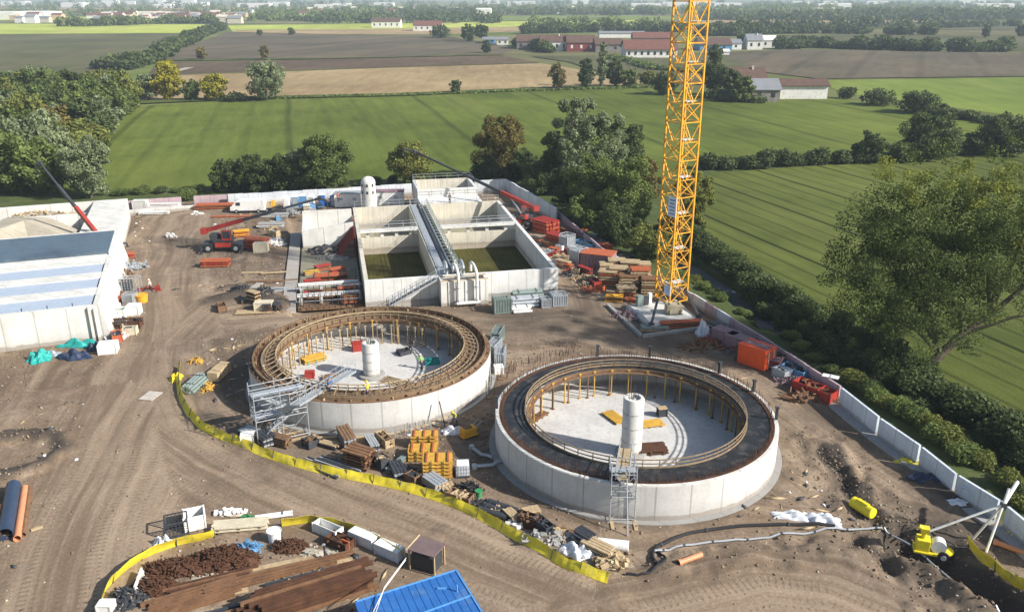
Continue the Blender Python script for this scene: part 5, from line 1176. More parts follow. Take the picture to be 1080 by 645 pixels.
# ---------------------------------------------------------------- stores in front of the basins
for i, (x, y, s_, m_, lab) in enumerate([(529, 328, (2.1, 1.9, 2.0), WIREG, 'green-grey wire cage at the left end of the stores'), (589, 321, (1.9, 1.8, 1.5), STEEL, 'silver wire cage at the right end of the stores'), (575, 323, (1.2, 1.4, 1.2), STEEL, 'small grey wire cage beside the right-end cage')]): frame_rack(PG(x, y), R(12), s_, m_, lab, 'cage')
def pipe_bundle(loc, rz, L_, r_, rows, m_, label, cat='pipe bundle', group=None, name='pipe_bundle'):
    t = thing(name, label, cat, loc, rz, group); q = random.Random(int(L_ * 10 + rows))
    for j in range(rows):
        for i in range(rows + 2 - j):
            o = q.uniform(-.15, .15); y = (i - (rows + 1 - j) / 2) * r_ * 2.05; z = r_ + j * r_ * 1.8
            MB().tube([(-L_ / 2 + o, y, z), (L_ / 2 + o, y, z)], r_, 10).build('pipe', m_, t, True)
    MB().box((-L_ * .3, 0, r_ * 2 * rows * .9 + .05), (.08, r_ * 2 * (rows + 1), .04)).box((L_ * .3, 0, r_ * 2 * rows * .9 + .05), (.08, r_ * 2 * (rows + 1), .04)).build('strap', DKS, t); return t
pipe_bundle(PG(553, 322), R(12), 3.6, .22, 3, STEEL, 'light grey pipe bundle lying between the wire cages')
pipe_bundle(PG(556, 315), R(12), 4.0, .2, 3, WIREG, 'darker green-grey pipe bundle against the basin front wall')
pipe_bundle(PG(575, 312), R(12), 2.6, .2, 2, DKS, 'dark pipe bundle near the basin front corner')
pipe_bundle(PG(550, 328), R(10), 2.4, .2, 2, WHT, 'short white pipe bundle at the front of the stores')
for i, (x, y, m_, lab) in enumerate([(521, 372, STEEL, 'silver rod bundle upright between the two round tanks'), (525, 360, WIREG, 'green-grey mesh bundle right of the left-hand tank'), (528, 384, STEEL, 'short silver panel bundle near the gap between the tanks')]): frame_rack(PG(x, y), R(70 + 8 * i), (2.6, 1.0, 1.4 + .2 * i), m_, lab, 'mesh bundle')
crate(PG(526, 393), R(10), (.9, .8, .8), WHT, 'small white box between the two round tanks', 'box', lid=WHT)
def stakes(name, label, pts, n_, h, m_=RUST, seed=0):
    q = random.Random(seed); P = [Vector((*G(*p), 0)) for p in pts]; t = thing(name, label, 'rebar', tuple(P[0])); mb = MB()
    for i in range(n_):
        f = i / n_ * (len(P) - 1); k = int(f); p = P[k].lerp(P[k + 1], f - k) - P[0] + Vector((q.uniform(-.5, .5), q.uniform(-.5, .5), 0)); mb.tube([p, p + Vector((q.uniform(-.1, .1), q.uniform(-.1, .1), h * q.uniform(.6, 1.1)))], .03, 4)
    tag(mb.build('rods', m_, t), kind='stuff'); MB().box((0, 0, .05), (.5, .4, .1)).build('tie', TIMD, t)
stakes('starter_bars', 'upright rusty starter bars in the ground behind the right-hand tank', [(528, 400), (545, 388), (580, 378), (610, 371)], 46, 1.0, seed=3)
stakes('starter_bars', 'dark upright rods between the two round tanks', [(516, 420), (520, 395), (518, 372)], 30, 1.6, DKS, seed=4)

# ---------------------------------------------------------------- middle ground between tanks and yellow netting
def yellow_stack(px, py, rz, w_, d_, layers, label):
    t = thing('formwork_stack', label, 'formwork', PG(px, py), rz, 'yellow formwork beam stacks')
    for l in range(layers):
        mb = MB(); z = .15 + l * .34
        for i in range(7): mb.box((0, -d_ / 2 + d_ * (i + .5) / 7, z), (w_ * (.97 + .03 * (i % 2)), d_ / 9, .2))
        mb.build('beam_layer', PLY, t)
        mb = MB(); [mb.box((x, 0, z + .17), (.14, d_ * 1.0, .1)) for x in (-w_ * .36, 0, w_ * .36)]; mb.build('batten', ORA, t)
    MB().beam((-w_ * .2, -d_ * .52, .05), (-w_ * .2, -d_ * .52, layers * .34 + .1), .05).beam((w_ * .2, -d_ * .52, .05), (w_ * .2, -d_ * .52, layers * .34 + .1), .05).build('strap', DKS, t)
yellow_stack(446, 482, R(2), 2.5, 1.6, 3, 'yellow beam stack nearest the left-hand tank, its near half paler and orange-edged')
yellow_stack(448, 470, R(2), 2.4, 1.2, 4, 'yellow beam stack at the back, touching the paler one')
yellow_stack(462, 500, R(3), 2.5, 1.6, 5, 'bright yellow beam stack nearest the yellow netting')
ib = thing('liquid_tank', 'white plastic tank in a grey cage beside the bright yellow beam stack', 'tank', PG(488, 500), R(5)); MB().box((0, 0, .65), (1.05, 1.05, 1.05)).build('bottle', PLAS, ib, bevel=.08); MB().box((0, 0, .07), (1.15, 1.15, .14)).build('pallet', DKS, ib)
mb = MB(); [mb.beam((x, y * .56, .12), (x, y * .56, 1.2), .03) for x in np.linspace(-.55, .55, 6) for y in (-1, 1)]; [mb.box((0, 0, z), (1.16, 1.16, .03)) for z in (.5, .85)]; mb.build('cage', STEEL, ib)
stackthing(PG(380, 490), R(-28), 2.6, 1.7, 5, [RUST2, RUST], 'reddish-brown timber frame stack left of the yellow beam stacks', 'timber stack', lh=.3, seed=70, n_=4)
for i, (x, y, lab) in enumerate([(340, 494, 'grey guard-rail bundle lying along the yellow netting'), (356, 492, 'second grey guard-rail bundle nearest the reddish-brown stack')]):
    t = thing('rail_bundle', lab, 'rails', PG(x, y), R(-33 + i * 3)); 
    for k in range(5): MB().beam((-2.3, (k - 2) * .28, .15), (2.3, (k - 2) * .28, .15), .14, .1).build('rail', STEEL if k % 2 else DKS, t)
    MB().box((-1.4, 0, .05), (.12, 1.4, .1)).box((1.4, 0, .05), (.12, 1.4, .1)).build('bearer', TIM, t)
rubble('scrap_pile', 'black tangle of clamps left of the bright yellow beam stack', 'scrap pile', PG(428, 500), 1.0, .8, .5, SOILM, 60, 71, .35, DKS)
rubble('scrap_pile', 'heap of black clamps in front of the white caged tank', 'scrap pile', PG(494, 518), 1.1, .8, .7, DKS, 90, 72, .35, DARK)
rubble('scrap_pile', 'dark red and brown chains between the clamps and the netting', 'scrap pile', PG(464, 514), 1.8, .6, .35, SOILM, 60, 73, .3, RUST)
plank_pack(PG(418, 492), R(62), 3, 2.6, .5, WIREG, 'short grey boards leaning among the clamps', layers=2)
basin_drum(PG(505, 523), .28, .6, GREN, 'small green bucket at the end of the black clamp heap', 'bucket', 'bucket')
pipe_bundle(PG(524, 540), R(-30), 2.6, .3, 1, DKS, 'pair of dark steel pipes near the middle of the yellow netting')
rubble('rubble_heap', 'white rubble pieces beside the dark steel pipes', 'rubble', PG(545, 552), .9, .5, .3, SAND, 30, 75, .4, WHT)
def lsteel(px, py, rz, label):
    t = thing('pipe_elbow', label, 'pipe', PG(px, py), rz); MB().tube([(-1.6, 0, .2), (0, 0, .2), (.35, .35, .2), (.9, .5, .2)], .16, 10).build('tube', STEEL, t, True); MB().lathe([(.24, 0), (.24, .4)], 12, (-1.6, 0, 0)).build('flange', STEEL, t)
lsteel(508, 482, R(-55), 'bent silver pipe lying left of the right-hand tank'); lsteel(520, 492, R(10), 'second bent silver pipe touching the wall of the right-hand tank')
tarp('white sheet bundle beside the yellow roller', PG(478, 455), 1.2, .6, .6, PLAS, 9)
tarp('pale blue sheet behind the yellow beam stacks', PG(441, 459), 1.0, .7, .4, PLAS, 10)
# yellow compactor
ro = thing('plate_compactor', 'yellow compactor machine by the wall between the two round tanks', 'compactor', PG(494, 459), R(35))
MB().box((0, 0, .18), (1.7, 1.0, .2)).box((0, 0, .6), (1.4, .9, .65)).build('body', YEL, ro, bevel=.12); MB().box((-.1, 0, .98), (.7, .6, .15)).build('engine_cover', TIMD, ro); MB().tube([(.6, .3, .8), (1.3, .3, 1.3), (1.3, -.3, 1.3), (.6, -.3, .8)], .04, 6).build('handle', STEEL, ro)
t = thing('raking_prop', 'thin black raking prop leaning on the left-hand tank wall', 'prop', PG(470, 452), R(120)); MB().tube([(0, 0, 0), (1.2, 0, 2.4)], .07, 6).build('tube', DKS, t); MB().box((0, 0, .03), (.3, .3, .05)).build('plate', DKS, t)
stakes('starter_bars', 'short rods standing at the near foot of the left-hand tank', [(410, 462), (440, 456), (470, 448)], 24, 1.3, STEEL, seed=5)
def boards(label, pts, m_=TIM, w_=.22):
    P = [Vector((*G(*p), 0)) for p in pts]; t = thing('edge_board', label, 'board', (P[0].x, P[0].y, .06))
    for a, b in zip(P[:-1], P[1:]): MB().beam(a - P[0] + Vector((0, 0, .04)), b - P[0] + Vector((0, 0, .04)), w_, .12).build('board', m_, t)
boards('line of light boards along the near foot of the left-hand tank', [(335, 462), (375, 462), (412, 458), (446, 450), (472, 440)])
boards('light boards forming a low corner in front of the left-hand tank', [(336, 466), (372, 468), (372, 460)])
# clutter strip near the netting end
boards('long pale boards lying between the netting and the right-hand tank', [(556, 548), (584, 556), (612, 565)], TIM, .3)
boards('second line of pale boards nearer the netting', [(563, 556), (590, 564), (608, 571), (608, 580)], TIM, .25)
plank_pack(PG(560, 542), R(20), 4, 1.4, .9, TIM, 'small yellowish trestle by the boards near the netting', layers=2)
plank_pack(PG(590, 559), R(-25), 4, 2.6, .6, TIMD, 'dark timber bundle between the pale boards')
tarp('white plastic sacks heap just above the end of the yellow netting', PG(607, 586), 1.4, .8, .7, PLAS, 11, rz=-.5)
rubble('rubble_heap', 'grey rubble and stones in the strip behind the yellow netting', 'rubble', PG(580, 572), 2.2, .9, .3, SOILM, 80, 76, .35, CON_G)
rubble('rubble_heap', 'pale broken slabs below the white cylinder', 'rubble', PG(645, 598), 1.3, .8, .3, SOILM, 40, 77, .5, TIM)
cy = thing('fuel_cylinder', 'white horizontal cylinder tank lying near the end of the netting', 'tank', PG(646, 580), R(-10)); MB().tube([(-1.15, 0, .5), (1.15, 0, .5)], .42, 20).build('shell', WHT, cy, True, .04); MB().tube([(-1.3, 0, .5), (-1.16, 0, .5)], .36, 16).build('dark_end', DKS, cy)
MB().box((-.7, 0, .12), (.2, .8, .24)).box((.7, 0, .12), (.2, .8, .24)).build('saddles', TIM, cy)
op = thing('plastic_pipe', 'orange plastic pipe on the ground in front of the right-hand tank', 'pipe', PG(728, 592), R(28)); MB().tube([(-1.0, 0, .25), (1.0, 0, .25)], .2, 14).tube([(-1.1, 0, .25), (-.85, 0, .25)], .25, 14).build('tube', SALM, op, True); MB().tube([(-1.12, 0, .25), (-1.1, 0, .25)], .19, 14).build('bore', DARK, op)
tarp('crumpled white plastic sheet on the soil right of the right-hand tank', PG(838, 546), 1.9, .6, .5, PLAS, 12, rz=-.15)
tarp('second crumpled white plastic sheet beside the first', PG(866, 550), 1.6, .8, .6, PLAS, 13, rz=-.3)
basin_drum(PG(688, 537), .25, .5, DARK, 'small black bucket at the foot of the right-hand tank', 'bucket', 'bucket')
def hose(name, label, pts, r_, m_, cat='hose', z=.12, couple=None):
    P = [Vector((*G(*p), 0)) for p in pts]; Q = []
    for i in range(len(P) - 1):
        a, b, c, d = P[max(i - 1, 0)], P[i], P[i + 1], P[min(i + 2, len(P) - 1)]
        for k in range(6):
            u = k / 6; q = .5 * ((2 * b) + (c - a) * u + (2 * a - 5 * b + 4 * c - d) * u * u + (3 * b - a - 3 * c + d) * u ** 3); Q.append(q)
    Q.append(P[-1]); Q = [Vector((q.x, q.y, max(zat(q.x, q.y), -.5) + z)) for q in Q]; o = Q[0]; t = thing(name, label, cat, tuple(o))
    MB().tube([q - o for q in Q], r_, 8).build('tube', m_, t, True)
    if couple:
        mb = MB()
        for k in range(2, len(Q) - 1, couple): d = (Q[k + 1] - Q[k]).normalized() * .15; mb.tube([Q[k] - o - d * .5, Q[k] - o + d * .5], r_ * 1.4, 8)
        mb.build('couplings', DKS, t)
hose('header_pipe', 'long white header pipe on the soil in front of the right-hand tank', [(690, 584), (730, 577), (800, 569), (870, 562), (930, 557)], .075, STEEL, 'pipe', .2, 3)
hose('header_pipe', 'white pipe following the trench edge down to the lower right corner', [(932, 557), (962, 572), (985, 592), (1010, 612), (1050, 640), (1080, 665)], .075, STEEL, 'pipe', .25, 4)
hose('black_hose', 'thick black hose curving below the right-hand tank', [(694, 600), (688, 586), (700, 574), (730, 562), (780, 556), (840, 555), (880, 556)], .13, DARK, couple=9)
hose('black_hose', 'short dark hose trailing left of the orange pipe', [(660, 606), (680, 606), (694, 600), (702, 592), (692, 582)], .09, DARK)
# yellow bowser, pump
yb_ = thing('yellow_tank', 'small rounded yellow fuel tank lying beside the trench', 'tank', PG(909, 540), R(-62)); MB().tube([(-1.0, 0, .5), (1.0, 0, .5)], .46, 16).build('shell', YEL2, yb_, True, .08); MB().box((0, 0, .98), (1.0, .3, .1)).build('lid', YEL2, yb_); MB().box((-.6, 0, .08), (.2, .9, .16)).box((.6, 0, .08), (.2, .9, .16)).build('feet', DKS, yb_)
x, y = G(981, 580); pu = thing('dewatering_pump', 'yellow wheeled dewatering pump at the trench edge', 'pump', (x, y, max(zat(x, y), -.5) + .15), R(-20)); pu.scale = (1.15,) * 3
MB().box((0, 0, .3), (2.0, 1.0, .15)).box((-.5, 0, .75), (.8, .8, .8)).build('frame', YEL2, pu, bevel=.04); MB().tube([(.4, -.3, .8), (.4, .3, .8)], .45, 16).build('engine', WHT, pu, True); MB().tube([(-.5, 0, 1.1), (-.5, 0, 1.7), (-.9, 0, 1.9)], .16, 10).box((-.5, 0, 1.75), (.5, .5, .3)).build('outlet', YEL2, pu)
MB().tube([(.9, .3, .25), (.9, .3, .35)], .5, 14).build('base_plate', YEL2, pu)
for s_ in (-.55, .55): wheel(pu, .7, s_, .34, .18)
tarp('yellow cover lying by the bluish retaining wall', PG(963, 489), 1.5, .7, .5, YEL2, 14, rz=-.4)
tarp('dark blue sheet in the dark soil by the retaining wall', PG(974, 508), 1.3, .8, .3, NAVY, 15)
tarp('small white sheet on the soil near the light blue leaning sheet', PG(1009, 533), .8, .5, .2, PLAS, 16)
tarp('yellow cover right of the pole tripod', PG(1066, 564), 1.0, .6, .4, YEL2, 17, rz=-.5)
pl_ = thing('plastic_pipe', 'salmon pipe lying at the right edge of the photo', 'pipe', PG(1073, 583), R(-42)); MB().tube([(-1.5, 0, .25), (1.9, 0, .25)], .2, 12).build('tube', SALM, pl_, True); MB().tube([(-1.6, 0, .25), (-1.35, 0, .25)], .25, 12).build('socket', SALM, pl_)
tp = thing('pole_tripod', 'crossing white poles tied as a tall tripod beside the trench', 'tripod', tuple(V(1040, 582, 0))); o = Vector(tp.location); top = GY(1058, 532, o.y + 1.2)
def pole(a, b, r_=.09): MB().tube([Vector(a) - o, Vector(b) - o], r_, 8).build('pole', WHT, tp, True)
pole(o, top + (top - o) * .35); pole(V(974, 562, .4), top); pole(V(1026, 568, 0), top); pole(top, GY(1073, 508, o.y + 3.5), .14)
MB().box(top - o, (.3, .3, .3)).build('clamp', DKS, tp)
# ---------------------------------------------------------------- yellow barrier netting
def netting(label, pts, h=1.0, lean=.35):
    P = [Vector((*G(*p), 0)) for p in pts]; Q = []
    for i in range(len(P) - 1):
        a, b, c, d = P[max(i - 1, 0)], P[i], P[i + 1], P[min(i + 2, len(P) - 1)]; k_ = max(2, int((c - b).length / .35))
        for k in range(k_):
            u = k / k_; Q.append(.5 * ((2 * b) + (c - a) * u + (2 * a - 5 * b + 4 * c - d) * u * u + (3 * b - a - 3 * c + d) * u ** 3))
    Q.append(P[-1]); o = Q[0].copy(); t = thing('barrier_netting', label, 'barrier', tuple(o)); q = random.Random(len(pts)); n_ = len(Q); vs = []; fs = []; posts = MB(); rows = 4
    for i, p in enumerate(Q):
        d = (Q[min(i + 1, n_ - 1)] - Q[max(i - 1, 0)]).normalized(); s_ = Vector((-d.y, d.x, 0)); ph = i * .35 / 2.0; sag = -.09 * abs(math.sin(PI * ph)) + q.uniform(-.02, .02); hb = h + sag; wv_ = .07 * math.sin(ph * 2.3) + q.uniform(-.03, .03); zz = zat(p.x, p.y)
        for r_ in range(rows + 1):
            f = r_ / rows; vs.append(p - o + s_ * (lean * f + wv_ * math.sin(PI * f)) + Vector((0, 0, zz + .02 + hb * f)))
        if i % 7 == 0: MB().tube([p - o + Vector((0, 0, zz - .1)), p - o + s_ * lean * .9 + Vector((0, 0, zz + h + .12))], .035, 6).build('post', DKS, t)
    for i in range(n_ - 1):
        for r_ in range(rows): a = i * (rows + 1) + r_; fs.append((a, a + rows + 1, a + rows + 2, a + 1))
    ob = MB().add(vs, fs).build('netting', NET, t); s_ = ob.modifiers.new('s', 'SOLIDIFY'); s_.thickness = .015; return t
netting('long yellow barrier netting curving round the left-hand tank to the middle foreground', [(187, 388), (186, 405), (190, 425), (205, 448), (230, 463), (262, 476), (300, 489), (345, 501), (400, 512), (440, 522), (480, 536), (520, 556), (560, 580), (600, 602), (640, 615)], .72, .4)
netting('yellow barrier netting around the rusty steel store, left stretch', [(104, 642), (112, 622), (135, 600), (160, 585), (192, 574), (226, 565)], .95, -.4)
netting('yellow barrier netting behind the white troughs at the bottom', [(297, 555), (330, 551), (362, 556), (395, 568), (428, 588)], .95, -.4)
netting('yellow barrier netting along the trench at the right edge', [(1022, 577), (1040, 596), (1065, 612), (1100, 632)], 1.1, -.3)
tarp('bundle of yellow netting at the start of the long barrier', PG(186, 399), .6, 1.0, .6, NET, 18)
crate(PG(262, 468), R(10), (1.1, .8, .6), WHT, 'white block at the yellow netting near the stair tower', 'box', lid=WHT)
# things inside the netting at the left
wb = thing('timber_block', 'large pale timber pack left of the left-hand tank', 'timber', PG(232, 396), R(80)); MB().box((0, 0, .55), (3.0, 1.2, 1.0)).build('pack', TIM, wb, bevel=.03); mb = MB(); [mb.box((x, 0, .55), (.06, 1.23, 1.03)) for x in (-.9, .9)]; mb.build('strap', DKS, wb)
for k in range(3): MB().box((-1.2 + k * 1.2, 0, .03), (.12, 1.2, .1)).build('bearer', TIMD, wb)
pipe_bundle(PG(205, 408), R(82), 3.4, .16, 3, WIREG, 'grey tube bundle inside the start of the yellow netting')
rubble('scrap_pile', 'heap of yellow and white couplers above the grey tube bundle', 'scrap pile', PG(207, 382), .8, .6, .4, SOILM, 40, 80, .3, PLY)
rubble('scrap_pile', 'small heap of yellow wedges between the grey tubes and the timber pack', 'scrap pile', PG(219, 410), .5, .8, .3, SOILM, 30, 81, .35, PLY)
t = thing('ground_board', 'pale board lying flat on the haul road left of the netting', 'board', tuple(Vector(PG(159, 418)) + Vector((0, 0, .07))), R(78)); MB().box((0, 0, 0), (1.9, 1.5, .06)).build('sheet', mat('pale_board', (.50, .45, .40), .8, var=.2), t); MB().box((0, 0, .045), (.08, 1.4, .03)).build('batten', mat('pale_board', (.50, .45, .40), .8), t)
# ---------------------------------------------------------------- pipes at the left edge
def bigpipe(a, b, r_, m_, label, inner=True):
    a, b = Vector((*G(*a), 0)), Vector((*G(*b), 0)); d = b - a; t = thing('steel_pipe', label, 'pipe', tuple(a)); L_ = d.length; u = d.normalized(); M = u.to_track_quat('X', 'Z').to_matrix()
    n_ = 20; vs = []
    for x in (0, L_):
        for rr in (r_, r_ * .88): vs += [tuple(M @ Vector((x, rr * math.cos(2 * PI * k / n_), rr * math.sin(2 * PI * k / n_) + 0))) for k in range(n_)]
    vs = [(v_[0], v_[1], v_[2] + r_) for v_ in vs]; fs = []
    for k in range(n_): j = (k + 1) % n_; fs += [(k, j, 2 * n_ + j, 2 * n_ + k), (n_ + j, n_ + k, 3 * n_ + k, 3 * n_ + j), (k, n_ + k, n_ + j, j), (2 * n_ + j, 3 * n_ + j, 3 * n_ + k, 2 * n_ + k)]
    MB().add(vs, fs).build('tube', m_, t, True); MB().box(tuple(u * L_ * .3), (.25, r_ * 2.2, .12), math.atan2(u.y, u.x)).box(tuple(u * L_ * .7), (.25, r_ * 2.2, .12), math.atan2(u.y, u.x)).build('bearers', TIMD, t)
bigpipe((7, 570), (16, 518), .55, PIPEB, 'thick dark blue steel pipe at the left edge')
bigpipe((19, 571), (27, 517), .28, SALM, 'salmon pipe between the dark blue pipe and the brown pipe')
bigpipe((25, 566), (32, 516), .2, RUST2, 'brown steel pipe rightmost of the pipes at the left edge')
bigpipe((-5, 572), (2, 540), .4, RUST, 'rusty pipe cut off by the left edge')
boards('pale board lying right of the pipes at the left edge', [(33, 560), (45, 556)])
# ---------------------------------------------------------------- steel store at the bottom
def hbeam(mb, a, b, s_=.4):
    a, b = Vector(a), Vector(b); mb.beam(a + Vector((0, 0, s_ * .46)), b + Vector((0, 0, s_ * .46)), s_ * .8, s_ * .1); mb.beam(a - Vector((0, 0, s_ * .46)), b - Vector((0, 0, s_ * .46)), s_, s_ * .1); mb.beam(a, b, s_ * .1, s_ * .84)
def beamstack(label, a, b, n_, layers, m_, s_=.42, group=None, timber=True):
    a, b = Vector((*G(*a), 0)), Vector((*G(*b), 0)); d = (b - a).normalized(); sd = Vector((-d.y, d.x, 0)); t = thing('steel_beam_stack', label, 'steel beams', tuple(a), 0, group); q = random.Random(n_ * 7 + layers)
    for l in range(layers):
        z = .15 + s_ / 2 + l * (s_ + .1)
        for i in range(n_ - (l % 2)):
            mb = MB(); off = sd * (i - n_ / 2) * s_ * 1.32 + Vector((0, 0, q.uniform(-.03, .03))); e = q.uniform(-.8, .8); hbeam(mb, off + d * e + Vector((0, 0, z)), (b - a) + off + d * (e + q.uniform(-.8, .4)) + Vector((0, 0, z)), s_); mb.build('beam', m_ if q.random() < .7 else RUST2, t)
        if timber:
            mb = MB(); [mb.beam(d * x - sd * n_ * s_ * .6 + Vector((0, 0, z - s_ / 2 - .05)), d * x + sd * n_ * s_ * .6 + Vector((0, 0, z - s_ / 2 - .05)), .15, .09) for x in np.linspace(1, max(1.5, (b - a).length - 1), 4)]; mb.build('bearers', TIM, t)
    return t
beamstack('single row of long rusty beams behind the big steel stack', (225, 622), (374, 586), 3, 1, RUST2, .26)
beamstack('big high stack of rusty steel beams at the bottom of the photo', (262, 652), (388, 612), 7, 4, RUST, .27)
beamstack('grey-brown steel beams lying left of the big stack', (150, 648), (250, 618), 6, 1, RUST2, .26)
beamstack('dark steel beams cut off by the bottom edge', (180, 672), (300, 640), 6, 2, DKS, .3)
beamstack('short dark beams between the single row and the big stack', (285, 622), (372, 600), 4, 1, DKS, .22)
beamstack('thin rusty beams beside the largest rusty heap', (170, 628), (262, 606), 5, 1, RUST, .2)
boards('pale timber between the rusty heaps and the beams', [(170, 624), (262, 602), (330, 588)], TIM, .35)
boards('yellowish timber lying on the beams behind the big stack', [(235, 620), (300, 606), (372, 590)], TIM, .3)
boards('pale timber between the grey-brown beams and the big stack', [(200, 636), (262, 622)], TIM, .35)
rubble('scrap_pile', 'largest heap of rusty brown steel clamps inside the netting', 'scrap pile', PG(238, 590), 2.5, 1.4, .9, RUST, 420, 90, .26, RUST)
rubble('scrap_pile', 'rusty clamp heap at the left by the white upright panel', 'scrap pile', PG(188, 600), 2.4, 1.1, .6, RUST, 360, 91, .26, RUST)
rubble('scrap_pile', 'rusty clamp heap in front of the white tub', 'scrap pile', PG(306, 578), 1.4, .8, .6, RUST, 240, 92, .25, RUST)
rubble('scrap_pile', 'low rusty heap near the grey-brown beams', 'scrap pile', PG(163, 620), 1.6, 1.0, .5, RUST, 200, 93, .26, RUST)
rubble('scrap_pile', 'dark scrap heap in the shade behind the left netting', 'scrap pile', PG(133, 632), 1.3, 1.2, .5, SOILM, 160, 94, .3, DKS)
rubble('sand_heap', 'trampled pale sand between the rusty heaps and the beams', 'sand', PG(332, 583), 3.2, 1.2, .12, SAND, 20, 95, .2, SAND)
rubble('sand_heap', 'pale sand at the foot of the largest rusty heap', 'sand', PG(215, 612), 3.0, .8, .12, SAND, 20, 96, .2, SAND)
rubble('scrap_pile', 'tangle of light blue rope on the largest rusty heap edge', 'rope', PG(263, 581), .9, .6, .5, BLUP, 60, 97, .35, BLUP)
basin_drum(PG(290, 570), .5, 1.0, WHT, 'white tub with a dark inside standing behind the rusty heaps')
pn = thing('white_plank', 'white narrow panel leaning at the corner of the left netting', 'panel', PG(147, 616), R(-80)); MB().box((0, 0, .5), (2.0, .12, .3)).build('board', WHT, pn); MB().box((-.9, 0, .2), (.1, .3, .5)).box((.9, 0, .2), (.1, .3, .5)).build('feet', WHT, pn)
crate(PG(113, 645), R(0), (.9, .7, .7), WHT, 'small white box at the bottom left inside the netting', 'box', lid=WHT)
crate(PG(206, 553), R(22), (1.5, 1.4, 1.2), WHT, 'open white steel box behind the left netting', 'box', inner=None)
frame_rack(PG(187, 560), R(22), (1.6, 1.4, 1.2), DKS, 'black frame box beside the open white box', 'cage')
tarp('white sack on the ground at the crest of the left netting', PG(173, 573), .8, .5, .7, PLAS, 20)
for i, (x, y, L_, lab, inn) in enumerate([(346, 562, 2.3, 'white trough nearest the rusty heaps', None), (384, 572, 2.2, 'white trough in the middle of the trough row', WHT), (411, 585, 2.1, 'dark-edged white trough nearest the blue roof', DKS)]): crate(PG(x, y), R(-32), (L_, .8, .8), WHT if i < 2 else PLAS, lab, 'trough', name='trough', lid=None if inn is None else WHT)
crate(PG(359, 575), R(-32), (2.0, 1.0, .7), RUST, 'rusty crate with an orange end between the white troughs', 'crate', inner=RUST)
t = thing('end_board', 'orange board at the end of the rusty crate', 'board', PG(366, 578), R(-30)); MB().box((0, -.1, .4), (.7, .08, .6)).build('board', mat('vermilion', (.80, .10, .02), .5), t); MB().box((0, -.1, .72), (.75, .12, .05)).build('edge', ORA, t)
plank_pack(PG(254, 556), R(8), 6, 4.2, 1.2, mat('cream_paint', (.62, .56, .42), .6), 'cream boards stacked behind the left netting gap', layers=2)
pipe_bundle(PG(283, 545), R(14), 3.6, .1, 1, WHT, 'thin white tubes on the ground behind the steel store')
rubble('scrap_pile', 'green strap tangle on the thin white tubes', 'scrap pile', PG(262, 549), .8, .4, .4, GREN, 30, 98, .3, GREN)
rubble('rubble_heap', 'white rubble behind the cream boards', 'rubble', PG(245, 541), 1.3, .4, .3, SAND, 30, 99, .4, WHT)
t = thing('sign_pole', 'small dark post standing on the rusty beams', 'post', PG(343, 590)); MB().box((0, 0, .6), (.12, .12, 1.3)).build('post', DKS, t); MB().box((0, 0, 1.25), (.2, .2, .06)).build('cap', STEEL, t)
# blue roof structure and board shed
zb_ = 2.5; q1 = [V(376, 634, zb_), V(481, 601, zb_), V(522, 668, zb_), V(405, 720, zb_)]
bu = thing('blue_container', 'bright blue roofed container at the bottom edge', 'container', (q1[0].x, q1[0].y, 0)); o = Vector((q1[0].x, q1[0].y, 0)); r_ = [(v_.x - o.x, v_.y - o.y) for v_ in q1][::-1]
MB().prism(r_, 0, zb_ - .12).build('walls', BLU, bu); cen = (sum(a for a, b in r_) / 4, sum(b for a, b in r_) / 4); r2 = [(cen[0] + (a - cen[0]) * 1.03, cen[1] + (b - cen[1]) * 1.03) for a, b in r_]; MB().prism(r2, zb_ - .118, zb_).build('roof', BLU, bu)
def at2(u, v_): a = q1[0].lerp(q1[1], u); b = q1[3].lerp(q1[2], u); return a.lerp(b, v_) - o
BLU2 = mat('blue_trim', (.10, .30, .62), .4, var=.1)
MB().beam(at2(.02, .42) + Vector((0, 0, .03)), at2(.99, .42) + Vector((0, 0, .03)), .1, .06).beam(at2(0, 0) + Vector((0, 0, .03)), at2(1, 0) + Vector((0, 0, .03)), .1, .06).beam(at2(1, 0) + Vector((0, 0, .03)), at2(1, 1) + Vector((0, 0, .03)), .1, .06).build('roof_trim', BLU2, bu)
rb_ = MB(); [rb_.beam(at2(u_ / 14, .01) + Vector((0, 0, .01)), at2(u_ / 14, .99) + Vector((0, 0, .01)), .05, .03) for u_ in range(1, 14)]; rb_.build('roof_ribs', BLU, bu)
MB().tube([at2(.9, .3), at2(.9, .3) + Vector((0, 0, .5))], .06, 6).box(at2(.78, .2) + Vector((0, 0, .06)), (.6, .12, .1)).build('lifting_lug', BLU2, bu)
cabl = thing('cable', 'pair of thin white cables running from the board shed over the blue roof', 'cable', tuple(V(428, 589, 1.9))); a_ = Vector(cabl.location)
for k in (-.1, .12): MB().tube([(0, k, 0), (V(405, 620, 2.9) - a_) + Vector((0, k, 0)), (V(392, 652, 2.62) - a_) + Vector((k, 0, 0))], .025, 5).build('cable', WHT, cabl)
sh = thing('board_shed', 'lean-to of mauve-brown boards above the blue roof', 'shed', PG(446, 602), R(-25)); MB().beam((-1.0, .6, 1.7), (1.1, .6, 1.7), 1.7, .07).build('roof_board', mat('brown_board', (.17, .12, .12), .7, var=.2), sh)
for x in (-1.0, 1.0):
    for y in (-.1, 1.3): MB().box((x, y, .83), (.1, .1, 1.66)).build('leg', TIM, sh)
MB().box((0, .6, .7), (1.8, 1.2, 1.2)).build('contents', DKS, sh)
MB().tube([(-1.1, 1.5, 1.78), (-1.1, -.4, 1.72)], .06, 6).build('edge_pole', TIM, sh)

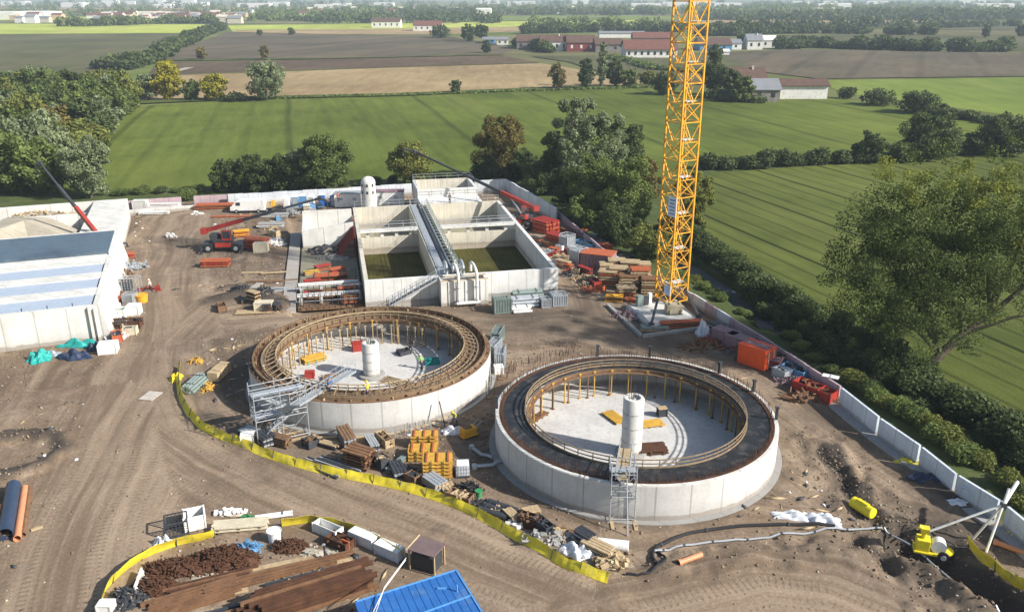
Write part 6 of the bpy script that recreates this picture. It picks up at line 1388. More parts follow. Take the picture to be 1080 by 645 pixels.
# ---------------------------------------------------------------- more site clutter along the walls
q = random.Random(55)
def clutter(label, group, spots, mats_, szs=(.9, 1.9)):
    for i, (px, py) in enumerate(spots):
        k = q.random(); m1 = q.choice(mats_); m2 = q.choice(mats_); p_ = PG(px, py); rz = R(-48 + q.uniform(-25, 25))
        if k < .4: stackthing(p_, rz, q.uniform(1.4, 3.2), q.uniform(.7, 1.3), q.randint(2, 5), [m1, m2], label, 'material pile', lh=.24, group=group, seed=i, n_=4)
        elif k < .75: rubble('material_pile', label, 'material pile', p_, q.uniform(*szs), q.uniform(.6, 1.1), q.uniform(.25, .6), SOILM, 70, i, .35, m1, group)
        else: crate(p_, rz, (q.uniform(1, 2.2), q.uniform(.7, 1.1), q.uniform(.6, 1.1)), m1, label, 'material pile', group, 'material_pile', inner=m2)
def spots(path, n_, jx, jy): 
    P = along2(path, n_); return [(x + q.uniform(-jx, jx), y + q.uniform(-jy, jy)) for x, y in P]
def along2(pts, n_):
    L_ = [math.dist(a, b) for a, b in zip(pts[:-1], pts[1:])]; out = []
    for i in range(n_):
        s_ = sum(L_) * (i + .5) / n_; k = 0
        while s_ > L_[k]: s_ -= L_[k]; k += 1
        out.append(tuple(a + (b - a) * s_ / L_[k] for a, b in zip(pts[k], pts[k + 1])))
    return out
clutter('mixed red, brown and grey building material piled between the telehandler and the timber pallets', 'piles along the east wall behind the crane', spots([(566, 252), (588, 270), (610, 292), (636, 308)], 24, 7, 4) + spots([(606, 243), (640, 264), (672, 283)], 12, 3, 2), [RED, ORA, ORA, RUST2, STEEL, DKS, TIM], (1.2, 2.2))
clutter('dark and rusty material piled at the perimeter wall between crane and retaining wall', 'piles along the east wall after the crane', spots([(748, 352), (790, 376), (830, 396), (878, 422)], 26, 5, 4), [RUST, DKS, RED, MAUVE, STEEL, RUST2])
clutter('small pale and brown clutter at the side wall of the left building', 'clutter beside the left building', spots([(122, 268), (128, 300), (128, 335), (122, 358)], 14, 7, 6), [WHT, RUST2, STEEL, TIM, DKS, ORA])
clutter('grey and white clutter in the shade behind the unfinished structure', 'clutter behind the unfinished structure', spots([(284, 262), (292, 240), (300, 226), (330, 220), (352, 217)], 15, 6, 3), [STEEL, WHT, DKS, TIM, CON_G, BLUP])
clutter('small dark clutter lying on the ground between tanks and yellow netting', 'clutter between tanks and netting', spots([(395, 487), (420, 499), (520, 540), (560, 554), (612, 577), (636, 590)], 14, 6, 2), [DKS, TIMD, RUST, TIM, STEEL], (.5, 1.1))
clutter('clutter of boards and clamps at the foot of the left-hand tank', 'clutter at the left-hand tank foot', spots([(250, 455), (300, 472), (360, 470), (420, 466)], 8, 6, 3), [DKS, TIMD, TIM, STEEL], (.4, .9))
clutter('brown rubble and boards behind the left-hand tank', 'clutter behind the left-hand tank', spots([(235, 330), (262, 322), (290, 332), (258, 300)], 8, 8, 5), [TIMD, RUST, DKS, TIM], (.6, 1.4))
# clods and stones over the churned soil, and loose offcuts: beyond counting
rs = np.random.RandomState(8)
def scatter(name, label, cat, n_, prob, smin, smax, m_, elong=1.0, seed=1):
    r = np.random.RandomState(seed); ii = r.choice(GX.size, n_, p=(prob / prob.sum()).ravel()); x = GX.ravel()[ii] + r.uniform(-.2, .2, n_); y = GYY.ravel()[ii] + r.uniform(-.2, .2, n_); z = Z.ravel()[ii]
    s_ = smin + (smax - smin) * r.rand(n_) ** 2.5; oc = np.array([(1, 0, 0), (0, 1, 0), (-1, 0, 0), (0, -1, 0), (0, 0, .7), (0, 0, -.7)], float); fc = np.array([(0, 1, 4), (1, 2, 4), (2, 3, 4), (3, 0, 4), (1, 0, 5), (2, 1, 5), (3, 2, 5), (0, 3, 5)])
    a = r.uniform(0, 6.28, n_); P = oc[None] * (1 + r.normal(0, .22, (n_, 6, 1))) * s_[:, None, None]; P[:, :, 0] *= elong; P[:, :, 2] /= elong ** .5
    ca, sa = np.cos(a)[:, None], np.sin(a)[:, None]; X_ = P[:, :, 0] * ca - P[:, :, 1] * sa; Y_ = P[:, :, 0] * sa + P[:, :, 1] * ca
    co_ = np.stack([X_ + x[:, None], Y_ + y[:, None], P[:, :, 2] + z[:, None] + s_[:, None] * .2], -1).reshape(-1, 3)
    o = link(bpy.data.objects.new(name, npmesh(name, co_, (fc[None] + np.arange(n_)[:, None, None] * 6).reshape(-1, 3), m_, False))); tag(o, label, cat, kind='stuff')
near = (GYY < 175) & (GX > -90) & (site > .9)
blk = near.astype(float)
for cx2, cy2 in (TR, TL): blk *= np.hypot(GX - cx2, GYY - cy2) > TRAD + .6
blk *= ~kq
blk *= ~inside(GX, GYY, [tuple((FLc + lx * a + ly * b)[:2]) for a, b in ((-60, -1), (2.2, -1), (1.2, yE + 1), (-60, yE + 1))])
rough = blk * np.clip(1 - onroad * .93 + SPOIL * 1.5, 0, 2.2) * (.25 + np.clip(vnoise(GX, GYY, 7, 31) * 2.4, 0, 1.5) + damp_shade * 1.5)
scatter('soil_clods', 'brown clods strewn over the churned soil', 'clods', 15000, rough, .04, .17, mat('clod_soil', (.20, .15, .105), .95, var=.4), 1.1, 1)
scatter('pale_stones', 'pale stones and crumbs of concrete on the soil', 'stones', 2600, rough, .04, .13, SAND, 1.1, 2)
nearobj = blk * (1 - onroad * .97) * np.clip(vnoise(GX, GYY, 12, 41) * 3 + .2, 0, 1)
scatter('timber_offcuts', 'loose timber offcuts lying about the site', 'offcuts', 600, nearobj, .08, .22, TIM, 5.0, 3)
scatter('dark_litter', 'dark scraps lying about the site', 'litter', 500, nearobj, .08, .3, DKS, 2.0, 4)
scatter('white_litter', 'white scraps lying about the site', 'litter', 180, nearobj, .08, .25, PLAS, 1.6, 5)

# ================================================================ PEOPLE
def skinmesh(name, joints, edges, m_, parent):
    me = bpy.data.meshes.new(name); me.from_pydata([j[:3] for j in joints], edges, []); me.update(); o = bpy.data.objects.new(name, me); col.objects.link(o)
    sk = o.modifiers.new('s', 'SKIN'); sk.use_smooth_shade = True
    for i, v_ in enumerate(me.skin_vertices[0].data): rr = joints[i][3]; v_.radius = (rr, rr) if not hasattr(rr, '__len__') else rr; v_.use_root = (i == 0)
    ss = o.modifiers.new('b', 'SUBSURF'); ss.levels = ss.render_levels = 1
    bpy.context.view_layer.update(); ev = o.evaluated_get(bpy.context.evaluated_depsgraph_get()); me2 = bpy.data.meshes.new_from_object(ev); bpy.data.objects.remove(o)
    me2.name = name; me2.materials.clear(); me2.materials.append(m_); me2.polygons.foreach_set('use_smooth', [True] * len(me2.polygons)); return link(bpy.data.objects.new(name, me2), parent)
def person(loc, rz, label, top, pants=DENIM, hat=WHT, bend=0.0, arms=(.3, .3), stride=.15):
    t = thing('person', label, 'person', loc, rz); b = bend
    def tr_(x, y, z):           # lean the upper body forward about the hips
        if z > .95: d = z - .95; return (x, y + d * math.sin(b), .95 + d * math.cos(b))
        return (x, y, z)
    J = []; E_ = []
    def j(x, y, z, r_, par=None, raw=False): p_ = (x, y, z) if raw else tr_(x, y, z); J.append((*p_, r_)); (E_.append((par, len(J) - 1)) if par is not None else None); return len(J) - 1
    hip = j(0, 0, .95, (.15, .11)); wst = j(0, 0, 1.12, (.13, .10), hip); ch = j(0, 0, 1.35, (.16, .11), wst); nk = j(0, .01, 1.50, .055, ch); hd = j(0, .02, 1.63, .085, nk); j(0, .02, 1.70, .08, hd)
    limbs = []
    for s_, ar in ((-1, arms[0]), (1, arms[1])):
        sh_ = j(s_ * .19, 0, 1.42, .055, ch); el_ = j(s_ * .25, .28 * math.sin(ar), 1.42 - .28 * math.cos(ar), .043, sh_); wr = j(s_ * .25, .28 * math.sin(ar) + .25 * math.sin(ar + .5), 1.42 - .28 * math.cos(ar) - .25 * math.cos(ar + .5), .03, el_); hn = j(s_ * .25, .28 * math.sin(ar) + .33 * math.sin(ar + .5), 1.42 - .28 * math.cos(ar) - .33 * math.cos(ar + .5), .035, wr)
        kn = j(s_ * .11, s_ * stride * .6 + .03, .50, .06, hip); an = j(s_ * .12, s_ * stride, .09, .042, kn); j(s_ * .12, s_ * stride + .16, .045, .04, an)
        limbs.append((sh_, el_, wr, hn, kn, an))
    body = skinmesh('body', J, E_, SKIN, t)
    me = body.data; f = MB()
    for L_ in limbs:
        h_ = Vector(J[L_[3]][:3]); w_ = Vector(J[L_[2]][:3]); d = (h_ - w_).normalized()
        for k in range(4): a_ = h_ + Vector(((k - 1.5) * .018, 0, 0)); f.tube([a_ - d * .02, a_ + d * .05, a_ + d * (.085 - abs(k - 1.4) * .008) + Vector((0, .012, 0))], .009, 5)
        f.tube([h_ + Vector((0, .02, 0)), h_ + Vector((0, .05, 0)) + d * .03], .01, 5)
    hp = Vector(J[hd][:3]); f.box(hp + Vector((0, .095, -.005)), (.03, .03, .05)).box(hp + Vector((-.087, 0, 0)), (.02, .04, .06)).box(hp + Vector((.087, 0, 0)), (.02, .04, .06))
    import bmesh
    bm = bmesh.new(); bm.from_mesh(me); tmp = bpy.data.meshes.new('t'); tmp.from_pydata(f.v, [], f.f); bm.from_mesh(tmp); bm.to_mesh(me); bm.free()
    face = MB(); face.box(hp + Vector((-.032, .083, .02)), (.024, .02, .014)).box(hp + Vector((.032, .083, .02)), (.024, .02, .014)).box(hp + Vector((0, .084, -.045)), (.05, .015, .01)); face.build('facial_features', DKS, t)
    k = 1.22; jk_ = [(*J[i][:3], tuple(q * k for q in J[i][3]) if hasattr(J[i][3], '__len__') else J[i][3] * k * 1.1) for i in (hip, wst, ch)]; ed = [(0, 1), (1, 2)]
    for L_ in limbs:
        n_ = len(jk_); jk_ += [(*J[i][:3], J[i][3] * 1.35) for i in L_[:3]]; ed += [(2, n_), (n_, n_ + 1), (n_ + 1, n_ + 2)]
    skinmesh('jacket', jk_, ed, top, t)
    pk_ = [(*J[hip][:3], (.17, .13))]; ed = []
    for L_ in limbs:
        n_ = len(pk_); pk_ += [(*J[L_[4]][:3], .078), (*J[L_[5]][:3], .06)]; ed += [(0, n_), (n_, n_ + 1)]
    skinmesh('trousers', pk_, ed, pants, t)
    mb = MB(); [mb.box((J[L_[5]][0], J[L_[5]][1] + .07, .06), (.11, .29, .12)) for L_ in limbs]
    for i, L_ in enumerate(limbs): MB().box((J[L_[5]][0], J[L_[5]][1] + .07, .055), (.11, .29, .11)).build('boot', DKS, t, bevel=.02)
    hc = Vector(J[hd][:3]) + Vector((0, 0, .03)); MB().lathe([(.125, .0), (.12, .05), (.09, .11), (.03, .135)], 14, hc).lathe([(.15, -.005), (.15, .005)], 14, hc + Vector((0, .02, 0))).build('hard_hat', hat, t, True)
    return t
TZ = TH + .14
person((*G(347, 415, TZ - .3), TZ - .38), R(-20), 'worker in a blue jacket on the near rim of the left-hand tank', BLU, hat=BLUP, bend=.5, arms=(.6, .7))
person((*G(388, 419, TZ - .3), TZ - .38), R(30), 'worker in a yellow jacket on the near rim of the left-hand tank', HIVI, hat=YEL2, bend=.25, arms=(.9, .3))
person(P3(445, 389), R(60), 'worker in a green vest on the floor of the left-hand tank beside the teal crate', mat('green_vest', (.15, .60, .08), .6), hat=WHT, bend=.2, arms=(1.0, .8))
person(P3(433, 371), R(-80), 'worker in dark clothes bending behind the left-hand shaft', DENIM, hat=DKS, bend=.9, arms=(.4, .4))
person(PG(480, 447), R(160), 'worker in a yellow vest stooping by the wall of the left-hand tank', HIVI, hat=YEL2, bend=.7, arms=(.5, .6))
person((*G(474.5, 214, hB), hB), R(180), 'worker in black standing on the rear edge of the basins', DENIM, hat=DKS, arms=(.1, .2))
person((*G(357, 213, hB + .1), hB + .1), R(200), 'worker in a red jacket standing on the rear left corner of the basins', RED, hat=RED, arms=(.2, .4))
person(PG(160, 307), R(90), 'worker in a white jacket right of the left building clutter', WHT, hat=WHT, bend=.2)

# ================================================================ TREES NEAR THE SITE
T_ = tree
T_(96, 208, 62, 52, 'grey', 'grey-green round tree at the right front of the left wood, standing over the back wall')
T_(344, 203, 60, 60, 'mid', 'large round mid-green tree behind the back wall above the blue toilets')
T_(302, 203, 38, 40, 'dark', 'dark round tree just left of the large round tree behind the back wall', seed=5)
T_(270, 203, 40, 42, 'dark', 'dark tree in the middle of the row behind the back wall', seed=6)
T_(240, 203, 34, 34, 'dark', 'dark tree at the left end of the row behind the back wall', seed=7)
T_(319, 202, 46, 36, 'grey', 'greyish tree squeezed between the large round tree and its dark neighbour', seed=8)
T_(434, 197, 44, 48, 'olive', 'olive-green tree behind the tip of the longest telehandler boom')
T_(527, 190, 66, 56, 'brown', 'tall yellow-brown tree behind the rear basin corner', dens=.85)
T_(516, 192, 26, 36, 'dark', 'dark low tree below the tall yellow-brown tree')
T_(552, 190, 30, 40, 'dark', 'dark bushy tree right of the tall yellow-brown tree', seed=9)
T_(608, 205, 98, 56, 'grey', 'tallest pale grey-green tree of the clump left of the crane', shape='tall', seed=3)
T_(640, 205, 90, 46, 'grey', 'second tall pale tree of the clump, right beside the tallest', shape='tall', seed=4)
T_(664, 196, 62, 44, 'dark', 'dark round tree at the right of the tall pale pair', seed=12)
T_(585, 200, 62, 34, 'mid', 'narrow mid-green tree at the left flank of the clump', seed=13)
T_(628, 232, 66, 62, 'mid', 'broad mid-green tree below the tall pale pair', seed=14)
T_(660, 240, 70, 66, 'mid', 'broad bushy tree at the front of the clump', seed=15)
T_(676, 215, 48, 44, 'brown', 'reddish-tinged tree at the right of the clump', seed=16)
T_(648, 256, 40, 50, 'dark', 'dark low tree at the foot of the clump beside the perimeter wall', seed=17)
T_(600, 222, 44, 46, 'dark', 'dark low tree left front of the clump', seed=18)
T_(617, 240, 32, 44, 'mid', 'light low bush tree at the perimeter wall below the clump', seed=19)
T_(682, 272, 34, 48, 'olive', 'light green low tree just left of the crane mast foot', seed=20)
T_(728, 250, 72, 42, 'olive', 'light green round tree right behind the crane mast', seed=21)
T_(704, 262, 46, 40, 'dark', 'dark tree hidden behind the crane mast', seed=22)
T_(572, 205, 34, 44, 'dark', 'dark round bush behind the yard corner wall', seed=23)
# big tree at the right edge: leaning trunk, wide airy crown
x, y = G(968, 402); bt = thing('tree', 'huge airy tree with leaning trunk at the right, yellowish at its tips', 'tree', (x, y, -.2))
d0 = depth(968, 402); u_ = d0 / FPX
q = random.Random(9)
def TP(px, py, dy=0): return Vector(((px - 974) * .0995, dy, (389 - py) * .105))
tr_pts = [TP(974, 392), TP(990, 372, .3), TP(1012, 352, .8), TP(1040, 332, 1.2), TP(1070, 305, 1.5), TP(1095, 280, 1.5)]
tm = MB().tube(tr_pts, [.62, .5, .4, .32, .22, .1], 10)
for a, b, dy in [(tr_pts[1], (950, 300), -1), (tr_pts[1], (915, 270), 1), (tr_pts[2], (985, 250), 2), (tr_pts[2], (960, 220), -2), (tr_pts[3], (1035, 240), 0), (tr_pts[3], (1010, 205), 2), (tr_pts[4], (1075, 225), -1), (tr_pts[2], (1100, 318), -2), (tr_pts[1], (925, 330), 0), (tr_pts[3], (1080, 190), 2)]:
    b = TP(*b, dy); m1 = a.lerp(b, .5) + Vector((0, 0, .8)); tm.tube([a, m1, b], [.22, .13, .04], 7)
    for k in range(6): s_ = m1.lerp(b, q.random()); e = s_ + Vector((q.uniform(-2, 2), q.uniform(-2, 2), q.uniform(.5, 2.2))); tm.tube([s_, e], .05, 5, r2=.015)
tm.build('trunk', BARK, bt, True); bt.location = (*G(974, 391), 0)
def clusters(spec, seed, smin, smax):
    q = random.Random(seed); out = []
    for px, py, wx2, hy2, n2 in spec:
        for k in range(n2):
            s_ = q.uniform(smin, smax); c_ = TP(px + q.gauss(0, .36) * wx2, py + q.gauss(0, .36) * hy2, q.gauss(0, 2.6)); out.append((c_.x, c_.y, max(2.2, c_.z), s_, s_, s_ * .8))
    return out
lob = clusters([(925, 235, 80, 70, 80), (900, 290, 50, 70, 50), (955, 290, 80, 80, 90), (985, 235, 80, 70, 76), (930, 330, 70, 40, 40), (1030, 250, 80, 80, 60), (1000, 290, 70, 60, 36), (985, 330, 50, 40, 12), (1075, 240, 60, 90, 22), (1060, 290, 60, 40, 8)], 21, .7, 1.45)
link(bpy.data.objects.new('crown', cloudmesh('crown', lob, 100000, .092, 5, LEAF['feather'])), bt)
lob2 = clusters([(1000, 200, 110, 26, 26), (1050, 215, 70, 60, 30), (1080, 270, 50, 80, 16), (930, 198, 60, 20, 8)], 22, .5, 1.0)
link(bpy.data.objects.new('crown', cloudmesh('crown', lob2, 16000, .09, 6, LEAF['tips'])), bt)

# ditch vegetation: individual bushes on both banks
q = random.Random(77)
def along(pts, n_):
    P = [Vector((*G(*p), 0)) for p in pts]; L_ = [(b - a).length for a, b in zip(P[:-1], P[1:])]; tot = sum(L_); out = []
    for i in range(n_):
        s_ = tot * (i + .5) / n_; k = 0
        while s_ > L_[k]: s_ -= L_[k]; k += 1
        out.append(P[k].lerp(P[k + 1], s_ / L_[k]))
    return out
BUSH = {}
def bush(p, w_, h, kind, label, group, cat='bush', v_=None):
    v_ = v_ if v_ is not None else q.randint(0, 3); key = (kind, v_)
    if key not in BUSH:
        r = random.Random(v_ * 31 + len(kind)); lb_ = [(r.uniform(-.28, .28), r.uniform(-.28, .28), r.uniform(.3, .65), r.uniform(.2, .32), r.uniform(.2, .32), r.uniform(.2, .34)) for _ in range(9)] + [(0, 0, .4, .38, .38, .4)]
        me = cloudmesh('foliage', lb_, 4200, .036, v_ + 50, LEAF[kind]); st_ = MB(); [st_.tube([(0, 0, -.1), (r.uniform(-.25, .25), r.uniform(-.25, .25), .6)], .02, 4, r2=.006) for _ in range(5)]
        m2 = bpy.data.meshes.new('stems'); m2.from_pydata(st_.v, [], st_.f); m2.materials.append(BARK); BUSH[key] = (me, m2)
    t = thing('bush', label, cat, (p.x, p.y, max(-1.2, zat(p.x, p.y)) if (X0 < p.x < X1 and Y0 < p.y < Y1) else 0), q.uniform(0, 6.28), group); t.scale = (w_, w_, h)
    link(bpy.data.objects.new('foliage', BUSH[key][0]), t); link(bpy.data.objects.new('stems', BUSH[key][1]), t); return t
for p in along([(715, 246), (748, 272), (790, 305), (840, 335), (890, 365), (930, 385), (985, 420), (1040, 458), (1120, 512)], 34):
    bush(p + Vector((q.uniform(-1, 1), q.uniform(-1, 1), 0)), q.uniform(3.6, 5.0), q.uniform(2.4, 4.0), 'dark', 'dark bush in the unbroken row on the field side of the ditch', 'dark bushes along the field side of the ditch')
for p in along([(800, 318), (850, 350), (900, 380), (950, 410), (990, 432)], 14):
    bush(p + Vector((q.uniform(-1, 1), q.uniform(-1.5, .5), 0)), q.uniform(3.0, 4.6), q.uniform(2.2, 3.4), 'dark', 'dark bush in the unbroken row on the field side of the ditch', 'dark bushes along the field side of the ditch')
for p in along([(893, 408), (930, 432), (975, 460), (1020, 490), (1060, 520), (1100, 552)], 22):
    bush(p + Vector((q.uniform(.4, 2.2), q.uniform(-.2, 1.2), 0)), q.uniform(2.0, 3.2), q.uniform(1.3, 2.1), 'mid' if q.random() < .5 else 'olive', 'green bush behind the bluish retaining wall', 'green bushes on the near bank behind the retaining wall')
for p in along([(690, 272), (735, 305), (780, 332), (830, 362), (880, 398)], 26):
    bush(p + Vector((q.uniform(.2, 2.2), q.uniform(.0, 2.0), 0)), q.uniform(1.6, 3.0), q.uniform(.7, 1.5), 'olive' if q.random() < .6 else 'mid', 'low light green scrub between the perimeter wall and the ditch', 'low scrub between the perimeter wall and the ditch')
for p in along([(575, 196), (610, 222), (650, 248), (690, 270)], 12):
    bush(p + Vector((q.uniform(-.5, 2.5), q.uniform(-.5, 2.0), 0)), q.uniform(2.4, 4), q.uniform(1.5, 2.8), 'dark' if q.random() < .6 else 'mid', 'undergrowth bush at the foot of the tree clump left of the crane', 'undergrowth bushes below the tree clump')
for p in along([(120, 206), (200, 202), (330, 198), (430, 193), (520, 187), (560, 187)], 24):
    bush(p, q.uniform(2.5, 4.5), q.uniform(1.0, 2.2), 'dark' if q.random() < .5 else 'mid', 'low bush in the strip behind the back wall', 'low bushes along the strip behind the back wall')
bush(Vector((*G(199, 211), 0)), 4.0, 2.6, 'mid', 'green shrub filling the gap between the two mauve stretches of back wall', None)
# left wood
q = random.Random(12); wood = [(-60, 205), (-10, 206), (62, 207), (88, 190), (96, 165), (112, 140), (135, 118), (120, 98), (60, 88), (0, 85), (-60, 90)]
PW = [G(*p) for p in wood]; cnt = 0; cells = []
for yy in np.arange(150, 330, 9.5):
    for xx in np.arange(-235, -60, 9.5):
        a, b = xx + q.uniform(-3, 3), yy + q.uniform(-3, 3)
        if inside(np.array([a]), np.array([b]), PW)[0]: cells.append((a, b))
print('wood', len(cells))
for a, b in sorted(cells, key=lambda c: c[1]):
    dpt = b * cP + CH * sP; px_ = 540 + FPX * a / dpt
    if px_ < -25: continue
    w_ = q.uniform(10, 15); h = q.uniform(9, 14); kd = q.choices(['mid', 'dark', 'grey', 'olive', 'brown'], [5, 4, 3, 3, 1])[0]
    hp_, wp_ = h * FPX / dpt, w_ * FPX / dpt; v_ = 322.5
    # foot pixel from world
    dz = -CH; dd_ = b * cP + CH * sP; py_ = 322.5 + FPX * (-(b * sP - CH * cP)) / dd_
    tree(px_, py_, hp_, wp_, kd, 'tree of the wood along the left edge of the photo', seed=q.randint(0, 99), group='trees of the wood at the left edge', shared='w', dens=2.2, shape=q.choice(['round', 'round', 'tall']))
# solitary trees beyond
for (px, py, h, w_, k, lab) in [
    (178, 106, 40, 34, 'yellow', 'large yellow-green round tree at the left end of the stubble field'),
    (157, 106, 26, 26, 'grey', 'grey-green tree left of the large yellow-green tree'),
    (203, 106, 20, 22, 'mid', 'small green bush tree between the two yellow-green trees'),
    (226, 106, 26, 30, 'yellow', 'smaller yellow-green tree right of the large one'),
    (281, 106, 40, 44, 'grey', 'dense grey-green round tree alone at the edge of the stubble field'),
    (250, 107, 8, 24, 'dark', 'low dark bush between the smaller yellow tree and the grey-green round tree'),
    (213, 63, 12, 12, 'brown', 'small brown tree on the left of the ploughed field'),
    (279, 63, 14, 11, 'brown', 'thin leaning brown tree in the ploughed field'),
    (274, 38, 6, 6, 'dark', 'tiny dark tree at the far edge of the ploughed field, left of its twin'),
    (307, 37, 7, 8, 'dark', 'slightly bigger dark tree at the far edge of the ploughed field'),
    (481, 98, 12, 14, 'dark', 'small dark bush at the near edge of the stubble field'),
    (587, 94, 26, 18, 'brown', 'pale brownish tree at the right end of the stubble field'),
    (617, 94, 30, 20, 'dark', 'dark upright tree beside the pale brownish tree'),
    (649, 91, 28, 22, 'dark', 'dark round tree in the farm hedge left of the crane'),
    (634, 92, 46, 12, 'grey', 'tall thin sparse tree between the dark upright tree and the dark round tree'),
    (663, 92, 18, 20, 'mid', 'small green tree right of the dark round tree in the farm hedge'),
    (682, 90, 15, 18, 'olive', 'light bush tree at the field corner left of the crane'),
    (513, 56, 13, 11, 'dark', 'dark tree at the corner of the ploughed field'),
    (511, 44, 16, 10, 'dark', 'dark cypress-like tree behind the silver sheds'),
    (465, 40, 12, 22, 'dark', 'dark tree group left of the farm lane'), (494, 44, 17, 16, 'dark', 'dark tree right of the dark group at the farm lane'), (506, 40, 13, 12, 'dark', 'dark small tree next to the silver sheds'),
    (700, 100, 22, 30, 'dark', 'dark bush tree in the field corner left of the crane mast'),
    (752, 100, 44, 26, 'dark', 'dark tree just right of the crane mast by the ruined farm'),
    (766, 104, 30, 30, 'dark', 'dark bush tree hiding the ruined farm corner'), (782, 108, 26, 24, 'mid', 'mid-green bush in front of the brown farm roof'),
    (784, 51, 16, 16, 'dark', 'dark tree beside the white gabled houses'), (754, 66, 18, 16, 'dark', 'dark tree between the crane mast and the small white shed'),
    (1039, 40, 13, 10, 'dark', 'lone dark tree in the right-hand far field'), (1078, 39, 12, 14, 'dark', 'dark round tree cut by the right edge far away'),
    (918, 172, 32, 34, 'dark', 'round dark bush in the middle of the field hedge right of the crane'),
    (975, 168, 44, 66, 'dark', 'largest dark bush of the field hedge right of the crane'),
    (1062, 163, 40, 60, 'dark', 'dark bush of the field hedge at the right edge'),
    (1028, 163, 22, 34, 'dark', 'smaller dark bush between the two largest of the field hedge'),
    (950, 171, 20, 30, 'mid', 'small green bush left of the largest bush of the field hedge'),
    (893, 104, 11, 20, 'dark', 'small dark bush right of the long white barn'), (925, 111, 15, 34, 'dark', 'low dark bush in the field edge right of the white barn'),
    (968, 119, 20, 44, 'dark', 'wedge-shaped dark bush at the corner of the bright field'), (990, 119, 9, 20, 'dark', 'tail of low bushes after the wedge-shaped bush')]:
    tree(px, py, h, w_, k, lab, seed=int(px * 3 + py))
# hedges
SB = shrubrow
SB('hedge', 'dark field hedge between the green field and the row field right of the crane', 'hedge', [(742, 178), (790, 177), (850, 174), (905, 171)], 3.6, 5.0, 'dark', 1, 1.2)
SB('hedge', 'low continuation of the field hedge towards the right edge', 'hedge', [(905, 171), (960, 168), (1020, 163), (1100, 158)], 2.2, 4.5, 'dark', 2)
SB('hedge', 'low hedge along the bright field at the right edge', 'hedge', [(985, 121), (1030, 128), (1060, 134), (1110, 142)], 3.0, 6.0, 'dark', 3)
SB('hedge', 'tree row running away from the left wood between two fields', 'hedge', [(108, 72), (130, 74), (155, 68), (180, 54), (200, 44), (215, 37), (235, 31)], 7.5, 13, 'dark', 4)
SB('hedge', 'thin line of shrubs between green field and stubble field', 'hedge', [(260, 105), (330, 103), (420, 101), (560, 96), (700, 92)], .8, 3.5, 'mid', 5)
SB('hedge', 'dense dark hedgerow across the right of the photo behind the grey field', 'hedge', [(816, 52), (860, 50), (900, 52), (960, 54), (1010, 55), (1064, 54)], 9, 16, 'dark', 6)
SB('hedge', 'dark thicket block left part behind the dense hedgerow', 'hedge', [(800, 36), (850, 35.5), (884, 35)], 9.5, 16, 'dark', 7)
SB('hedge', 'short dark thicket block in the middle behind the dense hedgerow', 'hedge', [(888, 36), (914, 36)], 9.5, 14, 'dark', 8)
SB('hedge', 'longest dark thicket block behind the dense hedgerow', 'hedge', [(940, 37), (990, 37)], 11, 18, 'dark', 9)
SB('hedge', 'dark trees standing behind the white horse barn', 'hedge', [(735, 38), (765, 38), (800, 37)], 13, 20, 'dark', 10)
SB('hedge', 'line of dark trees behind the farm complex', 'hedge', [(548, 36), (590, 35), (640, 34), (720, 34)], 11, 14, 'dark', 11, .8)
SB('hedge', 'tree belt beyond the yellow-green meadow at the left', 'hedge', [(62, 28), (90, 28), (130, 27), (175, 25), (225, 25)], 12, 22, 'mid', 12)
SB('hedge', 'scattered dark trees in the olive field at the far right', 'hedge', [(990, 30), (1020, 29), (1050, 28), (1076, 28)], 8, 16, 'dark', 13, .7)
SB('hedge', 'bushes around the yard of the ruined farm', 'hedge', [(745, 104), (770, 107), (800, 108)], 2.6, 7, 'dark', 14)
SB('hedge', 'trees in front of the farm complex by the lane', 'hedge', [(640, 62), (665, 66), (690, 74), (740, 78)], 3.0, 8, 'mid', 15, .8)
SB('hedge', 'dark trees between the long farm roofs and the lane', 'hedge', [(545, 48), (562, 52), (580, 56)], 7, 10, 'dark', 16)

# far woodland that reads as one mass
def woodland(name, label, regions, seed, kinds):
    r = np.random.RandomState(seed); L_ = []; 
    for (x0, x1, ya_, yb_, n_, sz_) in regions:
        for i in range(n_):
            px = r.uniform(x0, x1); py = r.uniform(ya_, yb_); x, y = G(px, py); s_ = sz_ * r.uniform(.6, 1.25); L_.append((x, y, s_ * .45, s_ * .65, s_ * .65, s_ * .62))
    me = cloudmesh(name, L_, min(len(L_) * 60, 150000), 1.9, seed, LEAF[kinds]); o = link(bpy.data.objects.new(name, me)); tag(o, label, 'woodland', kind='stuff')
woodland('far_woodland', 'hazy woodland belts and tree groups spread over the far plain', [(-60, 360, 8, 19, 300, 10), (360, 740, 9, 16, 360, 11), (740, 1140, 12, 18, 330, 12), (740, 1140, 6, 12, 240, 13), (230, 400, 16, 23, 170, 10), (560, 700, 26, 30, 40, 10)], 5, 'mid')
woodland('far_woodland', 'dark distant tree belts across the right of the far plain', [(740, 900, 20, 22, 90, 12), (900, 1140, 17, 22, 220, 13), (400, 700, 14.5, 16.5, 170, 12), (330, 540, 21, 25, 60, 12), (780, 1000, 28, 31, 40, 11)], 6, 'dark')
woodland('farthest_woodland', 'faint blue-green band of woods at the horizon', [(-100, 1180, 3, 9, 500, 14)], 7, 'dark')

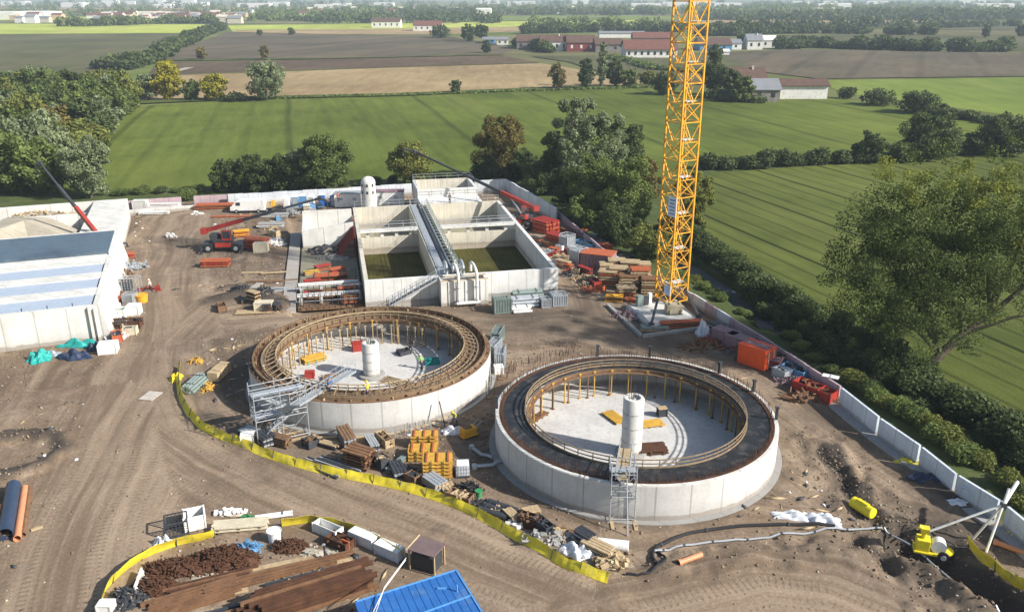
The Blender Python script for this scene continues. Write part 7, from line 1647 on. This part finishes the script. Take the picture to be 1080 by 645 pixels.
# ================================================================ FARMS AND TOWN
ROOF = mat('roof_tiles_brown', (.12, .072, .055), .85, var=.3, scale=.3, fine=2)
ROOFR = mat('roof_tiles_red', (.17, .075, .058), .85, var=.25, scale=.3, fine=2)
ROOFG = mat('roof_grey', (.22, .23, .25), .7, var=.2, scale=.3)
CREAM = mat('render_cream', (.60, .55, .44), .85, var=.2, scale=.3, dirt=(.3, .27, .22))
WREN = mat('render_white', (.74, .73, .70), .8, var=.12, scale=.3, dirt=(.45, .43, .38))
BRICK = mat('wall_red', (.22, .05, .045), .85, var=.2, scale=.3)
STONE = mat('stone_wall', (.24, .22, .20), .9, var=.4, scale=.5, dirt=(.1, .09, .08))
PINK = mat('render_ochre', (.55, .38, .24), .85, var=.2, scale=.3)
def house(px0, px1, py, depth_m, hw_, roofh, wall, roof, label, name='farm_building', cat='building', wins=0, wm=GLASS, door=False, group=None, over=.5, simple=False, twist=0, chimney=False):
    a = Vector((*G(px0, py), 0)); b = Vector((*G(px1, py), 0)); w_ = (b - a).length; t = thing(name, label, cat, tuple((a + b) / 2), R(twist), group); dm = depth_m
    MB().box((0, dm / 2, hw_ / 2), (w_, dm, hw_)).add([(-w_ / 2, 0, hw_), (-w_ / 2, dm, hw_), (-w_ / 2, dm / 2, hw_ + roofh * .97), (w_ / 2, 0, hw_), (w_ / 2, dm, hw_), (w_ / 2, dm / 2, hw_ + roofh * .97)], [(0, 2, 1), (3, 4, 5)]).build('wall', wall, t)
    x = w_ / 2 + over; y0, y1 = -over, dm + over; e = roofh * over / (dm / 2); th = .25
    rf = MB().add([(-x, y0, hw_ - e), (x, y0, hw_ - e), (x, dm / 2, hw_ + roofh), (-x, dm / 2, hw_ + roofh), (-x, y1, hw_ - e), (x, y1, hw_ - e),
                   (-x, y0, hw_ - e + th), (x, y0, hw_ - e + th), (x, dm / 2, hw_ + roofh + th), (-x, dm / 2, hw_ + roofh + th), (-x, y1, hw_ - e + th), (x, y1, hw_ - e + th)],
                  [(0, 3, 2, 1), (3, 4, 5, 2), (6, 7, 8, 9), (9, 8, 11, 10), (0, 1, 7, 6), (4, 10, 11, 5), (0, 6, 9, 3), (3, 9, 10, 4), (1, 2, 8, 7), (2, 5, 11, 8)]).build('roof', roof, t)
    if chimney: MB().box((w_ * .22, dm * .4, hw_ + roofh), (.8, .8, 1.6)).build('chimney', wall, rf)
    if not simple:
        for k in range(wins): MB().box((-w_ / 2 + w_ * (k + .5) / wins, -.03, hw_ * .55), (min(1.5, w_ / wins * .42), .12, hw_ * .38)).build('window', wm, t)
        if door: MB().box((w_ * .4, -.03, 1.2), (1.6, .12, 2.4)).build('door', TIMD, t)
    return t
house(660, 714, 61.5, 26, 5.5, 5.0, WREN, ROOFR, 'long white barn with red roof and a row of dark windows left of the crane', wins=8, door=True, over=1)
house(668, 712, 47, 16, 5, 4, STONE, ROOFR, 'red-roofed shed right behind the long white barn', wins=3)
house(598, 628, 54.5, 22, 6, 4.5, BRICK, ROOF, 'farm building with dark red walls and white pillars', wins=3, wm=WREN)
house(628, 656, 55, 20, 5, 3.5, STONE, ROOF, 'long dark-roofed farm shed between the red-walled building and the white barn', wins=2)
house(570, 598, 54, 20, 6.5, 4, WREN, ROOF, 'farmhouse with a pale front and brown roof left of the red-walled building', wins=4, door=True, chimney=True)
house(545, 570, 52, 20, 5.5, 4, STONE, ROOF, 'dark barn at the left end of the farm complex', wins=3)
house(632, 680, 40, 12, 4, 1.5, WREN, ROOFG, 'low grey-roofed greenhouse shed behind the farm complex')
house(509, 522, 46, 16, 3.0, 1.6, BLUP, ROOFG, 'silver-blue shed by the farm lane', wins=2)
house(524, 536, 47.5, 14, 4.0, 1.6, WREN, ROOFG, 'white shed right of the silver-blue shed', wins=2)
house(822, 872, 104.5, 9, 5.2, 1.8, WREN, ROOF, 'long whitewashed barn of the ruined farm right of the crane', wins=0, over=.8, door=False)
house(793, 822, 107.5, 12, 4.6, 3.2, STONE, ROOFG, 'ruined stone barn with a grey gable next to the whitewashed barn', wins=2, over=.6)
house(769, 806, 91, 13, 3.8, 3.6, CREAM, ROOF, 'brown-roofed farmhouse with small pillars behind the ruined stone barn', wins=6, over=1.2, chimney=True)
house(738, 772, 53.5, 24, 4.0, 4.2, BLUP, ROOF, 'brown-roofed blue-walled shed right of the crane mast', wins=2)
house(770, 782, 52.5, 12, 4.5, 2.5, WREN, ROOFG, 'small white shed beside the blue-walled shed', wins=1)
house(788, 804, 52.5, 14, 6.5, 4, WREN, ROOFG, 'white gabled house right of the blue-walled shed', wins=2, chimney=True)
house(803, 819, 50.5, 12, 5.5, 3, WREN, WREN, 'second white house with pale roof at the farm lane', wins=2)
house(755, 769, 58.5, 7, 2.5, 1.2, WREN, WREN, 'small white lean-to in front of the blue-walled shed', wins=1)
house(-20, 16, 21, 60, 11, 1, WREN, WREN, 'long white warehouse at the far left edge', name='warehouse', over=0)
house(18, 47, 20.5, 60, 11, 1, WREN, WREN, 'second long white warehouse at the far left', name='warehouse', over=0)
house(392, 422, 29.5, 20, 7, 4, WREN, ROOF, 'white farmhouse group in the far meadow left of the middle', wins=5)
house(436, 466, 33, 18, 6, 4.5, WREN, ROOFR, 'white farm with a brown roof beyond the ploughed field', wins=5)
house(502, 518, 18.5, 50, 13, 2, WREN, WREN, 'bright white factory in the far plain near the middle', name='factory', over=0)
q = random.Random(31)
for i in range(190):
    px = q.choice([q.uniform(95, 250), q.uniform(150, 245), q.uniform(0, 420), q.uniform(430, 1080)]); py = q.uniform(17.5, 25) if px < 250 else (q.uniform(9, 16) if px > 330 else q.uniform(12, 22)); dpt = depth(px, py)
    wpx_ = q.uniform(9, 20) * FPX / dpt; house(px, px + wpx_, py, q.uniform(9, 16), q.uniform(5, 9), q.uniform(2, 4), q.choice([WREN, WREN, CREAM, PINK]), q.choice([ROOFR, ROOF, ROOFG, CREAM]), 'small pale house among trees in the hazy far settlements', name='house', cat='house', group='houses of the far settlements', simple=True)
for i in range(34):
    px = q.uniform(0, 1080); py = q.uniform(4, 10); dpt = depth(px, py); house(px, px + q.uniform(50, 110) * FPX / dpt, py, 40, q.uniform(9, 14), 1, WREN, WREN, 'white factory hall barely visible near the horizon', name='factory', group='white halls near the horizon', simple=True, over=0)
# low hills closing the horizon
hm = MB(); r = np.random.RandomState(2); xs_ = np.linspace(-26000, 26000, 90); hh = 90 + 60 * np.sin(xs_ / 3000) + 50 * np.sin(xs_ / 1300 + 1) + r.rand(90) * 30
vs = []
for x, h in zip(xs_, hh): vs += [(x, 21000, -5), (x, 23000, h), (x, 25500, -5)]
hm.add(vs, [(3 * i, 3 * i + 3, 3 * i + 4, 3 * i + 1) for i in range(89)] + [(3 * i + 1, 3 * i + 4, 3 * i + 5, 3 * i + 2) for i in range(89)]); tag(hm.build('hills', F_O, None, True), kind='structure')

# ================================================================ HAZE
me = MB().box((0, 12900, 43), (51000, 27600, 92))
hz = me.build('haze', FARM); hz.data.materials.clear(); hmx = bpy.data.materials.new('haze_air'); hmx.use_nodes = True; n = hmx.node_tree
for x in list(n.nodes):
    if x.type == 'BSDF_PRINCIPLED': n.nodes.remove(x)
pv = n.nodes.new('ShaderNodeVolumePrincipled'); pv.inputs['Density'].default_value = HAZE; pv.inputs['Color'].default_value = (.72, .86, 1.0, 1); pv.inputs['Anisotropy'].default_value = 0.0
n.links.new(pv.outputs[0], n.nodes['Material Output'].inputs['Volume']); hz.data.materials.append(hmx)
tag(hz, 'pale air over the whole plain', 'haze', kind='stuff')
